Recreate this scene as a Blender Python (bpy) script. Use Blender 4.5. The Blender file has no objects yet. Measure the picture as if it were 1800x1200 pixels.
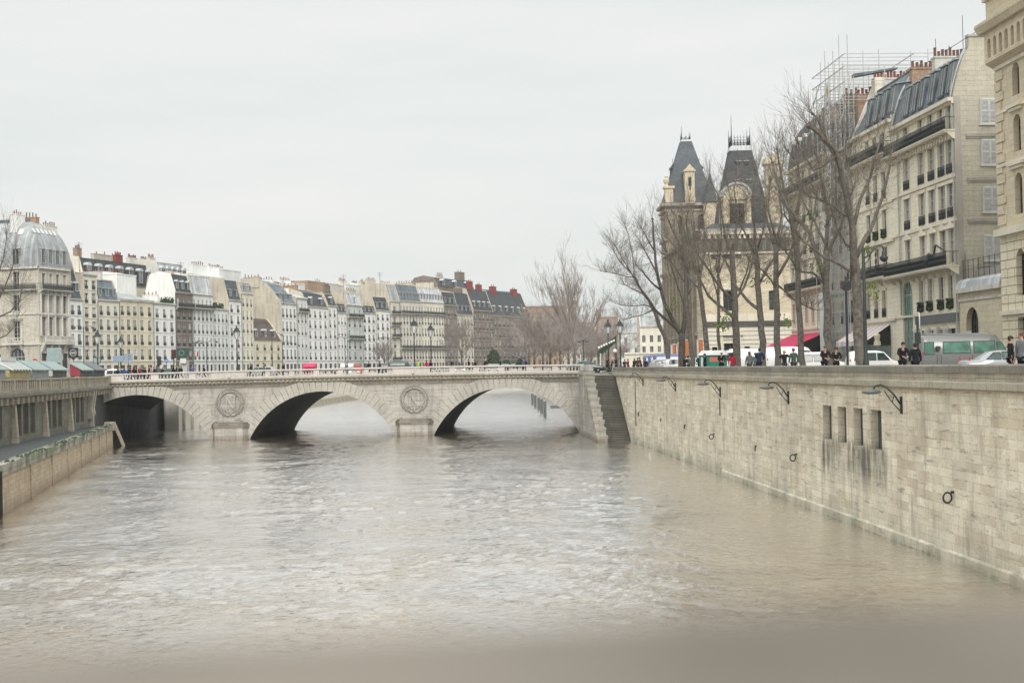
import bpy, math, random
from mathutils import Vector, Matrix
S = bpy.context.scene
COL = S.collection
PI = math.pi
R = math.radians
rnd = random.Random(7)

# ---------------------------------------------------------------- camera
EYE = Vector((0, 0, 7.9))
FPX = 2500.0
_a = math.atan(45 / FPX); _r = 0.02
CF = Vector((0, math.cos(_a), math.sin(_a)))
_U0 = Vector((0, -math.sin(_a), math.cos(_a))); _R0 = Vector((1, 0, 0))
CR = _R0 * math.cos(_r) - _U0 * math.sin(_r)
CU = _U0 * math.cos(_r) + _R0 * math.sin(_r)
cam = bpy.data.objects.new('camera', bpy.data.cameras.new('camera')); COL.objects.link(cam)
cam.data.sensor_width = 36; cam.data.lens = 50
cam.data.clip_start = 0.05; cam.data.clip_end = 6000
m = Matrix((CR, CU, -CF)).transposed().to_4x4(); m.translation = EYE
cam.matrix_world = m
cam.data.dof.use_dof = True; cam.data.dof.focus_distance = 150; cam.data.dof.aperture_fstop = 2.2
S.camera = cam

# ---------------------------------------------------------------- sky and sun
SUN_EL, SUN_AZ = 36, 172
w = bpy.data.worlds.new('World'); S.world = w; w.use_nodes = True
nt = w.node_tree; nt.nodes.clear()
def N(nt, t, **kw):
    n = nt.nodes.new(t)
    for k, v in kw.items():
        if k.startswith('i_'):
            n.inputs[int(k[2:])].default_value = v
        else:
            setattr(n, k, v)
    return n
def ramp(nt, pts, src=None):
    n = nt.nodes.new('ShaderNodeValToRGB')
    e = n.color_ramp.elements
    while len(e) < len(pts): e.new(0.5)
    for i, (p, c) in enumerate(pts):
        e[i].position = p; e[i].color = (c, c, c, 1) if not isinstance(c, tuple) else (*c[:3], 1)
    if src is not None: nt.links.new(src, n.inputs[0])
    return n
sky = N(nt, 'ShaderNodeTexSky', sky_type='NISHITA', sun_disc=False)
sky.sun_elevation = R(SUN_EL); sky.sun_rotation = R(SUN_AZ)
sky.air_density = 1.5; sky.dust_density = 4
tc = N(nt, 'ShaderNodeTexCoord')
mp = N(nt, 'ShaderNodeMapping'); mp.inputs['Scale'].default_value = (1.2, 1.2, 7)
mp.inputs['Rotation'].default_value = (0, R(4), 0)
nt.links.new(tc.outputs['Generated'], mp.inputs[0])
cn = N(nt, 'ShaderNodeTexNoise'); cn.inputs['Scale'].default_value = 1.7; cn.inputs['Detail'].default_value = 6
cn.inputs['Roughness'].default_value = 0.55
nt.links.new(mp.outputs[0], cn.inputs[0])
cr = ramp(nt, [(0.33, (0.475, 0.51, 0.50)), (0.5, (0.522, 0.536, 0.527)), (0.68, (0.57, 0.562, 0.552))], cn.outputs[0])
sc = N(nt, 'ShaderNodeVectorMath', operation='SCALE'); sc.inputs[3].default_value = 0.08
nt.links.new(sky.outputs[0], sc.inputs[0])
mx = N(nt, 'ShaderNodeMixRGB'); mx.inputs[0].default_value = 0.93
nt.links.new(sc.outputs[0], mx.inputs[1]); nt.links.new(cr.outputs[0], mx.inputs[2])
bg = N(nt, 'ShaderNodeBackground'); bg.inputs[1].default_value = 1.0
# an overcast sky is brighter overhead than near the horizon
sz_ = N(nt, 'ShaderNodeSeparateXYZ'); nt.links.new(tc.outputs['Generated'], sz_.inputs[0])
zr_ = N(nt, 'ShaderNodeMapRange', interpolation_type='SMOOTHSTEP'); nt.links.new(sz_.outputs[2], zr_.inputs[0])
zr_.inputs[1].default_value = 0.28; zr_.inputs[2].default_value = 0.9; zr_.inputs[3].default_value = 1.0; zr_.inputs[4].default_value = 2.5
zs_ = N(nt, 'ShaderNodeVectorMath', operation='SCALE'); nt.links.new(mx.outputs[0], zs_.inputs[0]); nt.links.new(zr_.outputs[0], zs_.inputs[3])
nt.links.new(zs_.outputs[0], bg.inputs[0])
wo = N(nt, 'ShaderNodeOutputWorld'); nt.links.new(bg.outputs[0], wo.inputs[0])
sl = bpy.data.lights.new('sun', 'SUN'); sl.energy = 1.35; sl.angle = R(24); sl.color = (1, 0.965, 0.92)
so = bpy.data.objects.new('sun', sl); COL.objects.link(so)
so.rotation_euler = (R(90 - SUN_EL), 0, R(180 - SUN_AZ))
S.view_settings.view_transform = 'Standard'; S.view_settings.look = 'None'
S.view_settings.exposure = 0.70; S.view_settings.gamma = 1
S.render.engine = 'CYCLES'
S.cycles.volume_bounces = 0
S.cycles.max_bounces = 6; S.cycles.transparent_max_bounces = 12

# ---------------------------------------------------------------- reading positions
def ray(px, py): return CF + CR * ((px - 900) / FPX) - CU * ((py - 600) / FPX)
def P(px, py, D):
    d = ray(px, py); return EYE + d * (D / d.y)
def G(px, py, z=0.0):
    d = ray(px, py); return EYE + d * ((z - EYE.z) / d.z)
def hy(px): return 645 - 0.02 * (px - 900)
def XP(px, D): return P(px, hy(px), D).x
def hitp(px, py, A, B):
    """where the view of (px,py) meets the upright plane through ground points A, B"""
    d = ray(px, py); n = Vector((-(B[1] - A[1]), B[0] - A[0]))
    t = (n.x * (A[0] - EYE.x) + n.y * (A[1] - EYE.y)) / (n.x * d.x + n.y * d.y)
    return EYE + d * t

# ---------------------------------------------------------------- materials
MATS = {}
def newmat(name):
    m = bpy.data.materials.new(name); m.use_nodes = True
    nt = m.node_tree; b = nt.nodes['Principled BSDF']
    MATS[name] = m
    return m, nt, b
def rgb(c): return (c[0], c[1], c[2], 1)
def paint(name, c, rough=0.6, metal=0.0, var=0.12, scale=3.0, spec=0.4, coat=0.0):
    """plain coloured surface with slight uneven tone"""
    m, nt, b = newmat(name)
    tc = N(nt, 'ShaderNodeTexCoord'); no = N(nt, 'ShaderNodeTexNoise')
    no.inputs['Scale'].default_value = scale; no.inputs['Detail'].default_value = 5
    nt.links.new(tc.outputs['Object'], no.inputs[0])
    rp = ramp(nt, [(0.3, tuple(x * (1 - var) for x in c)), (0.7, tuple(min(1, x * (1 + var)) for x in c))], no.outputs[0])
    nt.links.new(rp.outputs[0], b.inputs['Base Color'])
    b.inputs['Roughness'].default_value = rough; b.inputs['Metallic'].default_value = metal
    b.inputs['Specular IOR Level'].default_value = spec
    b.inputs['Coat Weight'].default_value = coat
    return m
def masonry(name, c1, c2, mortar, bw=0.9, bh=0.4, ms=0.012, stain=0.35, streak=0.4, sc=(0.5, 0.12), rough=0.9,
            patch=None, patch_amt=0.0, bump=0.5, offs=0.5, moss=None, base_dark=None, smear=0.35, slots=None):
    """stone courses in metres (uv), blotches, vertical streaks and, if asked, algae near the water line"""
    stain, streak, smear = stain * .62, streak * .68, smear * .75
    c1, c2, mortar = [tuple(min(.86, v * k_) for v, k_ in zip(c, (1.19, 1.165, 1.095))) for c in (c1, c2, mortar)]
    m, nt, b = newmat(name); L = nt.links.new
    uv = N(nt, 'ShaderNodeUVMap'); uv.uv_map = 'UVMap'
    bk = N(nt, 'ShaderNodeTexBrick'); bk.offset = offs; bk.squash = 1.55; bk.squash_frequency = 3; bk.offset_frequency = 3
    bk.inputs['Color1'].default_value = rgb(c1); bk.inputs['Color2'].default_value = rgb(c2)
    bk.inputs['Mortar'].default_value = rgb(mortar)
    bk.inputs['Scale'].default_value = 1; bk.inputs['Mortar Size'].default_value = ms
    bk.inputs['Mortar Smooth'].default_value = 0.3
    bk.inputs['Brick Width'].default_value = bw; bk.inputs['Row Height'].default_value = bh
    # slightly wobbly joints
    nz = N(nt, 'ShaderNodeTexNoise'); nz.inputs['Scale'].default_value = 1.3; nz.inputs['Detail'].default_value = 4; L(uv.outputs[0], nz.inputs[0])
    ad = N(nt, 'ShaderNodeMixRGB', blend_type='LINEAR_LIGHT'); ad.inputs[0].default_value = 0.03
    L(uv.outputs[0], ad.inputs[1]); L(nz.outputs[1], ad.inputs[2]); L(ad.outputs[0], bk.inputs[0])
    cur = bk.outputs[0]
    ge = N(nt, 'ShaderNodeNewGeometry')
    def mul(fac_socket, col, amt):
        nonlocal cur
        mm = N(nt, 'ShaderNodeMath', operation='MULTIPLY'); mm.inputs[1].default_value = amt
        L(fac_socket, mm.inputs[0])
        x = N(nt, 'ShaderNodeMixRGB'); L(mm.outputs[0], x.inputs[0]); L(cur, x.inputs[1])
        x.inputs[2].default_value = rgb(col); cur = x.outputs[0]
    if patch:
        n1 = N(nt, 'ShaderNodeTexBrick'); n1.offset = offs; n1.squash = 1.55; n1.squash_frequency = 3; n1.offset_frequency = 3
        n1.inputs['Color1'].default_value = (0, 0, 0, 1); n1.inputs['Color2'].default_value = (1, 1, 1, 1)
        n1.inputs['Mortar'].default_value = (0, 0, 0, 1); n1.inputs['Scale'].default_value = 1; n1.inputs['Mortar Size'].default_value = 0
        n1.inputs['Brick Width'].default_value = bw * 1.3; n1.inputs['Row Height'].default_value = bh; n1.inputs['Bias'].default_value = -0.25
        L(ad.outputs[0], n1.inputs[0])
        mul(ramp(nt, [(0.45, 0.0), (0.7, 1.0)], n1.outputs[0]).outputs[0], patch, patch_amt)
    n2 = N(nt, 'ShaderNodeTexNoise'); n2.inputs['Scale'].default_value = 0.35; n2.inputs['Detail'].default_value = 8
    n2.inputs['Roughness'].default_value = 0.65
    L(ge.outputs['Position'], n2.inputs[0])
    mul(ramp(nt, [(0.42, 0.0), (0.72, 1.0)], n2.outputs[0]).outputs[0], (c1[0] * .38, c1[1] * .38, c1[2] * .38), stain)
    mpn = N(nt, 'ShaderNodeMapping'); mpn.inputs['Scale'].default_value = (sc[0] * 6, sc[1] * 2, 1); L(uv.outputs[0], mpn.inputs[0])
    n3 = N(nt, 'ShaderNodeTexNoise'); n3.inputs['Scale'].default_value = 1.0; n3.inputs['Detail'].default_value = 7
    n3.inputs['Roughness'].default_value = 0.7; L(mpn.outputs[0], n3.inputs[0])
    mul(ramp(nt, [(0.5, 0.0), (0.68, 1.0)], n3.outputs[0]).outputs[0], (c1[0] * .3, c1[1] * .3, c1[2] * .3), streak)
    n4 = N(nt, 'ShaderNodeTexNoise'); n4.inputs['Scale'].default_value = 9; n4.inputs['Detail'].default_value = 6
    L(ge.outputs['Position'], n4.inputs[0])
    mul(ramp(nt, [(0.4, 0.0), (0.7, 1.0)], n4.outputs[0]).outputs[0], (c1[0] * .6, c1[1] * .6, c1[2] * .6), 0.35)
    # broken dark joints and short sooty smears along the courses
    mpj = N(nt, 'ShaderNodeMapping'); mpj.inputs['Scale'].default_value = (0.6, 4.2, 1); L(uv.outputs[0], mpj.inputs[0])
    n5 = N(nt, 'ShaderNodeTexNoise'); n5.inputs['Scale'].default_value = 1.0; n5.inputs['Detail'].default_value = 5
    n5.inputs['Roughness'].default_value = 0.7; L(mpj.outputs[0], n5.inputs[0])
    mul(ramp(nt, [(0.56, 0.0), (0.66, 1.0)], n5.outputs[0]).outputs[0], (c1[0] * .36, c1[1] * .36, c1[2] * .36), min(.8, smear))
    mj = N(nt, 'ShaderNodeMath', operation='MULTIPLY'); L(bk.outputs[1], mj.inputs[0]); L(ramp(nt, [(0.42, 0.0), (0.6, 1.0)], n4.outputs[0]).outputs[0], mj.inputs[1])
    mul(mj.outputs[0], (c1[0] * .22, c1[1] * .22, c1[2] * .22), .75)
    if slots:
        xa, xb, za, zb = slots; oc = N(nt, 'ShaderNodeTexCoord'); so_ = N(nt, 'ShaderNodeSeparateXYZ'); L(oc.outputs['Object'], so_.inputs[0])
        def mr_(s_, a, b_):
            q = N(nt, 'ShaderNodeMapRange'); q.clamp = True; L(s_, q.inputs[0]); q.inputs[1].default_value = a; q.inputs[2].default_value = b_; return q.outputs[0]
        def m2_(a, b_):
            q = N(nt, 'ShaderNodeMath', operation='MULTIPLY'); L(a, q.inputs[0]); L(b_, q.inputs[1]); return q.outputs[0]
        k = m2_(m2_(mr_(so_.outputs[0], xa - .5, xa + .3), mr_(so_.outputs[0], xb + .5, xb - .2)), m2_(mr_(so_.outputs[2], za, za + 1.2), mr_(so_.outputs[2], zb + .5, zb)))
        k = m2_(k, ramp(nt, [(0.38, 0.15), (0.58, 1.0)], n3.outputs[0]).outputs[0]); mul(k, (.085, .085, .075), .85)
    if moss or base_dark:
        sx = N(nt, 'ShaderNodeSeparateXYZ'); L(ge.outputs['Position'], sx.inputs[0])
        if base_dark:
            z0, z1, colr, amt = base_dark
            mr = N(nt, 'ShaderNodeMapRange'); L(sx.outputs[2], mr.inputs[0])
            mr.inputs[1].default_value = z1; mr.inputs[2].default_value = z0; mr.inputs[3].default_value = 0; mr.inputs[4].default_value = 1
            m2 = N(nt, 'ShaderNodeMath', operation='MULTIPLY'); L(mr.outputs[0], m2.inputs[0])
            L(ramp(nt, [(0.3, 0.3), (0.6, 1.0)], n3.outputs[0]).outputs[0], m2.inputs[1]); mul(m2.outputs[0], colr, amt)
        if moss:
            z0, z1, amt = moss
            mr = N(nt, 'ShaderNodeMapRange'); L(sx.outputs[2], mr.inputs[0])
            mr.inputs[1].default_value = z0; mr.inputs[2].default_value = z1; mr.inputs[3].default_value = 0; mr.inputs[4].default_value = 1
            m2 = N(nt, 'ShaderNodeMath', operation='MULTIPLY'); L(mr.outputs[0], m2.inputs[0])
            L(ramp(nt, [(0.42, 0.0), (0.58, 1.0)], n2.outputs[0]).outputs[0], m2.inputs[1]); mul(m2.outputs[0], (0.06, 0.09, 0.03), amt)
    L(cur, b.inputs['Base Color']); b.inputs['Roughness'].default_value = rough
    b.inputs['Specular IOR Level'].default_value = 0.25
    bp = N(nt, 'ShaderNodeBump'); bp.inputs['Strength'].default_value = bump; bp.inputs['Distance'].default_value = 0.03
    inv = N(nt, 'ShaderNodeMath', operation='SUBTRACT'); inv.inputs[0].default_value = 1; L(bk.outputs[1], inv.inputs[1])
    hh = N(nt, 'ShaderNodeMath', operation='ADD'); L(inv.outputs[0], hh.inputs[0]); L(n4.outputs[0], hh.inputs[1])
    L(hh.outputs[0], bp.inputs['Height']); L(bp.outputs[0], b.inputs['Normal'])
    return m
def plaster(name, c, dirt=0.25, var=0.08, streak=0.3):
    c = tuple(min(.86, v * 1.06) for v in c); streak *= 1.1; dirt *= 1.1
    m, nt, b = newmat(name); L = nt.links.new
    ge = N(nt, 'ShaderNodeNewGeometry'); uv = N(nt, 'ShaderNodeUVMap'); uv.uv_map = 'UVMap'
    n1 = N(nt, 'ShaderNodeTexNoise'); n1.inputs['Scale'].default_value = 0.25; n1.inputs['Detail'].default_value = 9
    n1.inputs['Roughness'].default_value = 0.65; L(ge.outputs['Position'], n1.inputs[0])
    r1 = ramp(nt, [(0.3, tuple(x * (1 - dirt) for x in c)), (0.6, c)], n1.outputs[0])
    mpn = N(nt, 'ShaderNodeMapping'); mpn.inputs['Scale'].default_value = (1.6, 0.12, 1); L(uv.outputs[0], mpn.inputs[0])
    n3 = N(nt, 'ShaderNodeTexNoise'); n3.inputs['Scale'].default_value = 1.0; n3.inputs['Detail'].default_value = 6; L(mpn.outputs[0], n3.inputs[0])
    r3 = ramp(nt, [(0.5, 0.0), (0.72, streak)], n3.outputs[0])
    x = N(nt, 'ShaderNodeMixRGB'); L(r3.outputs[0], x.inputs[0]); L(r1.outputs[0], x.inputs[1])
    x.inputs[2].default_value = (c[0] * .45, c[1] * .45, c[2] * .45, 1)
    L(x.outputs[0], b.inputs['Base Color']); b.inputs['Roughness'].default_value = 0.9
    b.inputs['Specular IOR Level'].default_value = 0.2
    return m
def roofing(name, c, bw, bh, ms, mort, rough=0.5, metal=0.0, var=0.25):
    m, nt, b = newmat(name); L = nt.links.new
    uv = N(nt, 'ShaderNodeUVMap'); uv.uv_map = 'UVMap'
    bk = N(nt, 'ShaderNodeTexBrick'); bk.offset = 0.5 if bh < 1 else 0.0
    bk.inputs['Color1'].default_value = rgb([x * (1 - var) for x in c]); bk.inputs['Color2'].default_value = rgb([x * (1 + var) for x in c])
    bk.inputs['Mortar'].default_value = rgb(mort); bk.inputs['Scale'].default_value = 1; bk.inputs['Mortar Size'].default_value = ms
    bk.inputs['Brick Width'].default_value = bw; bk.inputs['Row Height'].default_value = bh
    L(uv.outputs[0], bk.inputs[0])
    ge = N(nt, 'ShaderNodeNewGeometry')
    n1 = N(nt, 'ShaderNodeTexNoise'); n1.inputs['Scale'].default_value = 0.6; n1.inputs['Detail'].default_value = 7; L(ge.outputs['Position'], n1.inputs[0])
    x = N(nt, 'ShaderNodeMixRGB', blend_type='MULTIPLY'); x.inputs[0].default_value = 1
    L(bk.outputs[0], x.inputs[1]); L(ramp(nt, [(0.3, 0.7), (0.7, 1.15)], n1.outputs[0]).outputs[0], x.inputs[2])
    L(x.outputs[0], b.inputs['Base Color']); b.inputs['Roughness'].default_value = rough; b.inputs['Metallic'].default_value = metal
    return m
def glazing(name, dark, light, lo=0.35, hi=0.8, rough=0.08):
    """window glass: each pane its own tone (curtain or dark room behind)"""
    m, nt, b = newmat(name); L = nt.links.new
    oi = N(nt, 'ShaderNodeObjectInfo')
    rp = ramp(nt, [(lo, dark), (hi, light)], oi.outputs['Random'])
    tc = N(nt, 'ShaderNodeTexCoord'); n1 = N(nt, 'ShaderNodeTexNoise'); n1.inputs['Scale'].default_value = 1.6
    L(tc.outputs['Object'], n1.inputs[0])
    x = N(nt, 'ShaderNodeMixRGB', blend_type='MULTIPLY'); x.inputs[0].default_value = 1; L(rp.outputs[0], x.inputs[1])
    L(ramp(nt, [(0.35, 0.6), (0.65, 1.2)], n1.outputs[0]).outputs[0], x.inputs[2])
    L(x.outputs[0], b.inputs['Base Color']); b.inputs['Roughness'].default_value = rough
    return m

masonry('ashlar_shaded', (0.33, 0.295, 0.24), (0.39, 0.35, 0.29), (0.22, 0.2, 0.16), 1.0, 0.42, 0.01, stain=0.5, streak=0.5)  # palace river side and left tower: shade put into the darker stone colour
masonry('bridge_stone', (0.345, 0.338, 0.325), (0.43, 0.42, 0.405), (0.33, 0.31, 0.27), 1.1, 0.42, 0.012, stain=0.75, streak=0.9, sc=(0.25, 0.1), smear=0.9, patch=(0.36, 0.32, 0.30), patch_amt=0.4, base_dark=(0.1, 0.7, (0.16, 0.13, 0.09), 0.8))
masonry('voussoir_stone', (0.375, 0.367, 0.348), (0.43, 0.42, 0.40), (0.5, 0.47, 0.4), 5, 5, 0.0, stain=0.65, streak=0.6, smear=.5, base_dark=(0.1, 0.7, (0.16, 0.13, 0.09), 0.7))
masonry('balustrade_stone', (0.46, 0.44, 0.435), (0.53, 0.505, 0.50), (0.4, 0.38, 0.35), 2.2, 5, 0.006, stain=0.4, streak=0.4)
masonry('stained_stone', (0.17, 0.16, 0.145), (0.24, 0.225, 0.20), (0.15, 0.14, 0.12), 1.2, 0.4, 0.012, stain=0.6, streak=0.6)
masonry('cornice_stone', (0.29, 0.28, 0.25), (0.34, 0.325, 0.29), (0.24, 0.22, 0.2), 1.4, 5, 0.01, stain=0.5, streak=0.65)
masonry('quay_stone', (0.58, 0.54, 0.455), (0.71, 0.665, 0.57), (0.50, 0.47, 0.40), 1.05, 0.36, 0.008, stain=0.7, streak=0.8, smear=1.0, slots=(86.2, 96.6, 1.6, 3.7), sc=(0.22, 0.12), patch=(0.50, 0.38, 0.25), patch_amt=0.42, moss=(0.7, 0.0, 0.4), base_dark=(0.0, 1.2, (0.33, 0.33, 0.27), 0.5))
masonry('parapet_stone', (0.31, 0.295, 0.25), (0.42, 0.39, 0.33), (0.22, 0.2, 0.17), 1.4, 0.42, 0.012, stain=0.55, streak=0.6, patch=(0.42, 0.31, 0.24), patch_amt=0.4)
masonry('coping_stone', (0.17, 0.165, 0.15), (0.24, 0.23, 0.20), (0.15, 0.14, 0.12), 1.9, 5, 0.012, stain=0.6, streak=0.7)
masonry('low_wall_stone', (0.34, 0.285, 0.22), (0.42, 0.36, 0.28), (0.34, 0.29, 0.24), 0.9, 0.3, 0.012, stain=0.35, streak=0.45, patch=(0.52, 0.36, 0.24), patch_amt=0.35, base_dark=(0.0, 0.8, (0.20, 0.15, 0.10), 0.9))
masonry('mossy_coping', (0.27, 0.27, 0.25), (0.34, 0.33, 0.30), (0.12, 0.12, 0.1), 1.3, 0.5, 0.015, stain=0.6, streak=0.6, moss=(1.5, 2.4, .7))
masonry('grey_quay_stone', (0.15, 0.15, 0.13), (0.205, 0.2, 0.175), (0.2, 0.19, 0.17), 1.2, 0.45, 0.01, stain=0.5, streak=0.5)
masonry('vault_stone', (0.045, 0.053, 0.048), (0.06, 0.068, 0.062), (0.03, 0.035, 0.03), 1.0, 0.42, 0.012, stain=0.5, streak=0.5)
masonry('dark_stone', (0.085, 0.085, 0.078), (0.12, 0.115, 0.105), (0.1, 0.1, 0.09), 1.2, 0.45, 0.01, stain=0.5, streak=0.5)
masonry('ashlar_cream', (0.69, 0.64, 0.53), (0.74, 0.69, 0.58), (0.5, 0.44, 0.34), 1.1, 0.42, 0.008, stain=0.3, streak=0.3)
masonry('ashlar_pale', (0.46, 0.435, 0.385), (0.53, 0.50, 0.445), (0.36, 0.34, 0.29), 1.1, 0.42, 0.01, stain=0.6, streak=0.75)
masonry('ashlar_warm', (0.52, 0.46, 0.355), (0.58, 0.52, 0.41), (0.5, 0.42, 0.3), 1.0, 0.42, 0.01, stain=0.28, streak=0.3)
masonry('ashlar_grey', (0.43, 0.41, 0.35), (0.48, 0.455, 0.395), (0.33, 0.30, 0.26), 1.0, 0.4, 0.008, stain=0.3, streak=0.3)
masonry('rusticated', (0.66, 0.62, 0.55), (0.70, 0.66, 0.58), (0.14, 0.13, 0.11), 60, 0.62, 0.05, stain=0.2, streak=0.25, bump=1.0)
masonry('rusticated_block', (0.66, 0.60, 0.47), (0.71, 0.65, 0.52), (0.22, 0.19, 0.14), 1.2, 0.6, 0.03, stain=0.2, streak=0.25, bump=1.0)
masonry('brick_brown', (0.30, 0.20, 0.145), (0.36, 0.24, 0.17), (0.4, 0.34, 0.27), 0.5, 0.16, 0.02, stain=0.3, streak=0.3)
masonry('brick_sooty', (0.17, 0.145, 0.125), (0.22, 0.19, 0.16), (0.2, 0.18, 0.16), 0.5, 0.2, 0.02, stain=0.4, streak=0.4)
masonry('brick_red', (0.20, 0.045, 0.042), (0.24, 0.055, 0.05), (0.3, 0.15, 0.12), 0.5, 0.2, 0.02, stain=0.3, streak=0.3)
plaster('plaster_white', (0.74, 0.735, 0.70), 0.10)
plaster('plaster_cool', (0.66, 0.675, 0.645), 0.14)
plaster('plaster_cream', (0.69, 0.65, 0.54), 0.14)
plaster('plaster_yellow', (0.65, 0.59, 0.445), 0.12)
plaster('plaster_grey', (0.58, 0.56, 0.51), 0.2)
plaster('plaster_tan', (0.52, 0.47, 0.38), 0.25, streak=0.6)
plaster('plaster_green', (0.54, 0.57, 0.535), 0.2)
plaster('stone_old', (0.25, 0.21, 0.175), 0.3, streak=0.6)
plaster('stone_haussmann', (0.62, 0.58, 0.49), 0.22, streak=0.4)
plaster('stone_brownish', (0.22, 0.18, 0.15), 0.3, streak=0.5)
plaster('trim_pale', (0.60, 0.575, 0.51), 0.3, streak=.6)
plaster('trim_cream', (0.70, 0.64, 0.52), 0.2)
plaster('trim_grey', (0.42, 0.39, 0.34), 0.3)
roofing('zinc', (0.33, 0.345, 0.345), 0.55, 50, 0.03, (0.2, 0.22, 0.235), 0.5)
roofing('zinc_blue', (0.12, 0.15, 0.17), 0.55, 50, 0.03, (0.07, 0.09, 0.10), 0.55)
roofing('zinc_pale', (0.48, 0.50, 0.51), 0.55, 50, 0.03, (0.33, 0.35, 0.36), 0.5)
roofing('slate', (0.05, 0.056, 0.062), 0.3, 0.22, 0.012, (0.03, 0.033, 0.036), 0.7)
roofing('slate_blue', (0.07, 0.082, 0.095), 0.3, 0.22, 0.012, (0.05, 0.06, 0.07), 0.65)
roofing('roof_tile', (0.12, 0.085, 0.075), 0.3, 0.3, 0.03, (0.05, 0.04, 0.04), 0.8)
paint('near_parapet_stone', (0.20, 0.178, 0.15), 0.95, var=.45, scale=2.2, spec=.1)
paint('lead_white', (0.44, 0.455, 0.455), 0.5)
paint('iron', (0.022, 0.028, 0.028), 0.5)
paint('iron_grey', (0.10, 0.11, 0.11), 0.5)
paint('frame_white', (0.58, 0.58, 0.56), 0.5)
paint('frame_grey', (0.42, 0.42, 0.40), 0.5)
paint('frame_brown', (0.13, 0.09, 0.07), 0.5)
paint('shutter_white', (0.47, 0.47, 0.465), 0.6)
paint('terracotta', (0.22, 0.075, 0.055), 0.8, var=0.35)
paint('terracotta_dark', (0.14, 0.07, 0.055), 0.8, var=0.35)
glazing('glass', (0.035, 0.039, 0.04), (0.20, 0.20, 0.19), 0.35, 1.0)
glazing('glass_dark', (0.012, 0.015, 0.016), (0.07, 0.08, 0.08), 0.2, 0.9)
glazing('glass_curtain', (0.10, 0.10, 0.095), (0.40, 0.39, 0.36), 0.1, 0.9)
glazing('glass_green', (0.09, 0.20, 0.15), (0.14, 0.30, 0.22), 0.1, 0.9)
glazing('glass_car', (0.03, 0.045, 0.045), (0.06, 0.10, 0.09), 0.1, 0.9)
paint('black_cloth', (0.018, 0.019, 0.022), 0.95, spec=0.1)
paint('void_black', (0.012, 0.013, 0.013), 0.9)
paint('tarmac', (0.075, 0.078, 0.078), 0.9, var=0.25, scale=0.8)
paint('pavement', (0.33, 0.32, 0.30), 0.9, var=0.15, scale=0.6)
paint('cobble_grey', (0.05, 0.056, 0.056), 0.85, var=0.35, scale=2)
paint('bark', (0.12, 0.107, 0.09), 0.95, var=0.45, scale=5)
paint('bark_dark', (0.085, 0.075, 0.065), 0.95, var=0.4, scale=4)
paint('twig', (0.155, 0.135, 0.11), 0.95, var=0.2)
paint('twig_mauve', (0.27, 0.235, 0.21), 0.95, var=0.25, scale=0.3)
paint('leaf', (0.115, 0.15, 0.03), 0.8, var=0.4)
paint('leaf_dark', (0.03, 0.055, 0.022), 0.8, var=0.5)

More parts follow.
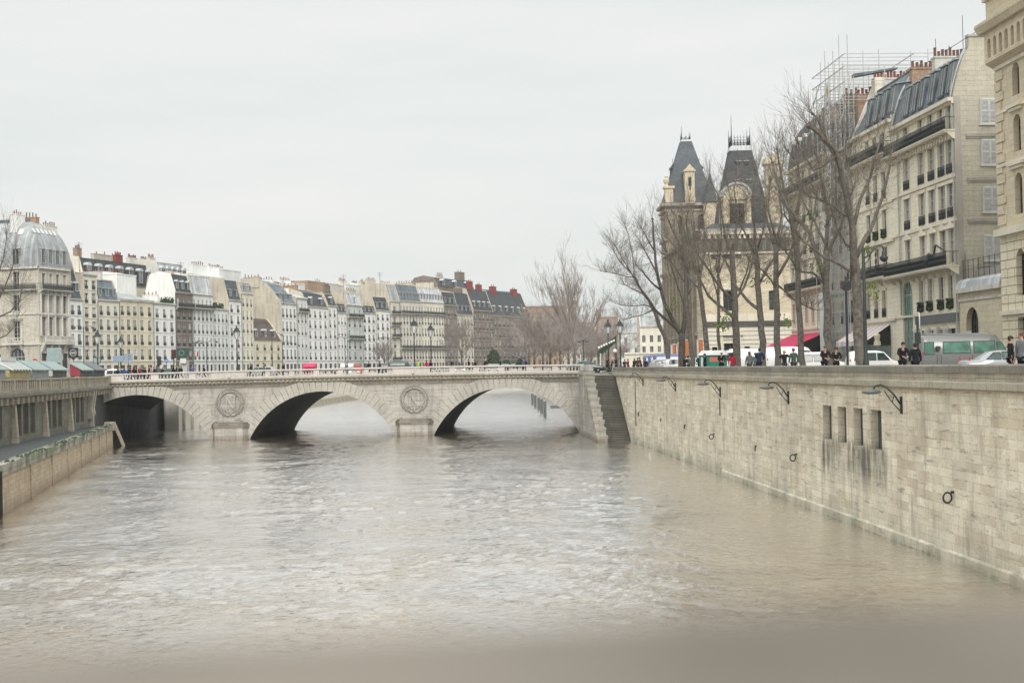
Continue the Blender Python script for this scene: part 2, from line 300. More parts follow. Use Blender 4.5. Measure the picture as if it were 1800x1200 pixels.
# ---------------------------------------------------------------- mesh building
class MB:
    def __init__(s): s.v = []; s.f = []; s.m = []
    def face(s, pts, mi=0):
        i = len(s.v); s.v.extend([tuple(p) for p in pts]); s.f.append(tuple(range(i, i + len(pts)))); s.m.append(mi)
    def box(s, x0, x1, y0, y1, z0, z1, mi=0, skip=''):
        i = len(s.v)
        s.v += [(x0, y0, z0), (x1, y0, z0), (x1, y1, z0), (x0, y1, z0), (x0, y0, z1), (x1, y0, z1), (x1, y1, z1), (x0, y1, z1)]
        for k, q in (('b', (0, 3, 2, 1)), ('t', (4, 5, 6, 7)), ('f', (0, 1, 5, 4)), ('r', (1, 2, 6, 5)), ('k', (2, 3, 7, 6)), ('l', (3, 0, 4, 7))):
            if k in skip: continue
            s.f.append(tuple(i + j for j in q)); s.m.append(mi)
    def prism(s, poly, z0, z1, mi=0, top=None):
        """upright prism over a ground polygon (counter-clockwise); top = polygon for a taper"""
        top = top or poly; n = len(poly); i = len(s.v)
        s.v += [(p[0], p[1], z0) for p in poly] + [(p[0], p[1], z1) for p in top]
        s.f.append(tuple(i + n - 1 - k for k in range(n))); s.m.append(mi)
        s.f.append(tuple(i + n + k for k in range(n))); s.m.append(mi)
        for k in range(n):
            l = (k + 1) % n; s.f.append((i + k, i + l, i + n + l, i + n + k)); s.m.append(mi)
    def extr(s, prof, a, b, axis='x', mi=0, caps=True):
        """profile of (u,z) pairs swept from a to b along x (u=y) or y (u=x)"""
        n = len(prof); i = len(s.v)
        for t in (a, b):
            for (u, z) in prof: s.v.append((t, u, z) if axis == 'x' else (u, t, z))
        for k in range(n):
            l = (k + 1) % n; s.f.append((i + k, i + l, i + n + l, i + n + k)); s.m.append(mi)
        if caps:
            s.f.append(tuple(i + n - 1 - k for k in range(n))); s.m.append(mi)
            s.f.append(tuple(i + n + k for k in range(n))); s.m.append(mi)
    def tube(s, pts, rs, n=6, mi=0, cap=True):
        pts = [Vector(p) for p in pts]
        if not hasattr(rs, '__len__'): rs = [rs] * len(pts)
        base = len(s.v); prev = None
        for k, p in enumerate(pts):
            d = (pts[min(k + 1, len(pts) - 1)] - pts[max(k - 1, 0)])
            if d.length < 1e-9: d = Vector((0, 0, 1))
            d.normalize()
            if prev is None:
                a = d.orthogonal().normalized()
            else:
                a = prev - d * prev.dot(d)
                a = a.normalized() if a.length > 1e-6 else d.orthogonal().normalized()
            prev = a; b = d.cross(a)
            for j in range(n):
                t = 2 * PI * j / n; q = p + (a * math.cos(t) + b * math.sin(t)) * rs[k]; s.v.append(q[:])
        for k in range(len(pts) - 1):
            for j in range(n):
                l = (j + 1) % n; o = base + k * n
                s.f.append((o + j, o + l, o + n + l, o + n + j)); s.m.append(mi)
        if cap:
            s.f.append(tuple(base + n - 1 - j for j in range(n))); s.m.append(mi)
            o = base + (len(pts) - 1) * n; s.f.append(tuple(o + j for j in range(n))); s.m.append(mi)
    def lathe(s, prof, c=(0, 0, 0), n=12, mi=0, a0=0.0, sy=1.0):
        base = len(s.v)
        for (r, z) in prof:
            for j in range(n):
                t = 2 * PI * j / n + a0; s.v.append((c[0] + r * math.cos(t), c[1] + r * sy * math.sin(t), c[2] + z))
        for k in range(len(prof) - 1):
            for j in range(n):
                l = (j + 1) % n; o = base + k * n; s.f.append((o + j, o + l, o + n + l, o + n + j)); s.m.append(mi)
        s.f.append(tuple(base + n - 1 - j for j in range(n))); s.m.append(mi)
        o = base + (len(prof) - 1) * n; s.f.append(tuple(o + j for j in range(n))); s.m.append(mi)
    def hip(s, x0, x1, y0, y1, rings, mi=0, cap=True):
        """roof: rings of (inset_x, inset_y, z)"""
        base = len(s.v)
        for (ix, iy, z) in rings: s.v += [(x0 + ix, y0 + iy, z), (x1 - ix, y0 + iy, z), (x1 - ix, y1 - iy, z), (x0 + ix, y1 - iy, z)]
        for k in range(len(rings) - 1):
            for j in range(4):
                l = (j + 1) % 4; o = base + 4 * k; s.f.append((o + j, o + l, o + 4 + l, o + 4 + j)); s.m.append(mi)
        if cap:
            o = base + 4 * (len(rings) - 1); s.f.append((o, o + 1, o + 2, o + 3)); s.m.append(mi)
    def mesh(s, name, mats, smooth=False):
        me = bpy.data.meshes.new(name)
        me.from_pydata(s.v, [], s.f)
        if isinstance(mats, (str, bpy.types.Material)): mats = [mats]
        for q in mats: me.materials.append(MATS[q] if isinstance(q, str) else q)
        me.polygons.foreach_set('material_index', s.m)
        if smooth: me.polygons.foreach_set('use_smooth', [True] * len(s.f))
        me.update()
        uv = me.uv_layers.new(name='UVMap').data
        buf = [0.0] * (2 * len(me.loops)); vs = me.vertices; lv = [l.vertex_index for l in me.loops]
        for p in me.polygons:
            n = p.normal
            if abs(n.z) > 0.85: tx, ty, horiz = 1.0, 0.0, True
            else:
                l = math.hypot(n.x, n.y) or 1.0; tx, ty, horiz = -n.y / l, n.x / l, False
            sl = max(0.2, math.hypot(n.x, n.y))
            for li in p.loop_indices:
                c = vs[lv[li]].co
                buf[2 * li] = c.x * tx + c.y * ty
                buf[2 * li + 1] = c.y if horiz else c.z / sl
        uv.foreach_set('uv', buf)
        return me
    def build(s, name, mats, parent=None, loc=None, rz=0, smooth=False):
        return put(name, s.mesh(name, mats, smooth), parent, loc, rz)
def put(name, me, parent=None, loc=None, rz=0):
    o = bpy.data.objects.new(name, me); COL.objects.link(o)
    if parent: o.parent = parent
    if loc is not None: o.location = loc
    if rz: o.rotation_euler.z = rz
    return o
def tag(o, label, cat, group=None):
    o['label'] = label; o['category'] = cat
    if group: o['group'] = group
    return o
def struct(o, kind='structure'):
    o['kind'] = kind; return o
def thing(name, label, cat, loc=(0, 0, 0), rz=0.0, group=None):
    o = bpy.data.objects.new(name, None); COL.objects.link(o)
    o.empty_display_size = 0.3
    o.location = loc; o.rotation_euler = (0, 0, rz)
    return tag(o, label, cat, group)
def copy_tree(o, parent=None):
    c = o.copy(); COL.objects.link(c); c.parent = parent
    for ch in o.children: copy_tree(ch, c)
    return c
# ================================================================ SETTING
ZG = 6.8
WA = G(1110, 775); WB = G(1800, 1033)                 # foot of the right quay wall
wd = Vector((WB.x - WA.x, WB.y - WA.y)).normalized()   # towards the camera
def wallp(D, off=0.0):
    """ground point of the right quay wall at depth D, off metres behind its face (towards the street)"""
    t = (D - WA.y) / wd.y
    return Vector((WA.x + wd.x * t - wd.y * off, D + wd.x * off))
def quayX(D): return -40.0 - 0.1426 * (D - 111)        # upper left quay wall
QA = (quayX(111), 111); QB = (quayX(172), 172)

# --- river
import numpy as np
def river_mesh():
    # surface waves: many small wave trains, warped and gusty, plus a flat far field round them
    nx, ny = 440, 860
    xs_ = np.linspace(-62, 30, nx); ys_ = 7.0 * np.exp(np.linspace(0, math.log(480 / 7.0), ny))
    X, Y = np.meshgrid(xs_, ys_); rs = np.random.RandomState(4)
    wx = sum(a * np.sin(kx * X + ky * Y + p) for a, kx, ky, p in [(rs.uniform(.5, 1.6), rs.normal(0, .12), rs.normal(0, .12), rs.uniform(0, 6.3)) for _ in range(10)])
    wy = sum(a * np.sin(kx * X + ky * Y + p) for a, kx, ky, p in [(rs.uniform(.5, 1.6), rs.normal(0, .12), rs.normal(0, .12), rs.uniform(0, 6.3)) for _ in range(10)])
    Xw, Yw = X + wx, Y + wy * 1.2
    gust = sum(np.sin(kx * Xw + ky * Yw + p) for kx, ky, p in [(rs.normal(0, .22), rs.normal(0, .10), rs.uniform(0, 6.3)) for _ in range(14)]) / 3.7
    gust = np.clip(.62 + .26 * gust, .2, 1.2)
    Z = np.zeros_like(X); rough = 1 + .3 * np.clip((Y - 75) / 110, 0, 1)
    for lam, sl_, cnt in ((7.5, .009, 7), (3.8, .015, 9), (2.1, .024, 14), (1.2, .034, 18), (.75, .062, 22)):
        for _ in range(cnt):
            th = rs.normal(PI / 2, 1.0); l_ = lam * rs.uniform(.75, 1.35); k = 2 * PI / l_; a = sl_ / k * math.sqrt(2.0 / cnt) * 1.0
            ph = k * (math.cos(th) * Xw + math.sin(th) * Yw) + rs.uniform(0, 6.3)
            Z += a * 1.25 * (2 * ((np.sin(ph) + 1) / 2) ** 1.9 - .8) * (gust if lam < 5 else 1) * rough
    # smoother water close to the camera edge of what the grid can carry
    v = np.stack([X, Y, Z], -1).reshape(-1, 3)
    i = np.arange(nx * ny).reshape(ny, nx); q = np.stack([i[:-1, :-1], i[:-1, 1:], i[1:, 1:], i[1:, :-1]], -1).reshape(-1, 4)
    x0, x1, y0, y1 = xs_[0], xs_[-1], ys_[0], ys_[-1]
    ex = np.array([(-700, -60, 0), (500, -60, 0), (500, 1500, 0), (-700, 1500, 0), (x0, y0, 0), (x1, y0, 0), (x1, y1, 0), (x0, y1, 0)], float)
    b0 = len(v); v = np.concatenate([v, ex]); q = np.concatenate([q, b0 + np.array([(0, 1, 5, 4), (1, 2, 6, 5), (2, 3, 7, 6), (3, 0, 4, 7)])])
    me = bpy.data.meshes.new('river_water'); me.vertices.add(len(v)); me.vertices.foreach_set('co', v.ravel())
    me.loops.add(len(q) * 4); me.loops.foreach_set('vertex_index', q.ravel().astype('i')); me.polygons.add(len(q))
    me.polygons.foreach_set('loop_start', np.arange(len(q), dtype='i') * 4); me.polygons.foreach_set('loop_total', np.full(len(q), 4, 'i'))
    me.polygons.foreach_set('use_smooth', np.ones(len(q), bool)); me.update(); me.validate(); return me
m, nt, b = newmat('river_water'); L = nt.links.new
ge = N(nt, 'ShaderNodeNewGeometry')
def wnoise(scale, sx, sy, det, rot=0.0, rough=0.6, dist=0.0):
    mp = N(nt, 'ShaderNodeMapping'); mp.inputs['Scale'].default_value = (sx, sy, 1); mp.inputs['Rotation'].default_value = (0, 0, rot)
    L(ge.outputs['Position'], mp.inputs[0]); n = N(nt, 'ShaderNodeTexNoise'); n.inputs['Scale'].default_value = scale
    n.inputs['Detail'].default_value = det; n.inputs['Roughness'].default_value = rough; n.inputs['Distortion'].default_value = dist
    L(mp.outputs[0], n.inputs[0]); return n
n1 = wnoise(0.75, 1, 0.7, 7, 0.3, 0.6, 0.8); n2 = wnoise(0.09, 1.0, 0.8, 4, 0.1, 0.5, 1.2); n3 = wnoise(2.6, 1, 0.7, 5, 0.5, 0.6, 0.4)
mudr = ramp(nt, [(0.3, (0.15, 0.105, 0.055)), (0.7, (0.25, 0.18, 0.098))], n2.outputs[0])
out_ = [n_ for n_ in nt.nodes if n_.type == 'OUTPUT_MATERIAL'][0]; nt.nodes.remove(b)
b = N(nt, 'ShaderNodeBsdfDiffuse'); L(mudr.outputs[0], b.inputs['Color'])
gl_ = N(nt, 'ShaderNodeBsdfGlossy'); gl_.inputs['Color'].default_value = (1, 1, 1, 1); gl_.inputs['Roughness'].default_value = 0.06
sp_ = N(nt, 'ShaderNodeSeparateXYZ'); L(ge.outputs['Position'], sp_.inputs[0])
mr1 = N(nt, 'ShaderNodeMapRange'); L(sp_.outputs[1], mr1.inputs[0]); mr1.inputs[1].default_value = 90; mr1.inputs[2].default_value = 230; mr1.inputs[3].default_value = .015; mr1.inputs[4].default_value = .19
L(mr1.outputs[0], gl_.inputs['Roughness'])   # choppier, so duller, water towards and past the bridge
fr_ = N(nt, 'ShaderNodeFresnel'); fr_.inputs['IOR'].default_value = 1.55
rf_ = ramp(nt, [(0.045, 0.04), (0.16, 0.2), (0.30, 0.52), (0.45, 0.91), (0.60, 1.0)], fr_.outputs[0])
mxs = N(nt, 'ShaderNodeMixShader'); L(rf_.outputs[0], mxs.inputs[0]); L(b.outputs[0], mxs.inputs[1]); L(gl_.outputs[0], mxs.inputs[2]); L(mxs.outputs[0], out_.inputs['Surface'])
# gusts: stretches of smoother and rougher water
gst = ramp(nt, [(0.35, 0.35), (0.65, 1.0)], n2.outputs[0])
def mm(a, bval, op='MULTIPLY'):
    x = N(nt, 'ShaderNodeMath', operation=op)
    L(a, x.inputs[0])
    if isinstance(bval, (int, float)): x.inputs[1].default_value = bval
    else: L(bval, x.inputs[1])
    return x.outputs[0]
h = mm(mm(mm(n1.outputs[0], 0.42), mm(n3.outputs[0], 0.11), 'ADD'), gst.outputs[0])
h = mm(n3.outputs[0], gst.outputs[0])
bp = N(nt, 'ShaderNodeBump'); bp.inputs['Strength'].default_value = 1.0; bp.inputs['Distance'].default_value = 0.11
L(h, bp.inputs['Height'])
for q_ in (b, gl_, fr_): L(bp.outputs[0], q_.inputs['Normal'])
rm_ = river_mesh(); rm_.materials.append(MATS['river_water']); struct(put('river_water', rm_))
mb = MB(); mb.face([(-3500, -300, -4), (3500, -300, -4), (3500, 5000, -4), (-3500, 5000, -4)])
struct(mb.build('riverbed_ground', 'cobble_grey'))

# --- banks (solid prisms of ground)
LB = [(-45.0, 172.0), (-48.0, 200.0), (-43.0, 403.0), (-18, 455), (18, 560), (60, 690), (150, 900)]
mb = MB()
quay_face = [(quayX(40), 40.0), (quayX(172), 172.0), (-49.5, 200.0), (-44.5, 403.0), (-20, 457), (16, 562), (58, 692), (148, 902)]
poly = [(-900, 20)] + [(quay_face[0][0] - .3, 20)] + [(x - 0.35, y) for x, y in quay_face] + [(148, 1600), (-900, 1600)]
mb.prism(poly, -3, ZG, 0)
struct(mb.build('left_bank_ground', 'tarmac'))
# raised promenade by the river row, light paving strip
RBK = [(wallp(20, .35).x, 20.0), (wallp(150, .35).x, 150.0), (wallp(164.5, .35).x, 164.5)]
poly = [(900, 20), (900, 1600), (200, 1600), (120, 720), (60, 560), (15.0, 430.0), (14.2, 195.5), (13.2, 195.4), (12.9, 165.0)] + [(x, y) for x, y in reversed(RBK)]
mb = MB(); mb.prism(poly, -3, ZG, 0)
struct(mb.build('right_bank_ground', 'tarmac'))
# pavement behind the right wall (a real kerb step)
mb = MB()
a, b2, c, d = wallp(40, .36), wallp(160, .36), wallp(160, 6.5), wallp(40, 6.5)
mb.prism([tuple(a), tuple(d), tuple(c), tuple(b2)], ZG - .2, ZG + .13)
struct(mb.build('quay_pavement', 'pavement'))
mb = MB()
mb.prism([(quayX(60) - .4, 60), (quayX(171) - .4, 171), (quayX(171) - 4.4, 171), (quayX(60) - 4.4, 60)], ZG - .2, ZG + .13)
struct(mb.build('left_quay_pavement', 'pavement'))

# --- right quay wall with coping, string course, window-like openings
def wall_frame(root_loc_D=150.0):
    p = wallp(root_loc_D); return p
W0 = wallp(160.2); W1 = wallp(20.0); WL = (W1 - W0).length
wrz = math.atan2((W1 - W0).y, (W1 - W0).x)
# local frame: x along the wall towards the camera, y into the bank (left-hand normal), z up
qw = thing('quay_wall', 'long pale limestone river wall on the right bank, stained along its grey coping', 'quay wall', (W0.x, W0.y, 0), wrz)
def wl(px, py):
    """local (x, z) on the wall face for a photo position"""
    p = hitp(px, py, W0, W1); return ((Vector((p.x, p.y)) - W0).length, p.z)
ops = []
for (xa, xb, yt, yb) in ((1446, 1461, 711, 772), (1472, 1487, 714, 778), (1500, 1516, 717, 783), (1530, 1549, 720, 790)):
    x0, z1 = wl(xa, yt); x1, _ = wl(xb, yt); _, z0 = wl((xa + xb) / 2, yb)
    ops.append((x0, x1, z0, 5.62))
def face_grid(mb, x0, x1, z0, z1, ops, y=0.0, depth=0.25, mi=0, mi_rev=None, back=False, mi_back=0):
    """front face at y with rectangular or arched openings (x0,x1,z0,z1[, 'arch']) and their reveals"""
    if mi_rev is None: mi_rev = mi
    xs = sorted({round(v, 4) for v in [x0, x1] + [o[0] for o in ops] + [o[1] for o in ops]})
    zs = sorted({round(v, 4) for v in [z0, z1] + [o[2] for o in ops] + [o[3] for o in ops]})
    for i in range(len(xs) - 1):
        run = None
        for j in range(len(zs) - 1):
            cx, cz = (xs[i] + xs[i + 1]) / 2, (zs[j] + zs[j + 1]) / 2
            hole = any(o[0] < cx < o[1] and o[2] < cz < o[3] for o in ops)
            if not hole and run is None: run = zs[j]
            if hole and run is not None:
                mb.face([(xs[i], y, run), (xs[i + 1], y, run), (xs[i + 1], y, zs[j]), (xs[i], y, zs[j])], mi); run = None
        if run is not None:
            mb.face([(xs[i], y, run), (xs[i + 1], y, run), (xs[i + 1], y, zs[-1]), (xs[i], y, zs[-1])], mi)
    for o in ops:
        a, b, c, d = o[:4]; e = y + depth
        if len(o) > 4:
            r = (b - a) / 2; cx = (a + b) / 2; sp = d - r; n = 10
            arc = [(cx + r * math.cos(PI - PI * k / n), sp + r * math.sin(PI * k / n)) for k in range(n + 1)]
            for k in range(n):
                (u0, w0), (u1, w1) = arc[k], arc[k + 1]
                mb.face([(u0, y, w0), (u1, y, w1), (u1, y, d), (u0, y, d)], mi)
                mb.face([(u0, y, w0), (u0, e, w0), (u1, e, w1), (u1, y, w1)], mi_rev)
            mb.face([(a, y, c), (a, e, c), (a, e, sp), (a, y, sp)], mi_rev)
            mb.face([(b, y, c), (b, y, sp), (b, e, sp), (b, e, c)], mi_rev)
        else:
            mb.face([(a, y, c), (a, e, c), (a, e, d), (a, y, d)], mi_rev)
            mb.face([(b, y, c), (b, y, d), (b, e, d), (b, e, c)], mi_rev)
            mb.face([(a, y, d), (a, e, d), (b, e, d), (b, y, d)], mi_rev)
        mb.face([(a, y, c), (b, y, c), (b, e, c), (a, e, c)], mi_rev)
        if back: mb.face([(a, e, c), (b, e, c), (b, e, d), (a, e, d)], mi_back)
# the visible face is the river side; inward = local +y
mb = MB()
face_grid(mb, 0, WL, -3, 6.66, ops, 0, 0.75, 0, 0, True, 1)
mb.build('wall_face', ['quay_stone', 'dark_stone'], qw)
mb = MB()   # projecting ledge near the water and string course
mb.extr([(-.10, -1.2), (-.10, .34), (-.0, .42), (.1, .42), (.1, -1.2)], 60, WL, 'x')
mb.build('footing_ledge', 'quay_stone', qw)
mb = MB(); mb.extr([(-.16, 6.66), (-.22, 6.74), (-.22, 6.98), (-.10, 7.02), (.4, 7.02), (.4, 6.66)], -0.3, WL, 'x')
mb.build('string_course', 'parapet_stone', qw)
mb = MB(); mb.box(-.3, WL, -.06, .38, 7.02, 7.34, 0); mb.build('parapet', 'parapet_stone', qw)
mb = MB(); mb.extr([(-.12, 7.34), (-.12, 7.6), (-.06, 7.66), (.38, 7.66), (.44, 7.6), (.44, 7.34)], -.36, WL, 'x')
mb.build('coping', 'coping_stone', qw)
mb = MB()   # rain pipes and cable conduits fixed to the wall
for (px, y0, y1) in ((1117, 668, 748), (1266, 700, 730)):
    x, z1 = wl(px, y0); _, z0 = wl(px, y1); mb.tube([(x, -.05, z0), (x, -.05, z1)], .035, 6)
mb.build('drain_pipe', 'iron', qw)

# mooring rings on the right wall
ringdef = [(1124, 728, .17, 'small mooring ring nearest the river stairs on the right quay wall'),
           (1163, 738, .10, 'short iron mooring hook between the first and third rings from the stairs'),
           (1205, 750, .14, 'narrow iron mooring ring seen edge on, third from the stairs'),
           (1256, 767, .17, 'round mooring ring below the third wall lamp from the stairs'),
           (1330, 787, .12, 'iron mooring hook on the quay wall left of the middle round ring'),
           (1401, 804, .18, 'round mooring ring left of the four tall slots in the quay wall'),
           (1677, 874, .20, 'largest mooring ring on the quay wall, nearest the camera')]
for k, (px, py, r, lab) in enumerate(ringdef):
    x, z = wl(px, py)
    p = W0 + (W1 - W0).normalized() * x
    t = thing('mooring_ring', lab, 'mooring ring', (p.x, p.y, z), wrz, 'mooring rings on the right quay wall')
    mb = MB(); n = 20
    if k in (1, 4):
        mb.tube([(0, -.08, r), (0, -.10, 0), (.03, -.10, -r * 1.6)], .045, 6)
    else:
        tw_ = .25 if k in (0, 2) else 1.25      # how far the ring swings out from the wall
        pts = [(r * math.cos(2 * PI * j / n) * math.cos(tw_), -.07 - r * math.sin(tw_) * (1 + math.cos(2 * PI * j / n)), r * math.sin(2 * PI * j / n)) for j in range(n + 1)]
        mb.tube(pts, .032 + .03 * r, 6, 0, False)
    mb.build('ring', 'iron', t, smooth=True)
    mb = MB(); mb.box(-.035, .035, -.12, .02, r * .8, r * 1.1 + .04)
    mb.build('staple', 'iron', t)
# wall lamps
for k, (px, py, lab) in enumerate(((1131, 672, 'bent-arm river lamp on the quay wall closest to the stairs'), (1188, 681, 'bent-arm river lamp second from the stairs'),
                           (1267, 690, 'bent-arm river lamp in the middle of the five on the wall'), (1387, 700, 'bent-arm river lamp just left of the wall slots'),
                           (1586, 714, 'largest bent-arm river lamp, right of the wall slots'))):
    x, z = wl(px, py); p = W0 + (W1 - W0).normalized() * x
    t = thing('wall_lamp', lab, 'wall lamp', (p.x, p.y, z), wrz, 'bent-arm lamps along the right quay wall')
    mb = MB(); mb.box(-.05, .05, -.09, .01, -.32, .42); mb.build('wall_bracket', 'iron', t)
    # arm sweeps out over the river and away from the camera
    mb = MB()
    mb.tube([(0, -.09, .12), (-.18, -.28, .5), (-.34, -.55, .82), (-.5, -.76, .94), (-.66, -.95, .88), (-.72, -1.0, .76)], [.04] * 5 + [.03], 7)
    mb.tube([(0, -.09, -.2), (-.18, -.24, .02), (-.32, -.44, .32), (-.43, -.62, .66)], .025, 6)
    mb.tube([(-.18, -.28, .5), (-.26, -.36, .15)], .02, 5)
    mb.build('arm', 'iron', t, smooth=True)
    mb = MB()
    mb.lathe([(.05, .24), (.10, .2), (.24, .1), (.27, 0), (.25, -.06), (.16, -.12), (.05, -.14)], (0, 0, 0), 12)
    hd = mb.mesh('lamp_head', 'iron_grey', True)
    for v in hd.vertices: v.co = Vector((v.co.x * 1.0, v.co.y * 1.9, v.co.z * .75))
    put('lamp_head', hd, t, (-.74, -1.1, .62)).scale = (.85, .85, .85)

# --- bridge
BY = 169.0
def BX(px): return XP(px, BY)
XL, XR = BX(100), BX(1036)
skew = 0.05
def topz(x):
    t = (x - BX(640)) / 32.0
    return 6.90 + .2 * max(0, 1 - t * t)
BD = 26.0
br = thing('stone_bridge', 'pale stone three-arched river bridge with a white balustrade', 'bridge', (0, BY, 0))
arches = [(BX(240), 'l'), (BX(565), 'm'), (BX(888), 'r')]
AW, AC, AB = 9.5, -4.0, 9.48     # half width of the full ellipse, centre height, rise
def arch_z(x):
    for cx, _ in arches:
        u = (x - cx) / AW
        if abs(u) < 1: return AC + AB * math.sqrt(1 - u * u)
    return None
mb = MB()
xs = sorted({round(XL + (XR - XL) * k / 30, 3) for k in range(31)} | {round(cx + AW * math.sin(PI / 2 * j / 22), 3) for cx, _ in arches for j in range(-22, 23)})
xs = [x for x in xs if XL - .01 <= x <= XR + .01]
def sk(x, y, z): return (x + skew * y, y, z)
for i in range(len(xs) - 1):
    a, c = xs[i], xs[i + 1]; mid = (a + c) / 2
    if arch_z(mid) is None: za = zc = -3.0
    else:
        za = arch_z(a) if arch_z(a) is not None else AC
        zc = arch_z(c) if arch_z(c) is not None else AC
    for y in (0.0, BD):
        mb.face([sk(a, y, za), sk(c, y, zc), sk(c, y, topz(c) - .45), sk(a, y, topz(a) - .45)], 0)
    if arch_z(mid) is not None:
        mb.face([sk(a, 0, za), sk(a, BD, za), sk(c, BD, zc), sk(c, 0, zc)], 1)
        for y, s_ in ((0, 1),):
            pass
for cx, _ in arches:
    for s_ in (-1, 1):
        x = cx + s_ * AW
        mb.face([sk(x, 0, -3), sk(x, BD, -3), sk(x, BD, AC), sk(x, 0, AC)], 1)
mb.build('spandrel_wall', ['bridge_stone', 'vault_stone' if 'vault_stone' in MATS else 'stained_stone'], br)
# arch rings of separate voussoirs
for cx, nm in arches:
    mb = MB(); nv = 46; T = 1.45
    def ell(t, k=0.0):
        x, z = AW * math.cos(t), AB * math.sin(t)
        nx, nz = math.cos(t) / AW, math.sin(t) / AB; l = math.hypot(nx, nz)
        return (cx + x + nx / l * k, AC + z + nz / l * k)
    # even spacing by arc length
    M = 400; ts = [PI * k / M for k in range(M + 1)]; ls = [0]
    for k in range(M):
        p, q = ell(ts[k]), ell(ts[k + 1]); ls.append(ls[-1] + math.hypot(p[0] - q[0], p[1] - q[1]))
    def t_at(s_):
        for k in range(M):
            if ls[k + 1] >= s_: return ts[k] + (ts[k + 1] - ts[k]) * (s_ - ls[k]) / (ls[k + 1] - ls[k])
        return PI
    for k in range(nv):
        g = 0.026
        ta, tb = t_at(ls[-1] * k / nv + g), t_at(ls[-1] * (k + 1) / nv - g)
        if ell(tb)[1] < -1: continue
        pr = .10 + rnd.random() * .02; tt = T + rnd.uniform(-.04, .04)
        a0, b0, a1, b1 = ell(ta), ell(tb), ell(ta, tt), ell(tb, tt)
        mxz = topz(cx) - .52
        a1 = (a1[0], min(a1[1], mxz)); b1 = (b1[0], min(b1[1], mxz))
        i = len(mb.v)
        mb.v += [(q[0], -pr, q[1]) for q in (a0, b0, b1, a1)] + [(q[0], .05, q[1]) for q in (a0, b0, b1, a1)]
        for q in ((0, 1, 2, 3), (0, 4, 5, 1), (1, 5, 6, 2), (2, 6, 7, 3), (3, 7, 4, 0)):
            mb.f.append(tuple(i + j for j in q)); mb.m.append(0)
    mb.build('arch_ring', 'voussoir_stone', br)
# piers with cutwater and cap
for px in (404, 727):
    cx = BX(px)
    mb = MB(); hw = 1.65
    mb.prism([(cx - hw - .5, -.02), (cx - hw, -1.3), (cx + hw, -1.3), (cx + hw + .5, -.02)], -3, 1.45)
    pier = mb.build('pier', 'bridge_stone', br)
    mb = MB(); mb.prism([(cx - hw - .5, BD), (cx + hw + 2, BD), (cx + hw + 1.4, BD + 1.6), (cx - hw + .8, BD + 1.6)], -3, 1.45); mb.build('pier', 'bridge_stone', br)
    mb = MB()
    mb.prism([(cx - hw - .62, -.09), (cx - hw - .1, -1.42), (cx + hw + .1, -1.42), (cx + hw + .62, -.09)], 1.45, 1.85)
    mb.prism([(cx - hw - .45, -.09), (cx - hw, -1.3), (cx + hw, -1.3), (cx + hw + .45, -.09)], 1.85, 2.02)
    for s_ in (-1, 1): mb.box(cx + s_ * (hw - .15) - .12, cx + s_ * (hw - .15) + .12, -1.25, -1.0, 2.02, 2.22)
    mb.build('pier_cap', 'stained_stone', pier)
    # wreath and letter N, carved in relief
    mz = 4.38; md = MB(); Rr = 1.42; n = 40
    for j in range(n):
        t0 = PI / 2 + .14 + (2 * PI - .28) * j / (n - 1); c_, s_ = math.cos(t0), math.sin(t0)
        for side in (-1, 1):
            q = Vector((cx + (Rr + side * .10) * c_, -.08, mz + (Rr + side * .10) * s_))
            tang = Vector((-s_, 0, c_)) * (1 if t0 > PI * 1.5 else -1) * .22 + Vector((c_, 0, s_)) * side * .16
            md.tube([q, q + tang * .5 + Vector((0, -.08, 0)), q + tang], [.03, .11, .015], 5)
    md.tube([(cx + Rr * math.cos(2 * PI * j / 48), -.06, mz + Rr * math.sin(2 * PI * j / 48)) for j in range(49)], .09, 6, 0, False)
    for s_ in (-1, 1):     # ribbon ends and crossed stems under the wreath
        md.tube([(cx, -.1, mz - Rr), (cx + s_ * .35, -.12, mz - Rr - .12), (cx + s_ * .75, -.1, mz - Rr + .22)], [.12, .1, .05], 6)
        md.tube([(cx + s_ * .1, -.1, mz - Rr + .1), (cx + s_ * .5, -.12, mz - Rr + .55), (cx + s_ * 1.0, -.1, mz - Rr + .72)], [.1, .1, .03], 6)
    md.build('wreath', 'bridge_stone', br, smooth=True)
    nb = MB(); hh = .78; wN = .50; st = .13
    for s_ in (-1, 1):
        x_ = cx + s_ * wN
        nb.box(x_ - st, x_ + st, -.17, .02, mz - hh, mz + hh)
        nb.box(x_ - st - .16, x_ + st + .16, -.19, .02, (mz - hh - .09) if s_ < 0 else (mz + hh - .03), (mz - hh + .09) if s_ < 0 else (mz + hh + .11))
    i = len(nb.v)
    pts = [(cx - wN - .18, mz + hh), (cx - wN + .2, mz + hh), (cx + wN + .1, mz - hh), (cx + wN - .28, mz - hh)]
    nb.v += [(p[0], -.21, p[1]) for p in pts] + [(p[0], .02, p[1]) for p in pts]
    for q in ((3, 2, 1, 0), (0, 1, 5, 4), (1, 2, 6, 5), (2, 3, 7, 6), (3, 0, 4, 7)): nb.f.append(tuple(i + j for j in q)); nb.m.append(0)
    nb.build('letter_relief', 'bridge_stone', br)
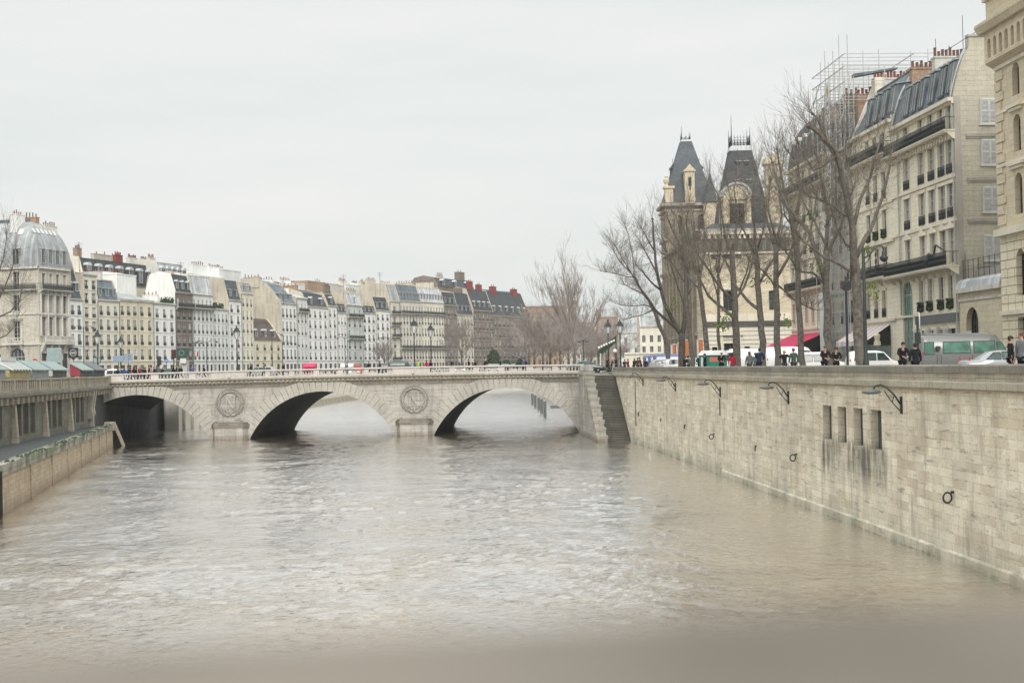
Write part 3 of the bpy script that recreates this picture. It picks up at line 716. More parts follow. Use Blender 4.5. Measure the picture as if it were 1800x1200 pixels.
# cornice: follows the gentle hump
def curved(mb, prof, xa, xb, n=24, mi=0, yoff=0.0, sgn=-1):
    """profile of (outward y, z above topz) swept along the bridge"""
    i0 = len(mb.v); k = len(prof)
    for s_ in range(n + 1):
        x = xa + (xb - xa) * s_ / n
        for (yy, zz) in prof: mb.v.append((x + skew * yoff, yoff + sgn * yy, topz(x) + zz))
    for s_ in range(n):
        for j in range(k):
            l = (j + 1) % k; o = i0 + s_ * k
            mb.f.append((o + j, o + k + j, o + k + l, o + l)); mb.m.append(mi)
    mb.f.append(tuple(i0 + j for j in range(k))); mb.m.append(mi)
    mb.f.append(tuple(i0 + n * k + k - 1 - j for j in range(k))); mb.m.append(mi)
XC0, XC1 = BX(192), BX(1026)
mb = MB()
curved(mb, [(-.3, -.45), (.12, -.45), (.12, -.38), (.16, -.38), (.16, -.12), (.42, -.06), (.46, 0), (.46, .14), (.34, .2), (-.3, .2)], XC0 - 5, XC1)
n_d = 110
for k in range(n_d):
    x = XC0 - 4 + (XC1 - XC0 + 3.7) * k / n_d
    mb.box(x, x + .26, -.36, -.14, topz(x) - .36, topz(x) - .13)
mb.build('cornice', 'cornice_stone', br)
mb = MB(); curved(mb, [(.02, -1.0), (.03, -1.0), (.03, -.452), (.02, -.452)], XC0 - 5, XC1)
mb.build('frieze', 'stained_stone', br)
# balustrade
def baluster_mesh():
    mb = MB(); mb.lathe([(.085, 0), (.085, .06), (.05, .09), (.09, .18), (.095, .24), (.05, .36), (.04, .44), (.05, .47), (.08, .50), (.08, .56)], (0, 0, 0), 8)
    return mb.mesh('baluster', 'balustrade_stone', True)
bal = baluster_mesh(); nbal = 0
solid = [(393, 430), (694, 752)]
marks = [192, 215]; spots = []
mb = MB()
curved(mb, [(-.34, .2), (.16, .2), (.16, .36), (-.34, .36)], XC0 - .3, XC1); mb.build('plinth', 'balustrade_stone', br)
mb = MB(); curved(mb, [(-.36, .92), (.20, .92), (.23, .98), (.23, 1.05), (.16, 1.09), (-.36, 1.09)], XC0 - .3, XC1); mb.build('handrail', 'balustrade_stone', br)
peds = [(192, 218), (265, 279), (332, 344), (371, 434), (466, 475), (508, 518), (551, 561), (594, 603), (640, 648), (690, 756), (790, 800), (832, 842), (876, 887), (925, 937), (970, 980), (1020, 1026)]
for (a, c) in peds:
    mb = MB(); xa, xb = BX(a), BX(c); mb.box(xa, xb, -.12, .32, topz((xa + xb) / 2) + .362, topz((xa + xb) / 2) + .918); mb.build('pedestal', 'balustrade_stone', br)
rest = MB()
for k in range(len(peds) - 1):
    xa, xb = BX(peds[k][1]), BX(peds[k + 1][0]); n = max(3, int((xb - xa) / .36))
    for j in range(n):
        x = xa + (xb - xa) * (j + .5) / n
        if nbal < 100 and j % 1 == 0:
            nbal += 1; o = put('baluster', bal, br, (x, .1, topz(x) + .361))
        else:
            rest.lathe([(.085, 0), (.085, .06), (.05, .09), (.09, .18), (.095, .24), (.05, .36), (.04, .44), (.05, .47), (.08, .50), (.08, .555)], (x, .1, topz(x) + .361), 8)
struct(rest.build('baluster_row', 'balustrade_stone', br, smooth=True), 'stuff')
# far parapet, seen between and above
mb = MB()
curved(mb, [(-.3, -.5), (.3, -.5), (.3, .36), (-.3, .36)], XC0 + 1, XC1 - 1, yoff=BD, sgn=1)
curved(mb, [(-.3, .92), (.25, .92), (.25, 1.09), (-.3, 1.09)], XC0 + 1, XC1 - 1, yoff=BD, sgn=1)
for k in range(46):
    x = XC0 + 1.2 + (XC1 - XC0 - 2.8) * k / 45 + skew * BD; wdt = .35 if k % 4 == 0 else .12
    mb.box(x - wdt, x + wdt, BD - .1, BD + .14, topz(x) + .361, topz(x) + .919)
mb.build('far_parapet', 'balustrade_stone', br)
mb = MB()
i0 = len(mb.v)
for k in range(25):
    x = XL + (XR + 3 - XL) * k / 24; mb.v += [(x, .5, topz(x) + .02), (x + skew * BD, BD - .4, topz(x) + .02)]
for k in range(24): mb.f.append((i0 + 2 * k, i0 + 2 * k + 2, i0 + 2 * k + 3, i0 + 2 * k + 1)); mb.m.append(0)
struct(mb.build('bridge_road', 'tarmac', None, (0, BY, 0)))
mb = MB(); i0 = 0
for k in range(25):
    x = XC0 + (XR - XC0) * k / 24; mb.v += [(x, .36, topz(x) + .16), (x, 4.3, topz(x) + .16), (x, 4.3, topz(x) + .0)]
for k in range(24):
    o = 3 * k
    mb.f += [(o, o + 3, o + 4, o + 1), (o + 1, o + 4, o + 5, o + 2)]; mb.m += [0, 0]
struct(mb.build('bridge_pavement', 'pavement', None, (0, BY, 0)))
mb = MB()
for (px, py) in ((404, 676), (726, 676)):
    x = BX(px); mb.lathe([(.06, 0), (.13, .06), (.15, .2), (.09, .32), (.1, .4), (.03, .48)], (x, -.45, topz(x) + .18), 8)
mb.build('finial', 'balustrade_stone', br, smooth=True)

# --- right abutment and river stairs
SX0, SX1 = XP(1046, 160), None
st = thing('river_stairs', 'steep dark stone steps running down to the river beside the bridge end', 'stairs', (0, 0, 0))
top = (160.0, ZG + .02); bot = (147.0, -0.5)
n = 44
def stairX(D, side):
    if side > 0: return wallp(D).x - .02
    a_, b_ = P(1043, 657, 160).x, G(1066, 775).x
    return a_ + (b_ - a_) * (160 - D) / 13.0
mb = MB()
for k in range(n):
    d0 = top[0] + (bot[0] - top[0]) * k / n; d1 = top[0] + (bot[0] - top[0]) * (k + 1) / n
    z = top[1] + (bot[1] - top[1]) * k / n; z2 = top[1] + (bot[1] - top[1]) * (k + 1) / n
    a, b_, c, d_ = stairX(d0, -1), stairX(d0, 1), stairX(d1, 1), stairX(d1, -1)
    mb.face([(a, d0, z), (d_, d1 - .04, z), (c, d1 - .04, z), (b_, d0, z)], 1)
    mb.face([(d_, d1 - .04, z), (d_, d1 - .04, z - .05), (c, d1 - .04, z - .05), (c, d1 - .04, z)], 1)
    mb.face([(d_, d1, z - .05), (d_, d1, z2), (c, d1, z2), (c, d1, z - .05)], 0)
mb.build('steps', ['dark_stone', 'grey_quay_stone'], st)
# stepped flank wall of the stairs
mb = MB(); n = 13
for k in range(n):
    d0 = 166.0 + (146.3 - 166.0) * k / n; d1 = 166.0 + (146.3 - 166.0) * (k + 1) / n
    zt = 7.15 if k < 4 else 7.15 + (0.5 - 7.15) * (k - 3.4) / (n - 4.2)
    x1 = stairX((d0 + d1) / 2, -1); w_ = 1.0 if k > 3 else 1.15
    mb.prism([(x1 - w_, d1), (x1, d1), (x1 + .02, d0), (x1 - w_, d0)], -3, zt - .3, 0)
    mb.prism([(x1 - w_ - .08, d1 - .06), (x1 + .05, d1 - .06), (x1 + .07, d0), (x1 - w_ - .08, d0)], zt - .3, zt, 1)
mb.build('flank_wall', ['bridge_stone', 'cornice_stone'], st)
mb = MB(); mb.prism([(stairX(160, -1), 160.02), (wallp(160.02).x + .5, 160.02), (13.6, 171), (stairX(160, -1) - .5, 171)], -3, ZG + .016); mb.build('landing', 'pavement', st)
mb = MB()
mb.box(BX(1020), BX(1041), BY - .9, BY + 2, -3, 7.3); mb.box(BX(1019), BX(1042), BY - 1.0, BY + 2.1, 7.3, 7.95)
mb.prism([(BX(1016), 168.8), (G(1050, 771).x, G(1050, 771).y), (stairX(150, -1) - .9, 151), (BX(1030), 168.8)], -3, .35)
ab = mb.build('abutment_pillar', 'bridge_stone', br); ab.location = (0, -BY, 0)

# --- left side: low quay, its retaining wall, upper quay wall
def lowX(D):      # river face of the low retaining wall
    a, b_ = G(0, 910), G(200, 785)
    return a.x + (b_.x - a.x) * (D - a.y) / (b_.y - a.y)
lq = thing('low_quay_wall', 'low weathered retaining wall with mossy coping along the left towpath', 'retaining wall', (0, 0, 0))
D0, D1 = 40.0, 157.0
def ltop(D): return 2.9 - .4 * (D - 80) / 77
mb = MB(); n = 26
for k in range(n):
    a = D0 + (D1 - D0) * k / n; c = D0 + (D1 - D0) * (k + 1) / n
    xa, xc = lowX(a), lowX(c)
    mb.face([(xa, a, -3), (xc, c, -3), (xc - .12, c, ltop(c) - .62), (xa - .12, a, ltop(a) - .62)], 0)
e = lowX(D1)
mb.face([(e, D1, -3), (e - 8, D1 + 3, -3), (e - 8, D1 + 1, ltop(D1) - .1), (e - .12, D1, ltop(D1) - .62)], 0)
mb.build('wall_face', 'low_wall_stone', lq)
mb = MB()
for k in range(60):
    a = D0 + (D1 - D0) * k / 60; c = D0 + (D1 - D0) * (k + 1) / 60 - .02
    xa, xc = lowX(a), lowX(c); j = rnd.uniform(-.03, .03); jj = rnd.uniform(-.035, .03)
    mb.prism([(xa + j, a), (xc + j, c), (xc - .75, c), (xa - .75, a)], ltop(a) - .62, ltop(a) + jj)
mb.build('coping', 'mossy_coping', lq)
mb = MB()
pa = [(lowX(D) + .05, D) for D in (80.8,)]
for D in (79.2, 93, 104, 114, 124, 133, 141, 149):
    x = lowX(D); mb.prism([(x + .03, D - .16), (x + .03, D + .16), (x - .1, D + .16), (x - .1, D - .16)], -2, ltop(D) - .64)
mb.build('buttress_strip', 'low_wall_stone', lq)
mb = MB(); x = lowX(80.6); mb.box(x - .2, x + .04, 80.3, 80.75, -2, 2.6); mb.build('expansion_joint', 'void_black', lq)
mb = MB()   # sloping end stop of the wall by the bridge
x = lowX(157); mb.prism([(x - .9, 156.6), (x + .1, 156.6), (x + .1, 157.5), (x - .9, 157.5)], 1.8, 2.75)
mb.tube([(x, 157.3, 2.5), (x + .35, 158.0, 1.2), (x + .7, 158.8, -.3)], .2, 4)
mb.build('end_post', 'parapet_stone', lq)
mb = MB()
for k in range(20):
    a = D0 + 118 * k / 20; c = D0 + 118 * (k + 1) / 20
    mb.face([(lowX(a) - .7, a, ltop(a) - .18), (lowX(c) - .7, c, ltop(c) - .18), (quayX(c) - .4, c, ltop(c) - .18), (quayX(a) - .4, a, ltop(a) - .18)])
struct(mb.build('towpath', 'cobble_grey'))
# moss clumps on the coping
mb = MB()
for k in range(900):
    D = 66 + (156 - 66) * rnd.random() ** 1.1
    if math.sin(D * .35) + math.sin(D * .9 + 1) < rnd.uniform(-.8, 1.2): continue
    x = lowX(D) - rnd.uniform(0.0, .5); z = ltop(D) + .01; s_ = rnd.uniform(.04, .13)
    mb.lathe([(s_, -.03), (s_ * .8, s_ * .5), (s_ * .2, s_ * .9)], (x + (0.04 if rnd.random() < .3 else 0), D, z - (.25 * rnd.random() if rnd.random() < .3 else 0)), 5, 0, rnd.random() * 3)
struct(mb.build('moss', 'leaf_dark'), 'stuff')['kind'] = 'stuff'

# upper quay wall: local x away from the camera, y into the bank
U0 = Vector((quayX(60), 60)); U1 = Vector((quayX(170.5), 170.5)); UL = (U1 - U0).length
urz = math.atan2((U1 - U0).y, (U1 - U0).x)
uq = thing('upper_quay_wall', 'grey arcaded upper quay wall with dark openings and slotted parapet on the left', 'quay wall', (U0.x, U0.y, 0), urz)
mb = MB(); ops = []; x = 3.0
xe = (157.5 - 60) / (170.5 - 60) * UL
pat = 0
while x < xe - 4:
    if pat % 4 == 3: x += 4.6
    else:
        ops.append((x, x + 2.2, 3.0, 5.75)); x += 3.0
    pat += 1
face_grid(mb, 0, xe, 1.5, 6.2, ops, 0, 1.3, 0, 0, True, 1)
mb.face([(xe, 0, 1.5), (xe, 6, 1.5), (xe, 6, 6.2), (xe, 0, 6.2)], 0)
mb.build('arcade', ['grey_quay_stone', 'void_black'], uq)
mb = MB()
for o in ops:
    for q in (o[0] + .35 + .65 * k for k in range(3)): mb.box(q - .05, q + .05, .25, .35, 3.0, 5.75)
mb.build('window_bars', 'stained_stone', uq)
mb = MB(); x = 1.0; pat = 0
while x < xe - 2:
    mb.prism([(x, -.55), (x + .9, -.55), (x + .9, 0), (x, 0)], 1.5, 5.6, 0, [(x + .1, -.3), (x + .8, -.3), (x + .8, 0), (x + .1, 0)])
    x += 13.6
mb.build('buttress', 'parapet_stone', uq)
mb = MB(); x = .5
while x < UL - .5:
    for k in (0, .42): mb.box(x + k, x + k + .24, -.62, 0, 5.72, 6.25)
    x += 2.1
mb.build('bracket', 'parapet_stone', uq)
mb = MB(); mb.extr([(-.7, 6.25), (-.78, 6.35), (-.78, 6.62), (-.5, 6.7), (.2, 6.7), (.2, 6.25)], 0, UL, 'x'); mb.build('cornice', 'coping_stone', uq)
mb = MB(); ops = []
x = .8
while x < UL - 6:
    for k in range(5): ops.append((x + .55 + k * .85, x + .89 + k * .85, 6.84, 7.56))
    x += 5.4
face_grid(mb, 0, UL, 6.7, 7.62, ops, -.45, .3, 0, 0, True, 1)
mb.box(0, UL, -.55, -.1, 7.62, 7.78, 0)
mb.face([(0, -.1, 6.7), (UL, -.1, 6.7), (UL, -.1, 7.62), (0, -.1, 7.62)], 0)
x = 0.0
while x < UL: mb.box(x, x + .7, -.53, -.12, 6.71, 7.84, 2); x += 5.4
mb.build('parapet', ['parapet_stone', 'void_black', 'cornice_stone'], uq)
mb = MB()    # the big console by the bridge
for k in (0, 1.5):
    mb.extr([(0, 3.2), (-.3, 3.2), (-.5, 3.7), (-.42, 4.3), (-.7, 6.24), (0, 6.24)], xe - 3 + k, xe - 2.1 + k, 'x')
mb.build('console', 'cornice_stone', uq)

# left bank wall beyond the bridge, with its low quay
bq = thing('far_quay_wall', 'pale river wall of the left bank seen through the bridge arches', 'quay wall', (0, 0, 0))
mb = MB(); pts = LB[1:]
for k in range(len(pts) - 1):
    (xa, ya), (xb, yb) = pts[k], pts[k + 1]
    mb.face([(xa - .9, ya, -3), (xb - .9, yb, -3), (xb - 1.3, yb, 7.3), (xa - 1.3, ya, 7.3)], 0)
    mb.face([(xa - 1.3, ya, 7.3), (xb - 1.3, yb, 7.3), (xb - 1.8, yb, 7.3), (xa - 1.8, ya, 7.3)], 0)
    if ya >= 400: continue
    mb.prism([(xa - 2, 290), (xa + 3.0, 290), (xb + 1.0, yb), (xb - 1.6, yb)], -3, 1.4, 1)
mb.prism([(-49, 200), (-46.8, 199), (-46.6, 214), (-49, 216)], -3, 6.5, 0)
mb.prism([(-49, 216), (-46.2, 214), (-45.4, 262), (-49, 262)], -3, 1.7, 1)
mb.prism([(-49.4, 200.4), (-46.4, 198.6), (-46.2, 215), (-49.4, 216.5)], 5.9, 6.3, 1)
for y in (201, 206, 211): mb.box(-47.2, -46.45, y, y + .8, -1, 5.9, 1)
mb.build('wall_face', ['plaster_grey', 'parapet_stone'], bq)
mb = MB(); pts = [(14.2, 195.5), (14.9, 430), (60, 560), (120, 720)]
for k in range(3): (xa, ya), (xb, yb) = pts[k], pts[k + 1]; mb.face([(xa - .1, ya, -3), (xb - .1, yb, -3), (xb, yb, 7.6), (xa, ya, 7.6)])
tag(mb.build('downstream_quay_wall', 'parapet_stone'), 'river wall of the right bank beyond the bridge', 'quay wall')
# mooring piles and pontoon seen through the right arch
for k, (px, yt, yb) in enumerate(((936, 692, 711), (941, 695, 716), (947, 699, 720), (952, 702, 726), (958, 706, 733))):
    p = G(px, yb); z1 = 7.9 + (hy(px) - yt) * p.y / FPX
    mb = MB(); mb.lathe([(.24, -3), (.24, z1), (.2, z1 + .05)], (0, 0, 0), 14)
    o = mb.build('mooring_pile', 'iron_grey', None, (p.x, p.y, 0), smooth=False)
    tag(o, 'grey steel mooring pile under the right arch, %s from the left' % ['first', 'second', 'third', 'fourth', 'last'][k], 'mooring pile', 'mooring piles seen through the right arch')
p = G(1000, 716)
t = thing('floating_pontoon', 'dark floating pontoon with white rails seen through the right arch', 'pontoon', (p.x + 1, p.y, 0))
mb = MB(); mb.box(-4.5, 8, -2, 2, -.3, .45); mb.build('deck', 'iron_grey', t)
mb = MB()
for x in (-2.2, 0.4, 3, 5.6): mb.tube([(x, -1.8, .45), (x, -1.8, 1.7)], .08, 5)
mb.tube([(-2.2, -1.8, 1.7), (5.6, -1.8, 1.6)], .04, 5); mb.tube([(-2.2, -1.8, 1.1), (5.6, -1.8, 1.05)], .04, 5)
mb.build('rail', 'frame_white', t)

# stone parapet right under the camera (out of focus)
mb = MB(); mb.extr([(.17, 6.9), (.17, 7.72), (.20, 7.75), (.61, 7.788), (.64, 7.76), (.64, 6.9)], -5, 5, 'x')
mb.v = [(x_, y_, z_ + (x_ * .04 if z_ > 7.7 else 0)) for x_, y_, z_ in mb.v]
o = mb.build('near_parapet', 'near_parapet_stone' if 'near_parapet_stone' in MATS else 'parapet_stone'); tag(o, 'blurred stone bridge parapet close under the viewpoint', 'parapet')
# ================================================================ BUILDINGS
_wc = {}
def window_mesh(w, h, frame='frame_white', glass='glass', arch=False, split=False, bars=2):
    """casement in an opening w x h; origin at the middle of the sill, front towards -y"""
    key = (round(w, 1), round(h, 1), frame, glass, arch, split, bars)
    if key in _wc: return _wc[key]
    w, h = round(w, 1), round(h, 1); a = w / 2 + .02; f = .05 if w < 2 else .08
    mb = MB(); gl = MB(); g = mb if not split else gl; gm = 1 if not split else 0
    if arch:
        r = a; sp = h - w / 2; n = 12
        arc = [(r * math.cos(PI - PI * k / n), sp + r * math.sin(PI * k / n)) for k in range(n + 1)]
        g.face([(-a, .03, 0), (a, .03, 0)] + [(u, .03, v) for u, v in reversed(arc)], gm)
        mb.tube([(u * .96, .0, sp + (v - sp) * .96) for u, v in arc], f * .8, 4, 0, False)
        mb.box(-a, -a + f, -.03, .02, 0, sp); mb.box(a - f, a, -.03, .02, 0, sp)
        mb.box(-a, a, -.03, .02, sp - f / 2, sp + f / 2)
        for k in range(1, 4): mb.box(-a + w * k / 4 - .03, -a + w * k / 4 + .03, -.02, .02, 0, h - w * .12 * (1 if k == 2 else 2))
        mb.box(-a, a, -.03, .02, 0, f)
    else:
        g.face([(-a, .03, 0), (a, .03, 0), (a, .03, h), (-a, .03, h)], gm)
        mb.box(-a, -a + f, -.03, .02, 0, h); mb.box(a - f, a, -.03, .02, 0, h)
        mb.box(-a + f, a - f, -.03, .02, 0, f); mb.box(-a + f, a - f, -.03, .02, h - f, h)
        mb.box(-.045, .045, -.04, .02, f, h - f)
        for k in range(1, bars + 1):
            z = h * k / (bars + 1); mb.box(-a + f, -.05, -.02, .02, z - .02, z + .02); mb.box(.05, a - f, -.02, .02, z - .02, z + .02)
    me = mb.mesh('window', [frame] if split else [frame, glass])
    ge = gl.mesh('pane', [glass]) if split else None
    _wc[key] = (me, ge); return _wc[key]
_rc = {}
def rail_mesh(w, h=.9, proj=.14, planter=False, solid=False):
    key = (round(w, 1), h, proj, planter, solid)
    if key in _rc: return _rc[key]
    w = round(w, 1); mb = MB(); a = w / 2 + .05
    mb.box(-a, a, -proj - .03, -proj, h - .04, h); mb.box(-a, a, -proj - .03, -proj, .06, .10); mb.box(-a, a, -proj - .02, -proj, h * .72, h * .72 + .03)
    n = max(4, int(w / .11))
    for k in range(n + 1):
        x = -a + 2 * a * k / n; mb.box(x - .02, x + .02, -proj - .022, -proj - .006, .08, h)
    for k in range(n):
        x = -a + 2 * a * (k + .5) / n; mb.tube([(x - .04, -proj - .014, .12), (x + .04, -proj - .014, h * .4), (x - .04, -proj - .014, h * .7)], .014, 3)
    mb.box(-a, -a + .03, -proj, 0, h - .04, h); mb.box(a - .03, a, -proj, 0, h - .04, h)
    if solid: mb.box(-a, a, -proj - .012, -proj - .004, .1, h * .6)
    if planter:
        r_ = random.Random(int(w * 100))
        mb.box(-a + .1, a - .1, -proj - .22, -proj - .04, .1, .3, 1)
        for k in range(26):
            x, z = r_.uniform(-a, a), r_.uniform(.05, .75); s_ = r_.uniform(.05, .12); y = -proj - r_.uniform(.0, .28)
            mb.lathe([(s_, -s_), (s_ * .7, s_), (.01, s_ * 1.5)], (x, y, z), 4, 1, r_.random() * 3)
    me = mb.mesh('window_rail', ['iron', 'leaf_dark']); _rc[key] = me; return me
_dc = {}
def dormer_mesh(w, h, d, roof, trim, glass, kind='flat'):
    key = (w, h, d, roof, trim, glass, kind)
    if key in _dc: return _dc[key]
    mb = MB(); a = w / 2
    # cheeks and roof
    mb.box(-a, a, .0, d, -.3, h, 0, skip='f'); f = .12
    mb.box(-a, -a + f, -.06, .0, 0, h, 1); mb.box(a - f, a, -.06, .0, 0, h, 1); mb.box(-a + f, a - f, -.06, 0, h - f, h, 1); mb.box(-a + f, a - f, -.06, 0, 0, .12, 1)
    mb.box(-.04, .04, -.03, .02, .12, h - f, 1)
    mb.face([(-a, .01, 0), (a, .01, 0), (a, .01, h), (-a, .01, h)], 2)
    if kind == 'flat': mb.extr([(-.22, h), (-.22, h + .08), (d, h + .34), (d, h)], -a - .12, a + .12, 'x', 1)
    elif kind == 'round':
        n = 8; pr = [((a + .1) * math.cos(PI * k / n), h + (a + .05) * .75 * math.sin(PI * k / n)) for k in range(n + 1)]
        mb.extr(pr, -.2, d, 'y', 1)
    else:
        mb.extr([(-a - .12, h), (a + .12, h), (0, h + a * .8)], -.2, d, 'y', 1)
    me = mb.mesh('dormer', [roof, trim, glass]); _dc[key] = me; return me
_cc = {}
def chimney_mesh(w, d, h, pots, wall='plaster_white', pot='terracotta', ph=.7):
    key = (w, d, h, pots, wall, pot, ph)
    if key in _cc: return _cc[key]
    mb = MB(); mb.box(-w / 2, w / 2, -d / 2, d / 2, -1.5, h); mb.box(-w / 2 - .08, w / 2 + .08, -d / 2 - .08, d / 2 + .08, h, h + .14)
    r_ = random.Random(int(w * 31 + h * 7 + pots))
    for k in range(pots):
        q = ph * r_.uniform(.6, 1.3); t = (k + .5) / pots
        x, y = (w * (t - .5), 0) if w > d else (0, d * (t - .5))
        mb.lathe([(.13, 0), (.17, .06), (.13, .12), (.12, q), (.16, q + .05), (.1, q + .1)], (x, y, h + .13), 7, 1)
    me = mb.mesh('chimney', [wall, pot]); _cc[key] = me; return me

def facade(root, A, B, z0, z1, rows, wallm, frame='frame_white', glass='glass', depth=.28, split=False, trim='trim_pale', courses=(), surround=False, key='wall', vary=0.14):
    """one wall from local A to B; rows: dict(z,h,xs,w,rail,arch,frame,glass,planter)"""
    A, B = Vector(A), Vector(B); L_ = (B - A).length; rz = math.atan2((B - A).y, (B - A).x)
    M_ = Matrix.Translation((A.x, A.y, 0)) @ Matrix.Rotation(rz, 4, 'Z')
    ops = []
    for r in rows:
        for x in r['xs']:
            o = (x - r['w'] / 2, x + r['w'] / 2, r['z'], r['z'] + r['h'])
            if o[0] < .05 or o[1] > L_ - .05: continue
            ops.append(o + (('arch',) if r.get('arch') else ()))
    mb = MB(); face_grid(mb, 0, L_, z0, z1, ops, 0, depth, 0, 0)
    if surround:
        for o in ops:
            a, b_, c, d_ = o[:4]
            if len(o) > 4: continue
            mb.box(a - .18, a - .003, -.06, .02, c, d_ + .003, 1); mb.box(b_ + .003, b_ + .18, -.06, .02, c, d_ + .003, 1)
            mb.box(a - .24, b_ + .24, -.12, .02, d_ + .003, d_ + .26, 1); mb.box(a - .2, b_ + .2, -.10, .02, c - .14, c - .003, 1)
    for (z, h_, p_) in courses:
        mb.box(-.0, L_ + .0, -p_, .03, z, z + h_, 1)
    o = mb.build(key, [wallm, trim], root); o.matrix_local = M_
    for r in rows:
        for x in r['xs']:
            if x - r['w'] / 2 < .05 or x + r['w'] / 2 > L_ - .05: continue
            gl_ = r.get('glass', glass)
            if gl_ in ('glass', 'glass_dark') and not r.get('arch') and r['h'] < 3:      # some curtains, some closed shutters
                u_ = rnd.random(); gl_ = 'shutter_white' if u_ < vary * .45 else 'glass_curtain' if u_ < vary * 1.6 else gl_
            me, gm = window_mesh(r['w'], r['h'], r.get('frame', frame), gl_, bool(r.get('arch')), split)
            if not r.get('nowin'):
                wo = put('window', me, root); wo.matrix_local = M_ @ Matrix.Translation((x, depth - .04, r['z']))
                if gm: put('pane', gm, wo)
            if r.get('rail') and not r.get('long'):
                ro = put('window_rail', rail_mesh(r['w'], .85 if r['h'] > 1.6 else .6, .06, r.get('planter', False)), root)
                ro.matrix_local = M_ @ Matrix.Translation((x, 0, r['z']))
        if r.get('long'):
            a, b_, zb = r['long']; balcony(root, M_, a, b_, zb, r.get('lp', .9), r.get('lh', 1.0), trim)
    return M_, L_
def balcony(root, M_, a, b_, z, proj=.9, h=1.0, trim='trim_pale', iron='iron'):
    mb = MB(); mb.box(a, b_, -proj, .02, z - .22, z, 0); mb.box(a - .05, b_ + .05, -proj - .08, .02, z - .1, z - .001, 0)
    n = max(2, int((b_ - a) / 1.6))
    for k in range(n + 1):
        x = a + .1 + (b_ - a - .2) * k / n; mb.extr([(0, z - .75), (-.18, z - .7), (-proj * .8, z - .23), (0, z - .23)], x - .1, x + .1, 'x', 0)
    o = mb.build('balcony', [trim], root); o.matrix_local = M_
    rb = MB(); y = -proj + .06
    rb.box(a, b_, y - .03, y + .02, z + h - .05, z + h); rb.box(a, b_, y - .02, y + .01, z + .08, z + .12); rb.box(a, b_, y - .02, y + .01, z + h * .76, z + h * .76 + .03)
    n = int((b_ - a) / .16)
    for k in range(n + 1):
        x = a + (b_ - a) * k / n; rb.box(x - .026, x + .026, y - .015, y + .01, z, z + h)
        if k < n: rb.tube([(x + .02, y, z + .14), (x + .13, y, z + h * .3), (x + .03, y, z + h * .5), (x + .13, y, z + h * .72)], .034, 3, 0, False)
    for x in (a, b_): rb.box(x - .02, x + .02, y, 0, z + h - .05, z + h); rb.box(x - .012, x + .012, y / 2 - .01, y / 2 + .01, z, z + h)
    r2 = rb.build('railing', [iron], o)
def rc(cols, w=1.0): return cols

def mansard(root, L_, dep, z0, h1, in1, h2, matl, party='plaster_tan', curved_=False, x0=0.0, name='roof', over=.25, pw=.32):
    if curved_:
        n = 7; pr = [(-over, z0)] + [(in1 * (1 - math.cos(PI / 2 * k / n)), z0 + h1 * math.sin(PI / 2 * k / n)) for k in range(n + 1)]
    else: pr = [(-over, z0), (0.05, z0 + .15), (in1, z0 + h1)]
    mid = [(dep / 2, z0 + h1 + h2)]
    back = [(dep - y, z) for y, z in reversed(pr)]
    prof = pr + mid + back
    mb = MB(); mb.extr(prof, x0 + pw, x0 + L_ - pw, 'x', 0)
    mb.box(x0 + pw, x0 + L_ - pw, in1 - .08, in1 + .2, z0 + h1 - .02, z0 + h1 + .1, 0) if not curved_ else None
    ro = mb.build(name, [matl], root)
    mb = MB()
    pp = [(y * .99 - .04, z + .28) for y, z in pr[1:]] + [(dep / 2, z0 + h1 + h2 + .28)] + [(dep - y * .99 + .04, z + .28) for y, z in reversed(pr[1:])]
    pp = [(pp[0][0], z0 - .02)] + pp + [(pp[-1][0], z0 - .02)]
    for xx in (x0, x0 + L_ - pw): mb = MB(); mb.extr(pp, xx + .01, xx + pw - .01, 'x', 0); mb.build('party_wall', [party], root)
    return ro
def dormers(root, ro, xs, z, y, w=1.1, h=1.5, d=1.6, roof='zinc', trim='lead_white', glass='glass_dark', kind='flat'):
    me = dormer_mesh(w, h, d, roof, trim, glass, kind)
    for x in xs: put('dormer', me, root if ro is None else ro, (x, y, z))
def bays(L_, n, m=None):
    m = m if m is not None else L_ / n / 2
    return [m + (L_ - 2 * m) * k / max(1, n - 1) for k in range(n)] if n > 1 else [L_ / 2]

def body(root, L_, dep, z0, z1, side='plaster_tan', back=True):
    mb = MB()
    mb.face([(0, .01, z0), (0, .01, z1), (0, dep, z1), (0, dep, z0)]); mb.face([(L_, .01, z0), (L_, dep, z0), (L_, dep, z1), (L_, .01, z1)])
    mb.face([(0, dep, z0), (0, dep, z1), (L_, dep, z1), (L_, dep, z0)]); mb.face([(0, 0, z1 - .02), (L_, 0, z1 - .02), (L_, dep, z1 - .02), (0, dep, z1 - .02)])
    return mb.build('side_wall', [side], root)

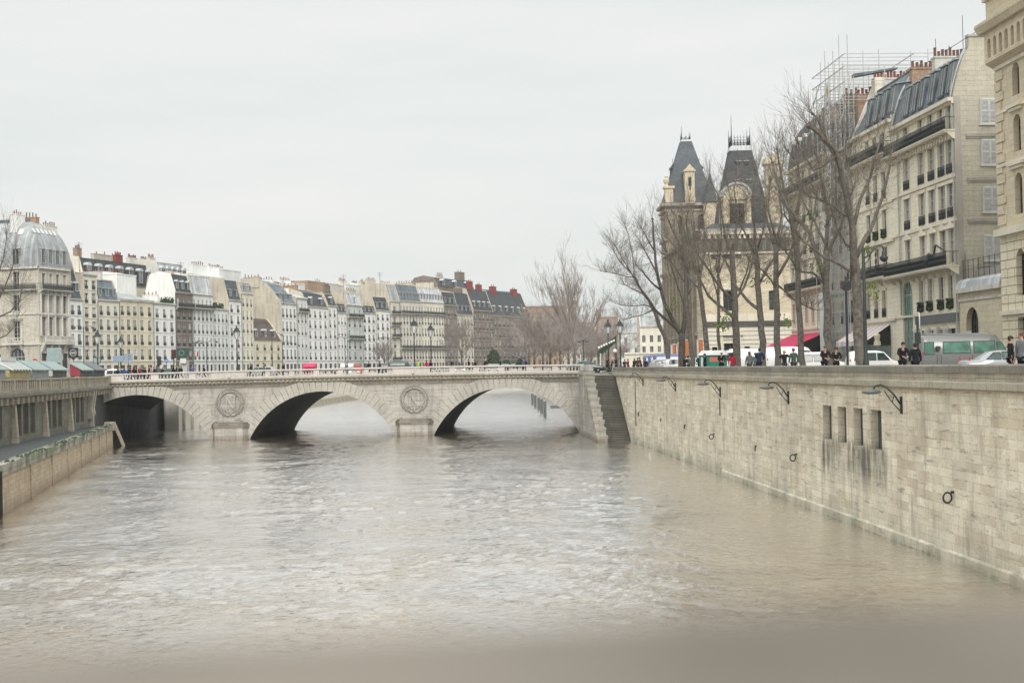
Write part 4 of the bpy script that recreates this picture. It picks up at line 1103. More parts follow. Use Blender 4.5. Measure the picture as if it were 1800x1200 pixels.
# ---- depth of the left bank row of fronts at a photo column
def rowpt(px):
    k = (px - 900) / FPX
    if px <= 635: D = 175.5 / (.275 - k)
    else: D = (48.8 + 207 + 0.45 * 0) / (.45 - k)
    X = (-93 + .275 * (D - 300)) if px <= 635 else (-48.8 + .45 * (D - 460))
    return Vector((X, D))
def zat(px, py): D = rowpt(px).y; return P(px, py, D).z
FLOORH = 3.3
def row_house(px0, px1, eave_y, nb, wallm, label, roof=('flat',), floors=None, ww=1.25, glass='glass', frame='frame_white', dep=13,
              rail=True, trim='trim_pale', balc=(), cornice=True, planter=False, base=None, side='plaster_tan', chim=(), surround=False, hfac=.71, zband=True, fh=None, group='buildings along the left bank quay'):
    A, B = rowpt(px0 + .0), rowpt(px1 - .0); L_ = (B - A).length - .03; rz = math.atan2((B - A).y, (B - A).x)
    ze = zat((px0 + px1) / 2, eave_y) - ZG
    t = thing('apartment_building', label, 'building', (A.x, A.y, ZG), rz, group)
    n = floors or max(2, round((ze - 4.6) / FLOORH)); gh = 4.2
    fh = (ze - gh - .5) / n
    xs = bays(L_, nb); ww = min(ww, L_ / nb * .52)
    rows = [dict(z=.4, h=2.9, xs=xs, w=min(ww * 1.5, L_ / nb * .75), frame='frame_brown', glass='glass_dark')]
    cs = [(gh - .12, .22, .14)]
    for i in range(n):
        z = gh + fh * i; h_ = fh * (hfac if i < n - 1 else hfac * .88)
        r = dict(z=z + fh * .1, h=h_, xs=xs, w=ww, rail=rail, planter=planter)
        if i in balc: r['long'] = (.15, L_ - .15, z + .12); r['z'] = z + .14; r['h'] = h_ + .1
        rows.append(r)
        if zband and i and i not in balc: cs.append((z - .02, .14, .08))
    if cornice: cs += [(ze - .42, .2, .12), (ze - .22, .22, .34)]
    facade(t, (0, 0), (L_, 0), -.3, ze, rows, wallm, frame, glass, .15, False, trim, cs, surround)
    body(t, L_, dep, -.3, ze, side)
    mb = MB(); mb.tube([(.12, -.1, 0), (.12, -.1, ze - .4)], .07, 5); mb.build('downpipe', 'iron_grey' if nb % 2 else 'frame_grey', t)
    ro = None
    if roof[0] == 'mansard':
        _, h1, in1, h2, matl, nd, dk = roof
        ro = mansard(t, L_, dep, ze, h1, in1, h2, matl, side)
        if nd:
            hh = min(1.7, h1 * .55); dormers(t, ro, bays(L_, nd), ze + h1 * .2, in1 * .22 - .1, min(1.15, L_ / nd * .55), hh, 1.9, matl, 'lead_white', 'glass_dark', dk)
    elif roof[0] == 'flat':
        mb = MB(); mb.extr([(-.1, ze), (-.1, ze + .1), (dep / 2, ze + 1.1), (dep, ze + .1), (dep, ze)], .01, L_ - .01, 'x'); ro = mb.build('roof', [roof[1] if len(roof) > 1 else 'zinc'], t)
    elif roof[0] == 'gable':
        _, h1, matl = roof
        mb = MB(); mb.extr([(-.4, ze), (-.4, ze + .12), (dep / 2, ze + h1), (dep, ze + .12), (dep, ze)], .01, L_ - .01, 'x'); ro = mb.build('roof', [matl], t)
    for (x, y, z, w_, d_, h_, pots, wm, pm) in chim:
        put('chimney', chimney_mesh(w_, d_, h_, pots, wm, pm), ro or t, (x * L_, y, ze + z))
    return t, L_, ze, ro

TC, TD = 'terracotta', 'terracotta_dark'
t1, *_ = row_house(122, 146, 525, 2, 'plaster_white', 'narrow white building with steep dark slate attic, next to the domed corner block', ('mansard', 8.2, 2.6, .6, 'slate_blue', 2, 'round'), chim=[(.0, 5, 8, .8, 5, 3, 4, 'plaster_grey', TD)])
row_house(146, 172, 482, 2, 'plaster_cream', 'tall narrow cream building with two window bays and iron rails', ('flat', 'zinc'), floors=6, side='plaster_tan', chim=[(.1, 6, .5, .8, 5, 2.2, 4, 'plaster_tan', TD)], surround=True)
row_house(172, 210, 527, 3, 'plaster_cream', 'pale cream building with blue zinc attic and three white dormers', ('mansard', 4.3, 1.6, .8, 'zinc_blue', 3, 'flat'), chim=[(.95, 7, 4, .8, 6, 2.6, 6, 'plaster_grey', TC)])
t4, L4, z4, r4 = row_house(210, 243, 527, 3, 'plaster_yellow', 'yellow building with low dark roof under a tall blank white wall', ('gable', 2.4, 'zinc'), trim='trim_cream')
row_house(243, 270, 529, 2, 'plaster_yellow', 'yellow building with two window bays beside the white one', ('gable', 2.0, 'zinc'), trim='trim_cream')
t6, L6, z6, r6 = row_house(270, 309, 533, 3, 'plaster_white', 'white building with pink shuttered top windows and planted roof terrace', ('flat', 'zinc'), chim=[(.9, 6, .3, .8, 4, 2.0, 4, 'plaster_white', TC)])
row_house(309, 339, 514, 3, 'stone_brownish', 'brown brick and stone building with black balcony below its dark attic', ('mansard', 4.2, 1.3, .6, 'slate', 3, 'gable'), balc=(4,), trim='trim_grey', floors=5, glass='glass_dark', side='plaster_white', dep=8)
row_house(339, 375, 517, 5, 'plaster_cool', 'pale grey building with glazed studio roof and long top balcony', ('mansard', 4.4, .8, 1.2, 'zinc_pale', 0, 'flat'), balc=(4,), floors=5, ww=.8)
t9, L9, z9, r9 = row_house(375, 402, 543, 4, 'plaster_cool', 'pale grey building with greenery on its roof terrace', ('flat', 'zinc'), ww=.8, chim=[(.3, 5, .2, .7, 4, 1.5, 3, 'plaster_white', TC)])
row_house(402, 425, 527, 2, 'plaster_white', 'narrow white building with dark windows and blue slate attic, in front of tall chimney walls', ('mansard', 5.0, 1.3, .5, 'slate_blue', 2, 'flat'), glass='glass_dark')
row_house(425, 446, 515, 3, 'plaster_cream', 'narrow cream building with three pale window bays and a small attic', ('mansard', 2.6, .8, .5, 'zinc', 2, 'flat'), ww=.8, trim='trim_cream', surround=False)
row_house(446, 495, 598, 4, 'plaster_yellow', 'low old yellow house with steep dark tiled gable roofs', ('mansard', 5.0, 3.4, 1.2, 'roof_tile', 3, 'gable'), side='plaster_yellow', floors=2, dep=9, cornice=False)
row_house(495, 522, 533, 4, 'plaster_white', 'white building with deep black windows, sloping blue attic and a huge blank side wall', ('mansard', 5.2, 4.5, 1.5, 'zinc_blue', 3, 'flat'), glass='glass_dark', side='plaster_tan', floors=4, dep=16, chim=[(.02, 9, 6, .9, 5, 1.4, 5, 'plaster_tan', TD), (.95, 9, 5.6, .9, 4, 1.6, 5, 'plaster_white', TD)])
row_house(522, 541, 524, 3, 'plaster_cool', 'narrow grey white building with iron balcony below its top floor', ('gable', 2.2, 'zinc_pale'), balc=(4,), floors=5, ww=.8, chim=[(.9, 8, 1.5, .8, 5, 1.6, 5, 'plaster_white', TC)])
row_house(541, 577, 539, 4, 'plaster_white', 'wide white building with charcoal slate roof and four bays', ('mansard', 3.8, 1.8, 1.6, 'slate', 2, 'gable'), chim=[(.15, 7, 3, .9, 6, 3.2, 5, 'brick_brown', TD)])
row_house(577, 593, 537, 2, 'plaster_white', 'very narrow white building with two bays and a black pitched dormer', ('mansard', 3.4, 1.4, .6, 'slate', 1, 'gable'))
row_house(593, 610, 549, 3, 'plaster_white', 'small white building under a tall brown brick chimney wall', ('mansard', 2.6, .7, .5, 'slate', 3, 'flat'), ww=.8, chim=[(.5, 5, 2, 4, .9, 6.5, 5, 'brick_sooty', TD)])
row_house(610, 638, 536, 3, 'plaster_green', 'grey green building with two long iron balconies', ('mansard', 3.6, .9, .6, 'zinc_pale', 1, 'flat'), balc=(2, 4), floors=5)
row_house(638, 661, 550, 3, 'plaster_white', 'white building with dark attic windows and a tan gable chimney behind', ('mansard', 2.2, .5, .5, 'slate', 3, 'flat'), chim=[(.5, 7, 1.5, 5.5, 1.2, 6.2, 5, 'plaster_tan', TD)])
row_house(661, 686, 545, 3, 'plaster_white', 'white building with a slate attic, left of the grand grey mansard block', ('mansard', 4.2, 1.4, .6, 'slate', 3, 'flat'))
# grand block with chamfered corner
row_house(686, 703, 529, 1, 'stone_haussmann', 'chamfered corner bay of the long cream block with black balconies', ('mansard', 5.4, 1.6, .6, 'zinc', 0, 'flat'), balc=(0, 2, 3, 4), floors=5, ww=1.6, glass='glass_dark')
row_house(703, 741, 529, 7, 'stone_haussmann', 'left half of the long cream block with ribbed blue grey mansard and two black balconies', ('mansard', 5.4, 1.8, .6, 'zinc_blue', 7, 'flat'), balc=(1, 4), floors=5, ww=1.0)
row_house(741, 781, 531, 8, 'plaster_cream', 'right half of the long cream block with ribbed pale mansard', ('mansard', 5.0, 1.8, .6, 'zinc_pale', 8, 'flat'), balc=(1, 4), floors=5, ww=1.0, chim=[(.05, 7, 4.5, .9, 7, 2.2, 7, 'plaster_tan', TD), (.95, 7, 4.5, .9, 7, 3.0, 7, 'plaster_tan', TD)])
row_house(781, 804, 536, 4, 'stone_brownish', 'brownish grey building beside the pale mansard block', ('mansard', 4.5, 1.2, .8, 'slate', 3, 'flat'), trim='trim_grey', floors=5, chim=[(.5, 7, 4.2, 4, .9, 2.6, 5, 'plaster_tan', TD)])
row_house(804, 833, 553, 5, 'stone_haussmann', 'pale stone building behind the bare tree, with a high grey attic', ('mansard', 8.0, 2.4, .8, 'slate', 4, 'flat'), floors=4, chim=[(.9, 7, 7, 1, 6, 3.2, 4, 'brick_sooty', TC)])
row_house(833, 868, 546, 5, 'stone_brownish', 'tall brown building with sooty slate roof and two red brick chimney stacks', ('mansard', 7.8, 3.0, 1.0, 'slate', 4, 'gable'), trim='trim_grey', floors=5, glass='glass', chim=[(.3, 4, 5, 3, 1.4, 6.2, 2, 'brick_red', TD), (.75, 4, 5, 3, 1.4, 5.2, 2, 'brick_red', TD)])
row_house(868, 932, 556, 9, 'stone_old', 'broad brown stone palace front with steep slate roof, last of the row', ('mansard', 9.6, 4.0, 1.0, 'slate', 6, 'gable'), trim='trim_grey', floors=4, ww=1.4, side='brick_red', chim=[(.25, 4.2, 7, 3.6, 1.6, 4.6, 2, 'brick_red', TD), (.82, 4.2, 7, 3.6, 1.6, 4.4, 2, 'brick_red', TD)])

# ---- blocks behind the row (set back, seen above it)
def back_block(px0, px1, setb, ytop, wallm, label, roof=None, eave=None, chim=(), pend=None, dep=12):
    A, B = rowpt(px0), rowpt(px1); d = (B - A).normalized(); inw = Vector((-d.y, d.x))
    A2, B2 = A + inw * setb, B + inw * setb
    q1, q2 = hitp(px0, hy(px0), A2, B2), hitp(px1, hy(px1), A2, B2); A2, B2 = Vector((q1.x, q1.y)), Vector((q2.x, q2.y))
    s0 = (A2.y) / A.y; L_ = (B2 - A2).length
    z = P((px0 + px1) / 2, ytop, (A2.y + B2.y) / 2).z - ZG
    t = thing('rear_building', label, 'building', (A2.x, A2.y, ZG), math.atan2(d.y, d.x), 'buildings behind the left bank row')
    mb = MB(); mb.box(0, L_, 0, dep, -.3, z); mb.box(-.1, L_ + .1, -.1, dep + .1, z, z + .25); mb.build('wall', [wallm], t)
    ro = None
    if roof:
        h1, in1, matl, nd, dk = roof; ro = mansard(t, L_, dep, z + .25, h1, in1, .8, matl, wallm)
        if nd: dormers(t, ro, bays(L_, nd), z + .25 + h1 * .15, in1 * .2 - .2, 1.8, h1 * .55, 2.2, matl, 'lead_white', 'glass', dk)
    zz = z + .2 + (roof[0] + .5 if roof else 0)
    for (x, y, w_, d_, h_, pots, wm, pm) in chim: put('chimney', chimney_mesh(w_, d_, h_, pots, wm, pm), ro or t, (x * L_, y, zz))
    return t, L_, z
back_block(150, 292, 16, 503, 'plaster_cream', 'long block behind the yellow houses with dark slate mansard and arched dormers', (5.6, 1.4, 'slate', 8, 'round'),
           chim=[(.14, 5, 2.2, 1, 2.2, 4, 'brick_brown', TD), (.5, 6, 11, 1, 1.6, 3, 'plaster_tan', TC), (.62, 5, 3, 1, 1.8, 6, 'brick_red', TC), (.8, 5, 4, 1, 1.6, 8, 'plaster_grey', TD), (.95, 5, 3, 1, 1.6, 5, 'plaster_grey', TD)])
back_block(286, 332, 13, 499, 'plaster_grey', 'block with bulging blue zinc dormers behind the brown building', (5.0, 1.5, 'zinc', 5, 'round'), chim=[(.4, 6, 3, 1, 1.2, 5, 'plaster_grey', TC)])
back_block(208, 242, 6, 484, 'plaster_white', 'tall blank white party wall rising behind the yellow building', chim=[(.5, 4, 8, .8, .5, 6, 'plaster_white', TC)])
back_block(362, 400, 9, 488, 'plaster_white', 'white stepped chimney wall behind the green roof terrace', chim=[(.3, 4, 7, 1, 3.2, 6, 'plaster_cool', TD)])
back_block(388, 426, 10, 476, 'plaster_cool', 'pale tall chimney wall crowned by two rows of pots', chim=[(.35, 4, 6, 1, .8, 6, 'plaster_cool', TD), (.75, 5, 5, 1, .8, 5, 'plaster_cool', TD)])
back_block(440, 494, 12, 494, 'plaster_tan', 'huge blank tan gable wall above the low yellow house', chim=[(.7, 4, 4, 1, .6, 5, 'plaster_tan', TD)])
back_block(518, 545, 12, 500, 'plaster_white', 'row of white chimney walls behind the narrow balcony building', chim=[(.2, 4, 7, 1, 1.0, 6, 'plaster_white', TC), (.75, 4, 6, 1, .5, 5, 'plaster_white', TC)])
back_block(544, 572, 11, 496, 'brick_brown', 'brown brick chimney wall with white patches behind the charcoal roof')
back_block(566, 612, 13, 500, 'plaster_grey', 'rear block with a flat dark roof edge over greenish glazing', chim=[(.3, 4, 5, 1, .6, 3, 'plaster_grey', TD)])
back_block(612, 664, 14, 503, 'plaster_cool', 'rear pale rooftop with many small chimneys', chim=[(.2, 4, 5, 1, 1.4, 6, 'plaster_tan', TC), (.6, 4, 4, 1, 1.0, 6, 'plaster_white', TD), (.85, 4, 3, 1, 1.8, 3, 'plaster_tan', TD)])
back_block(664, 735, 14, 503, 'plaster_tan', 'rear tan chimney walls above the grand block', chim=[(.1, 4, 6, 1, 1.6, 6, 'plaster_tan', TD), (.45, 4, 7, 1, .8, 6, 'plaster_tan', TC)])
back_block(722, 772, 12, 503, 'plaster_grey', 'rear grey block with a thin black roof edge', chim=[(.95, 4, 4, 1, .6, 4, 'brick_sooty', TD)])
back_block(772, 836, 12, 506, 'stone_brownish', 'rear brown block with dark pitched roofs', (3.0, 2.0, 'slate', 3, 'gable'), chim=[(.3, 4, 4, 1, 1.2, 4, 'plaster_tan', TD), (.85, 4, 5, 2, 3.0, 2, 'brick_sooty', TD)])
for k, (px, py, h_, D_) in enumerate(((139, 425, 5, 305), (498, 490, 4, 345), (604, 482, 5, 400), (668, 478, 5, 430), (318, 460, 5, 335), (755, 490, 5, 500))):
    base = P(px, py + 25, D_); mb = MB(); H = P(px, py, D_).z - base.z
    mb.tube([(0, 0, -3), (0, 0, H)], .06, 5)
    for q in range(4): mb.tube([(-.9 + .12 * q, 0, H - .3 - .35 * q), (.9 - .12 * q, 0, H - .3 - .35 * q)], .035, 4)
    o = mb.build('roof_antenna', 'iron_grey', None, base)
    tag(o, 'thin metal roof antenna over the left bank roofs, %s from the left' % ['first', 'third', 'fourth', 'fifth', 'second', 'sixth'][k], 'antenna', 'roof antennas')
# roof terrace plants and umbrella
for (px, py, n, wdt, lab) in ((300, 528, 70, 7, 'potted shrubs on the roof terrace of the white building with pink shutters'), (384, 537, 60, 8, 'shrubs along the roof terrace of the pale grey building')):
    pp = rowpt(px); mb = MB()
    dv = (rowpt(px + 10) - rowpt(px - 10)).normalized()
    for k in range(n * 4):
        u = rnd.uniform(-wdt / 2, wdt / 2); c_ = dv * u; hh = .5 + .5 * math.sin(u * 2.3) ** 2
        s_ = rnd.uniform(.08, .2); mb.lathe([(s_, -s_), (s_ * .8, s_), (.02, s_ * 1.4)], (c_.x - .4 + rnd.uniform(-.3, .3), c_.y + rnd.uniform(-.3, .3), rnd.uniform(0, 1.6) * hh), 4, 0, rnd.random())
    z = P(px, py + 6, pp.y).z
    tag(mb.build('terrace_shrubs', 'leaf_dark', None, (pp.x - .2, pp.y + .3, z)), lab, 'plants')

# ---- the domed corner building at the left edge
C0 = rowpt(69); C1 = rowpt(122.5); rd = (rowpt(122) - rowpt(69)).normalized()
fx = Vector((rd.y, -rd.x)); LF = 34.0; LS = (C1 - C0).length
AF = C0 - fx * LF
cb = thing('corner_building', 'big stone corner building with bulging grey zinc dome roof and stone balconies', 'building', (AF.x, AF.y, ZG), math.atan2(fx.y, fx.x))
def zc(py, px=70): return P(px, py, C0.y).z - ZG
ze = zc(468); xs = [LF - 5.2 - 5.6 * k for k in range(6)]
zG = zc(606) ; z2 = zc(597); 
rows = [dict(z=zc(640), h=zc(611) - zc(640), xs=xs, w=3.6, arch=1, glass='glass_dark'),
        dict(z=zc(598), h=zc(562) - zc(598), xs=xs, w=1.5, glass='glass_dark'),
        dict(z=zc(545), h=zc(516) - zc(545), xs=xs, w=1.35, glass='glass_dark'),
        dict(z=zc(506), h=zc(476) - zc(506), xs=xs, w=1.4, glass='glass_dark')]
M1, _ = facade(cb, (0, 0), (LF, 0), -.3, ze, rows, 'ashlar_pale', 'frame_white', 'glass', .35, False, 'trim_pale', [(zc(606), .5, .35), (zc(552), .3, .2), (ze - .4, .4, .5)], True)
balcony(cb, M1, .3, LF - .05, zc(508), .95, 1.25)
for x in xs:   # stone balconies
    mb = MB(); zb = zc(602); mb.box(x - 1.9, x + 1.9, -1.1, .02, zb - .35, zb)
    mb.box(x - 1.9, x + 1.9, -1.1, -.9, zb + 1.0, zb + 1.15)
    for s_ in (-1, 1): mb.box(x + s_ * 1.75 - .15, x + s_ * 1.75 + .15, -1.12, -.86, zb, zb + 1.0); mb.extr([(0, zb - 1.6), (-.3, zb - 1.5), (-.9, zb - .36), (0, zb - .36)], x + s_ * 1.3 - .2, x + s_ * 1.3 + .2, 'x')
    for k in range(9): mb.lathe([(.07, 0), (.11, .3), (.05, .6), (.08, 1.0)], (x - 1.5 + k * .375, -1.0, zb), 6)
    o = mb.build('stone_balcony', 'trim_pale', cb); o.matrix_local = M1
mb = MB(); z = .4
while z < zc(606) - .5:
    for a_, b_ in zip([0] + [x + 2.05 for x in sorted(xs)], [x - 2.05 for x in sorted(xs)] + [LF]): mb.box(a_, b_, -.07, .02, z, z + .5)
    z += .58
mb.build('rusticated_base', 'ashlar_pale', cb)
for x in xs:
    mb = MB()
    for zz, w_ in ((zc(560), 1.5), (zc(514), 1.3)): mb.box(x - w_, x + w_, -.45, .02, zz, zz + .35); mb.box(x - w_ * .85, x + w_ * .85, -.25, .02, zz - .35, zz)
    for s_ in (-1, 1): mb.lathe([(.3, 0), (.22, .3), (.2, 3.2), (.32, 3.6)], (x + s_ * 1.25, -.15, zc(598)), 8)
    mb.build('window_hood', 'trim_pale', cb)
xs2 = [LS * (k + .5) / 4 * .92 + .5 for k in range(4)]
rows = [dict(z=zc(652), h=3.6, xs=xs2, w=1.9, glass='glass_dark', frame='frame_brown'),
        dict(z=zc(590), h=zc(556) - zc(590), xs=xs2, w=1.5, glass='glass_curtain'),
        dict(z=zc(549), h=zc(517) - zc(549), xs=xs2, w=1.4, glass='glass_curtain'),
        dict(z=zc(503), h=zc(479) - zc(503), xs=xs2, w=1.1)]
M2, _ = facade(cb, (LF, 0), (LF, LS), -.3, ze, rows, 'ashlar_pale', 'frame_grey', 'glass', .35, False, 'trim_pale', [(zc(606), .5, .35), (zc(553), .35, .3), (ze - .4, .4, .5)], True, 'wall')
balcony(cb, M2, .1, LS, zc(508), 1.0, 1.25)
mb = MB(); zb = zc(602)
mb.box(0.6, LS, -1.2, .02, zb - .35, zb); mb.box(.6, LS, -1.2, -1.0, zb + 1.05, zb + 1.2)
for k in range(5): x = .75 + (LS - .9) * k / 4; mb.box(x - .25, x + .25, -1.22, -.96, zb, zb + 1.1); mb.extr([(0, zb - 2), (-.3, zb - 1.9), (-1.0, zb - .36), (0, zb - .36)], x - .3, x + .3, 'x')
for k in range(34): mb.lathe([(.07, 0), (.11, .3), (.05, .6), (.08, 1.05)], (.9 + (LS - 1.2) * k / 33, -1.1, zb), 5)
for x in xs2:
    for s_ in (-1, 1): mb.lathe([(.3, 0), (.24, .3), (.2, 3), (.2, zc(513) - zc(590)), (.34, zc(513) - zc(590) + .5)], (x + s_ * 1.22, -.12, zc(590)), 8)
o = mb.build('stone_balcony', 'trim_pale', cb); o.matrix_local = M2
mb = MB(); dep0 = LS
n = 9; H1 = zc(383) - ze; rings = [(-.3, -.3, ze)] + [(5.6 * (1 - math.cos(PI / 2 * k / n)), 5.6 * (1 - math.cos(PI / 2 * k / n)), ze + .02 + H1 * math.sin(PI / 2 * k / n)) for k in range(n + 1)]
DPT = 18.0
i0 = len(mb.v)
rings2 = [(ix, iy, z) for ix, iy, z in rings]
mb.hip(0, LF, 0, LS + 1.2, [(ix, min(iy, (LS + 1.2) / 2 - .3), z) for ix, iy, z in rings2])
rf = mb.build('roof', 'zinc', cb)
mb = MB(); mb.box(5.4, LF - 5.4, 5.0, LS - 4.6, ze + H1, ze + H1 + .6); mb.build('roof_ridge', 'zinc_blue', rf)
dm = dormer_mesh(1.7, 3.3, 2.6, 'zinc', 'frame_grey', 'glass_dark', 'flat')
for x in xs: put('dormer', dm, rf, (x, .0, ze + .5))
dm2 = dormer_mesh(1.25, 3.0, 2.4, 'zinc', 'frame_grey', 'glass_dark', 'flat')
for x in xs2: put('dormer', dm2, rf, (LF - .0, x, ze + .7)).rotation_euler.z = PI / 2
mb = MB()
def dome_off(z): return 5.6 * (1 - math.cos(math.asin(min(1, (z - ze) / H1))))
for x in xs:
    za, zb_ = ze + H1 * .70, ze + H1 * .82; a_, b_ = dome_off(za), dome_off(zb_); mb.face([(x - .6, a_ - .1, za), (x + .6, a_ - .1, za), (x + .6, b_ - .1, zb_), (x - .6, b_ - .1, zb_)])
for k in range(6):
    x = 1.5 + (LS - 3.6) * k / 5; za, zb_ = ze + H1 * .72, ze + H1 * .82; a_, b_ = dome_off(za), dome_off(zb_); mb.face([(LF - a_ + .1, x - .45, za), (LF - a_ + .1, x + .45, za), (LF - b_ + .1, x + .45, zb_), (LF - b_ + .1, x - .45, zb_)])
mb.build('skylight', 'frame_white', rf)
side_mb = MB(); side_mb.box(0.02, LF - .36, .36, LS + .8, -.3, ze - .03); side_mb.box(LF - .4, LF - .01, LS - .01, LS + .8, -.3, ze - .02); side_mb.build('party_wall', 'plaster_tan', cb)
put('chimney', chimney_mesh(1.6, 3, 3.2, 4, 'plaster_white', TC, .7), rf, (LF - 7.0, 3.4, zc(407) + .8))
put('chimney', chimney_mesh(1.0, 4.5, 2.6, 6, 'plaster_cream', TD, .7), rf, (LF - 3.4, LS - 1.8, zc(412)))
put('chimney', chimney_mesh(3, 1.2, 1.0, 4, 'brick_brown', TD, .8), rf, (LF - 5.5, 6.0, ze + H1 - .2))

# far block behind the trees at the end of the vista
p0, p1 = Vector((XP(926, 640), 640)), Vector((XP(990, 640), 640))
t = thing('far_brown_block', 'pinkish brown block with a flat cornice behind the bare trees', 'building', (p0.x, p0.y, ZG))
Lq = (p1 - p0).length; zt = P(955, 537, 640).z - ZG
facade(t, (0, 0), (Lq, 0), -.3, zt, [dict(z=2 + 4.2 * k, h=2.4, xs=bays(Lq, 7), w=1.1) for k in range(6)], 'brick_brown', 'frame_grey', 'glass', .25, False, 'trim_grey', [(zt - .5, .5, .5), (zt - 4.8, .3, .3)])
body(t, Lq, 14, -.3, zt, 'brick_brown')
for k, (pa, pb, yy, D_, mt, lab) in enumerate(((1092, 1128, 584, 560, 'plaster_cool', 'pale far building with grey roof beyond the bridge lamps'), (1126, 1180, 573, 520, 'plaster_cream', 'far cream classical building behind the leaning tree'),
                                  (1052, 1088, 556, 700, 'brick_brown', 'far brown building hidden by the mauve trees'), (985, 1050, 566, 760, 'plaster_tan', 'far tan building deep behind the bare tree mass'))):
    a_, b_ = XP(pa, D_), XP(pb, D_); Lq = b_ - a_; zt = P(pa, yy, D_).z - ZG
    t = thing('far_building', lab, 'building', (a_, D_, ZG))
    facade(t, (0, 0), (Lq, 0), -.3, zt, [dict(z=1.2 + 4 * q, h=2.5, xs=bays(Lq, max(2, int(Lq / 2.7))), w=1.2) for q in range(int(zt / 4))], mt, 'frame_grey', 'glass', .25, False, 'trim_pale', [(zt - .4, .4, .5), (4.3, .3, .25)])
    body(t, Lq, 12, -.3, zt, mt); mansard(t, Lq, 12, zt, 3.5, 1.6, .6, 'zinc', mt)
# ================================================================ RIGHT BANK BUILDINGS
# street fronts lie parallel to the quay wall
RN = Vector((XP(1688, 113), 113.0))
def rp(px, off=0.0):
    p = hitp(px, hy(px), RN, RN - wd * 100); return Vector((p.x, p.y)) + Vector((-wd.y, wd.x)) * off
rrz = math.atan2(wd.y, wd.x)
def right_block(name, label, pxa, pxb, off=0.0, group=None):
    A, B = rp(pxa, off), rp(pxb, off)
    return thing(name, label, 'building', (A.x, A.y, ZG), rrz, group), A, B, (B - A).length
def lx(A, px, py=500, off=0.0):
    """distance along a front that starts at A, at photo column px"""
    p = hitp(px, py, A, A + wd * 10); return (Vector((p.x, p.y)) - A).length
# --- RB: the block with the grey gable
rb, A, B, Lb = right_block('haussmann_building', 'cream block with two long black balconies and a grey gable with white shutters', 1577, 1688)
def bx(px, py): return lx(A, px, py)
xsb = [bx(p, 280) for p in (1593, 1619, 1637, 1655, 1670)]
g = xsb
rel = lambda z: z - ZG
rows = [dict(z=19.5, h=2.0, xs=g, w=1.15, long=(.0, Lb + .1, 19.3), lp=.85, lh=1.05, glass='glass_curtain'),
        dict(z=15.9, h=2.75, xs=g, w=1.5, rail=1, glass='glass_curtain'),
        dict(z=12.4, h=2.75, xs=g, w=1.5, rail=1, glass='glass_curtain'),
        dict(z=8.75, h=2.8, xs=g, w=1.35, long=(.0, Lb + .25, 8.5), lp=1.1, lh=1.1, glass='glass_curtain'),
        dict(z=5.1, h=2.7, xs=[bx(p, 540) for p in (1621, 1637, 1656.5, 1673)], w=1.1, rail=1, planter=True, glass='glass_curtain'),
        dict(z=.3, h=3.2, xs=[bx(p, 600) for p in (1627, 1644, 1660, 1676)], w=1.35, glass='glass_dark', frame='frame_brown'),
        dict(z=.05, h=8.0, xs=[bx(1596, 560)], w=2.6, arch=1, glass='glass_green', frame='frame_grey')]
ze = 21.9
MB1, _ = facade(rb, (0, 0), (Lb, 0), -.3, ze, rows, 'ashlar_cream', 'frame_white', 'glass', .2, True, 'trim_cream', [(ze - .5, .2, .2), (ze - .3, .3, .5), (15.55, .28, .16), (12.05, .28, .16), (4.75, .2, .12)], True)
for x in g:     # small pediments over the third row
    mb = MB(); mb.extr([(x - .95, 12.05 - .52), (x + .95, 12.05 - .52), (x, 12.05 + .1)], -.2, .02, 'y'); mb.build('pediment', 'trim_cream', rb)
mb = MB(); mb.box(.3, Lb - .3, -.3, .02, 18.98, 19.06)
for k in range(24): x = .3 + (Lb - .6) * k / 23; mb.box(x - .12, x + .12, -.42, .02, 18.62, 19.0)
mb.build('bracket_course', 'trim_cream', rb)
def rchim(root, A, ro, x0, pxa, pxb, ytop, wall, pot, pots, ph=.6, w_=.8):
    '''chimney slab standing across a street block at local x0, read between two photo columns'''
    D = A.y + wd.y * x0; X0 = A.x + wd.x * x0; xa, xb = P(pxa, ytop, D).x - X0, P(pxb, ytop, D).x - X0; zt = P((pxa + pxb) / 2, ytop, D).z - ZG
    put('chimney', chimney_mesh(w_, round(xb - xa, 2), 3.0, pots, wall, pot, ph), ro, (x0, (xa + xb) / 2, zt - 3.14 - .0))
mb = MB(); mb.box(bx(1613, 560), Lb - .1, -.25, -.02, 4.05, 4.75); mb.build('shop_fascia', 'iron_grey', rb)
mb = MB()
for k, p in enumerate((1616, 1635, 1652, 1668)): mb.lathe([(.42, 0), (.36, .3), (.34, 3.4), (.42, 3.7)], (bx(p, 600), -.15, 0), 10)
mb.build('shop_columns', 'trim_pale', rb, smooth=True)
# gable wall facing the camera
Gd = 16.0; gz = lambda py, px=1720: P(px, py, 113).z - ZG
mb = MB()
n = 8; in1, h1 = 2.0, 4.3
h1 = 3.7; in1 = 1.25; cur = [(a_ * .56, ze + c_) for a_, c_ in ((0, 0), (.22, .6), (.45, 1.1), (.7, 1.6), (.97, 2.1), (1.25, 2.55), (1.55, 2.95), (1.9, 3.35), (2.3, 3.7))]
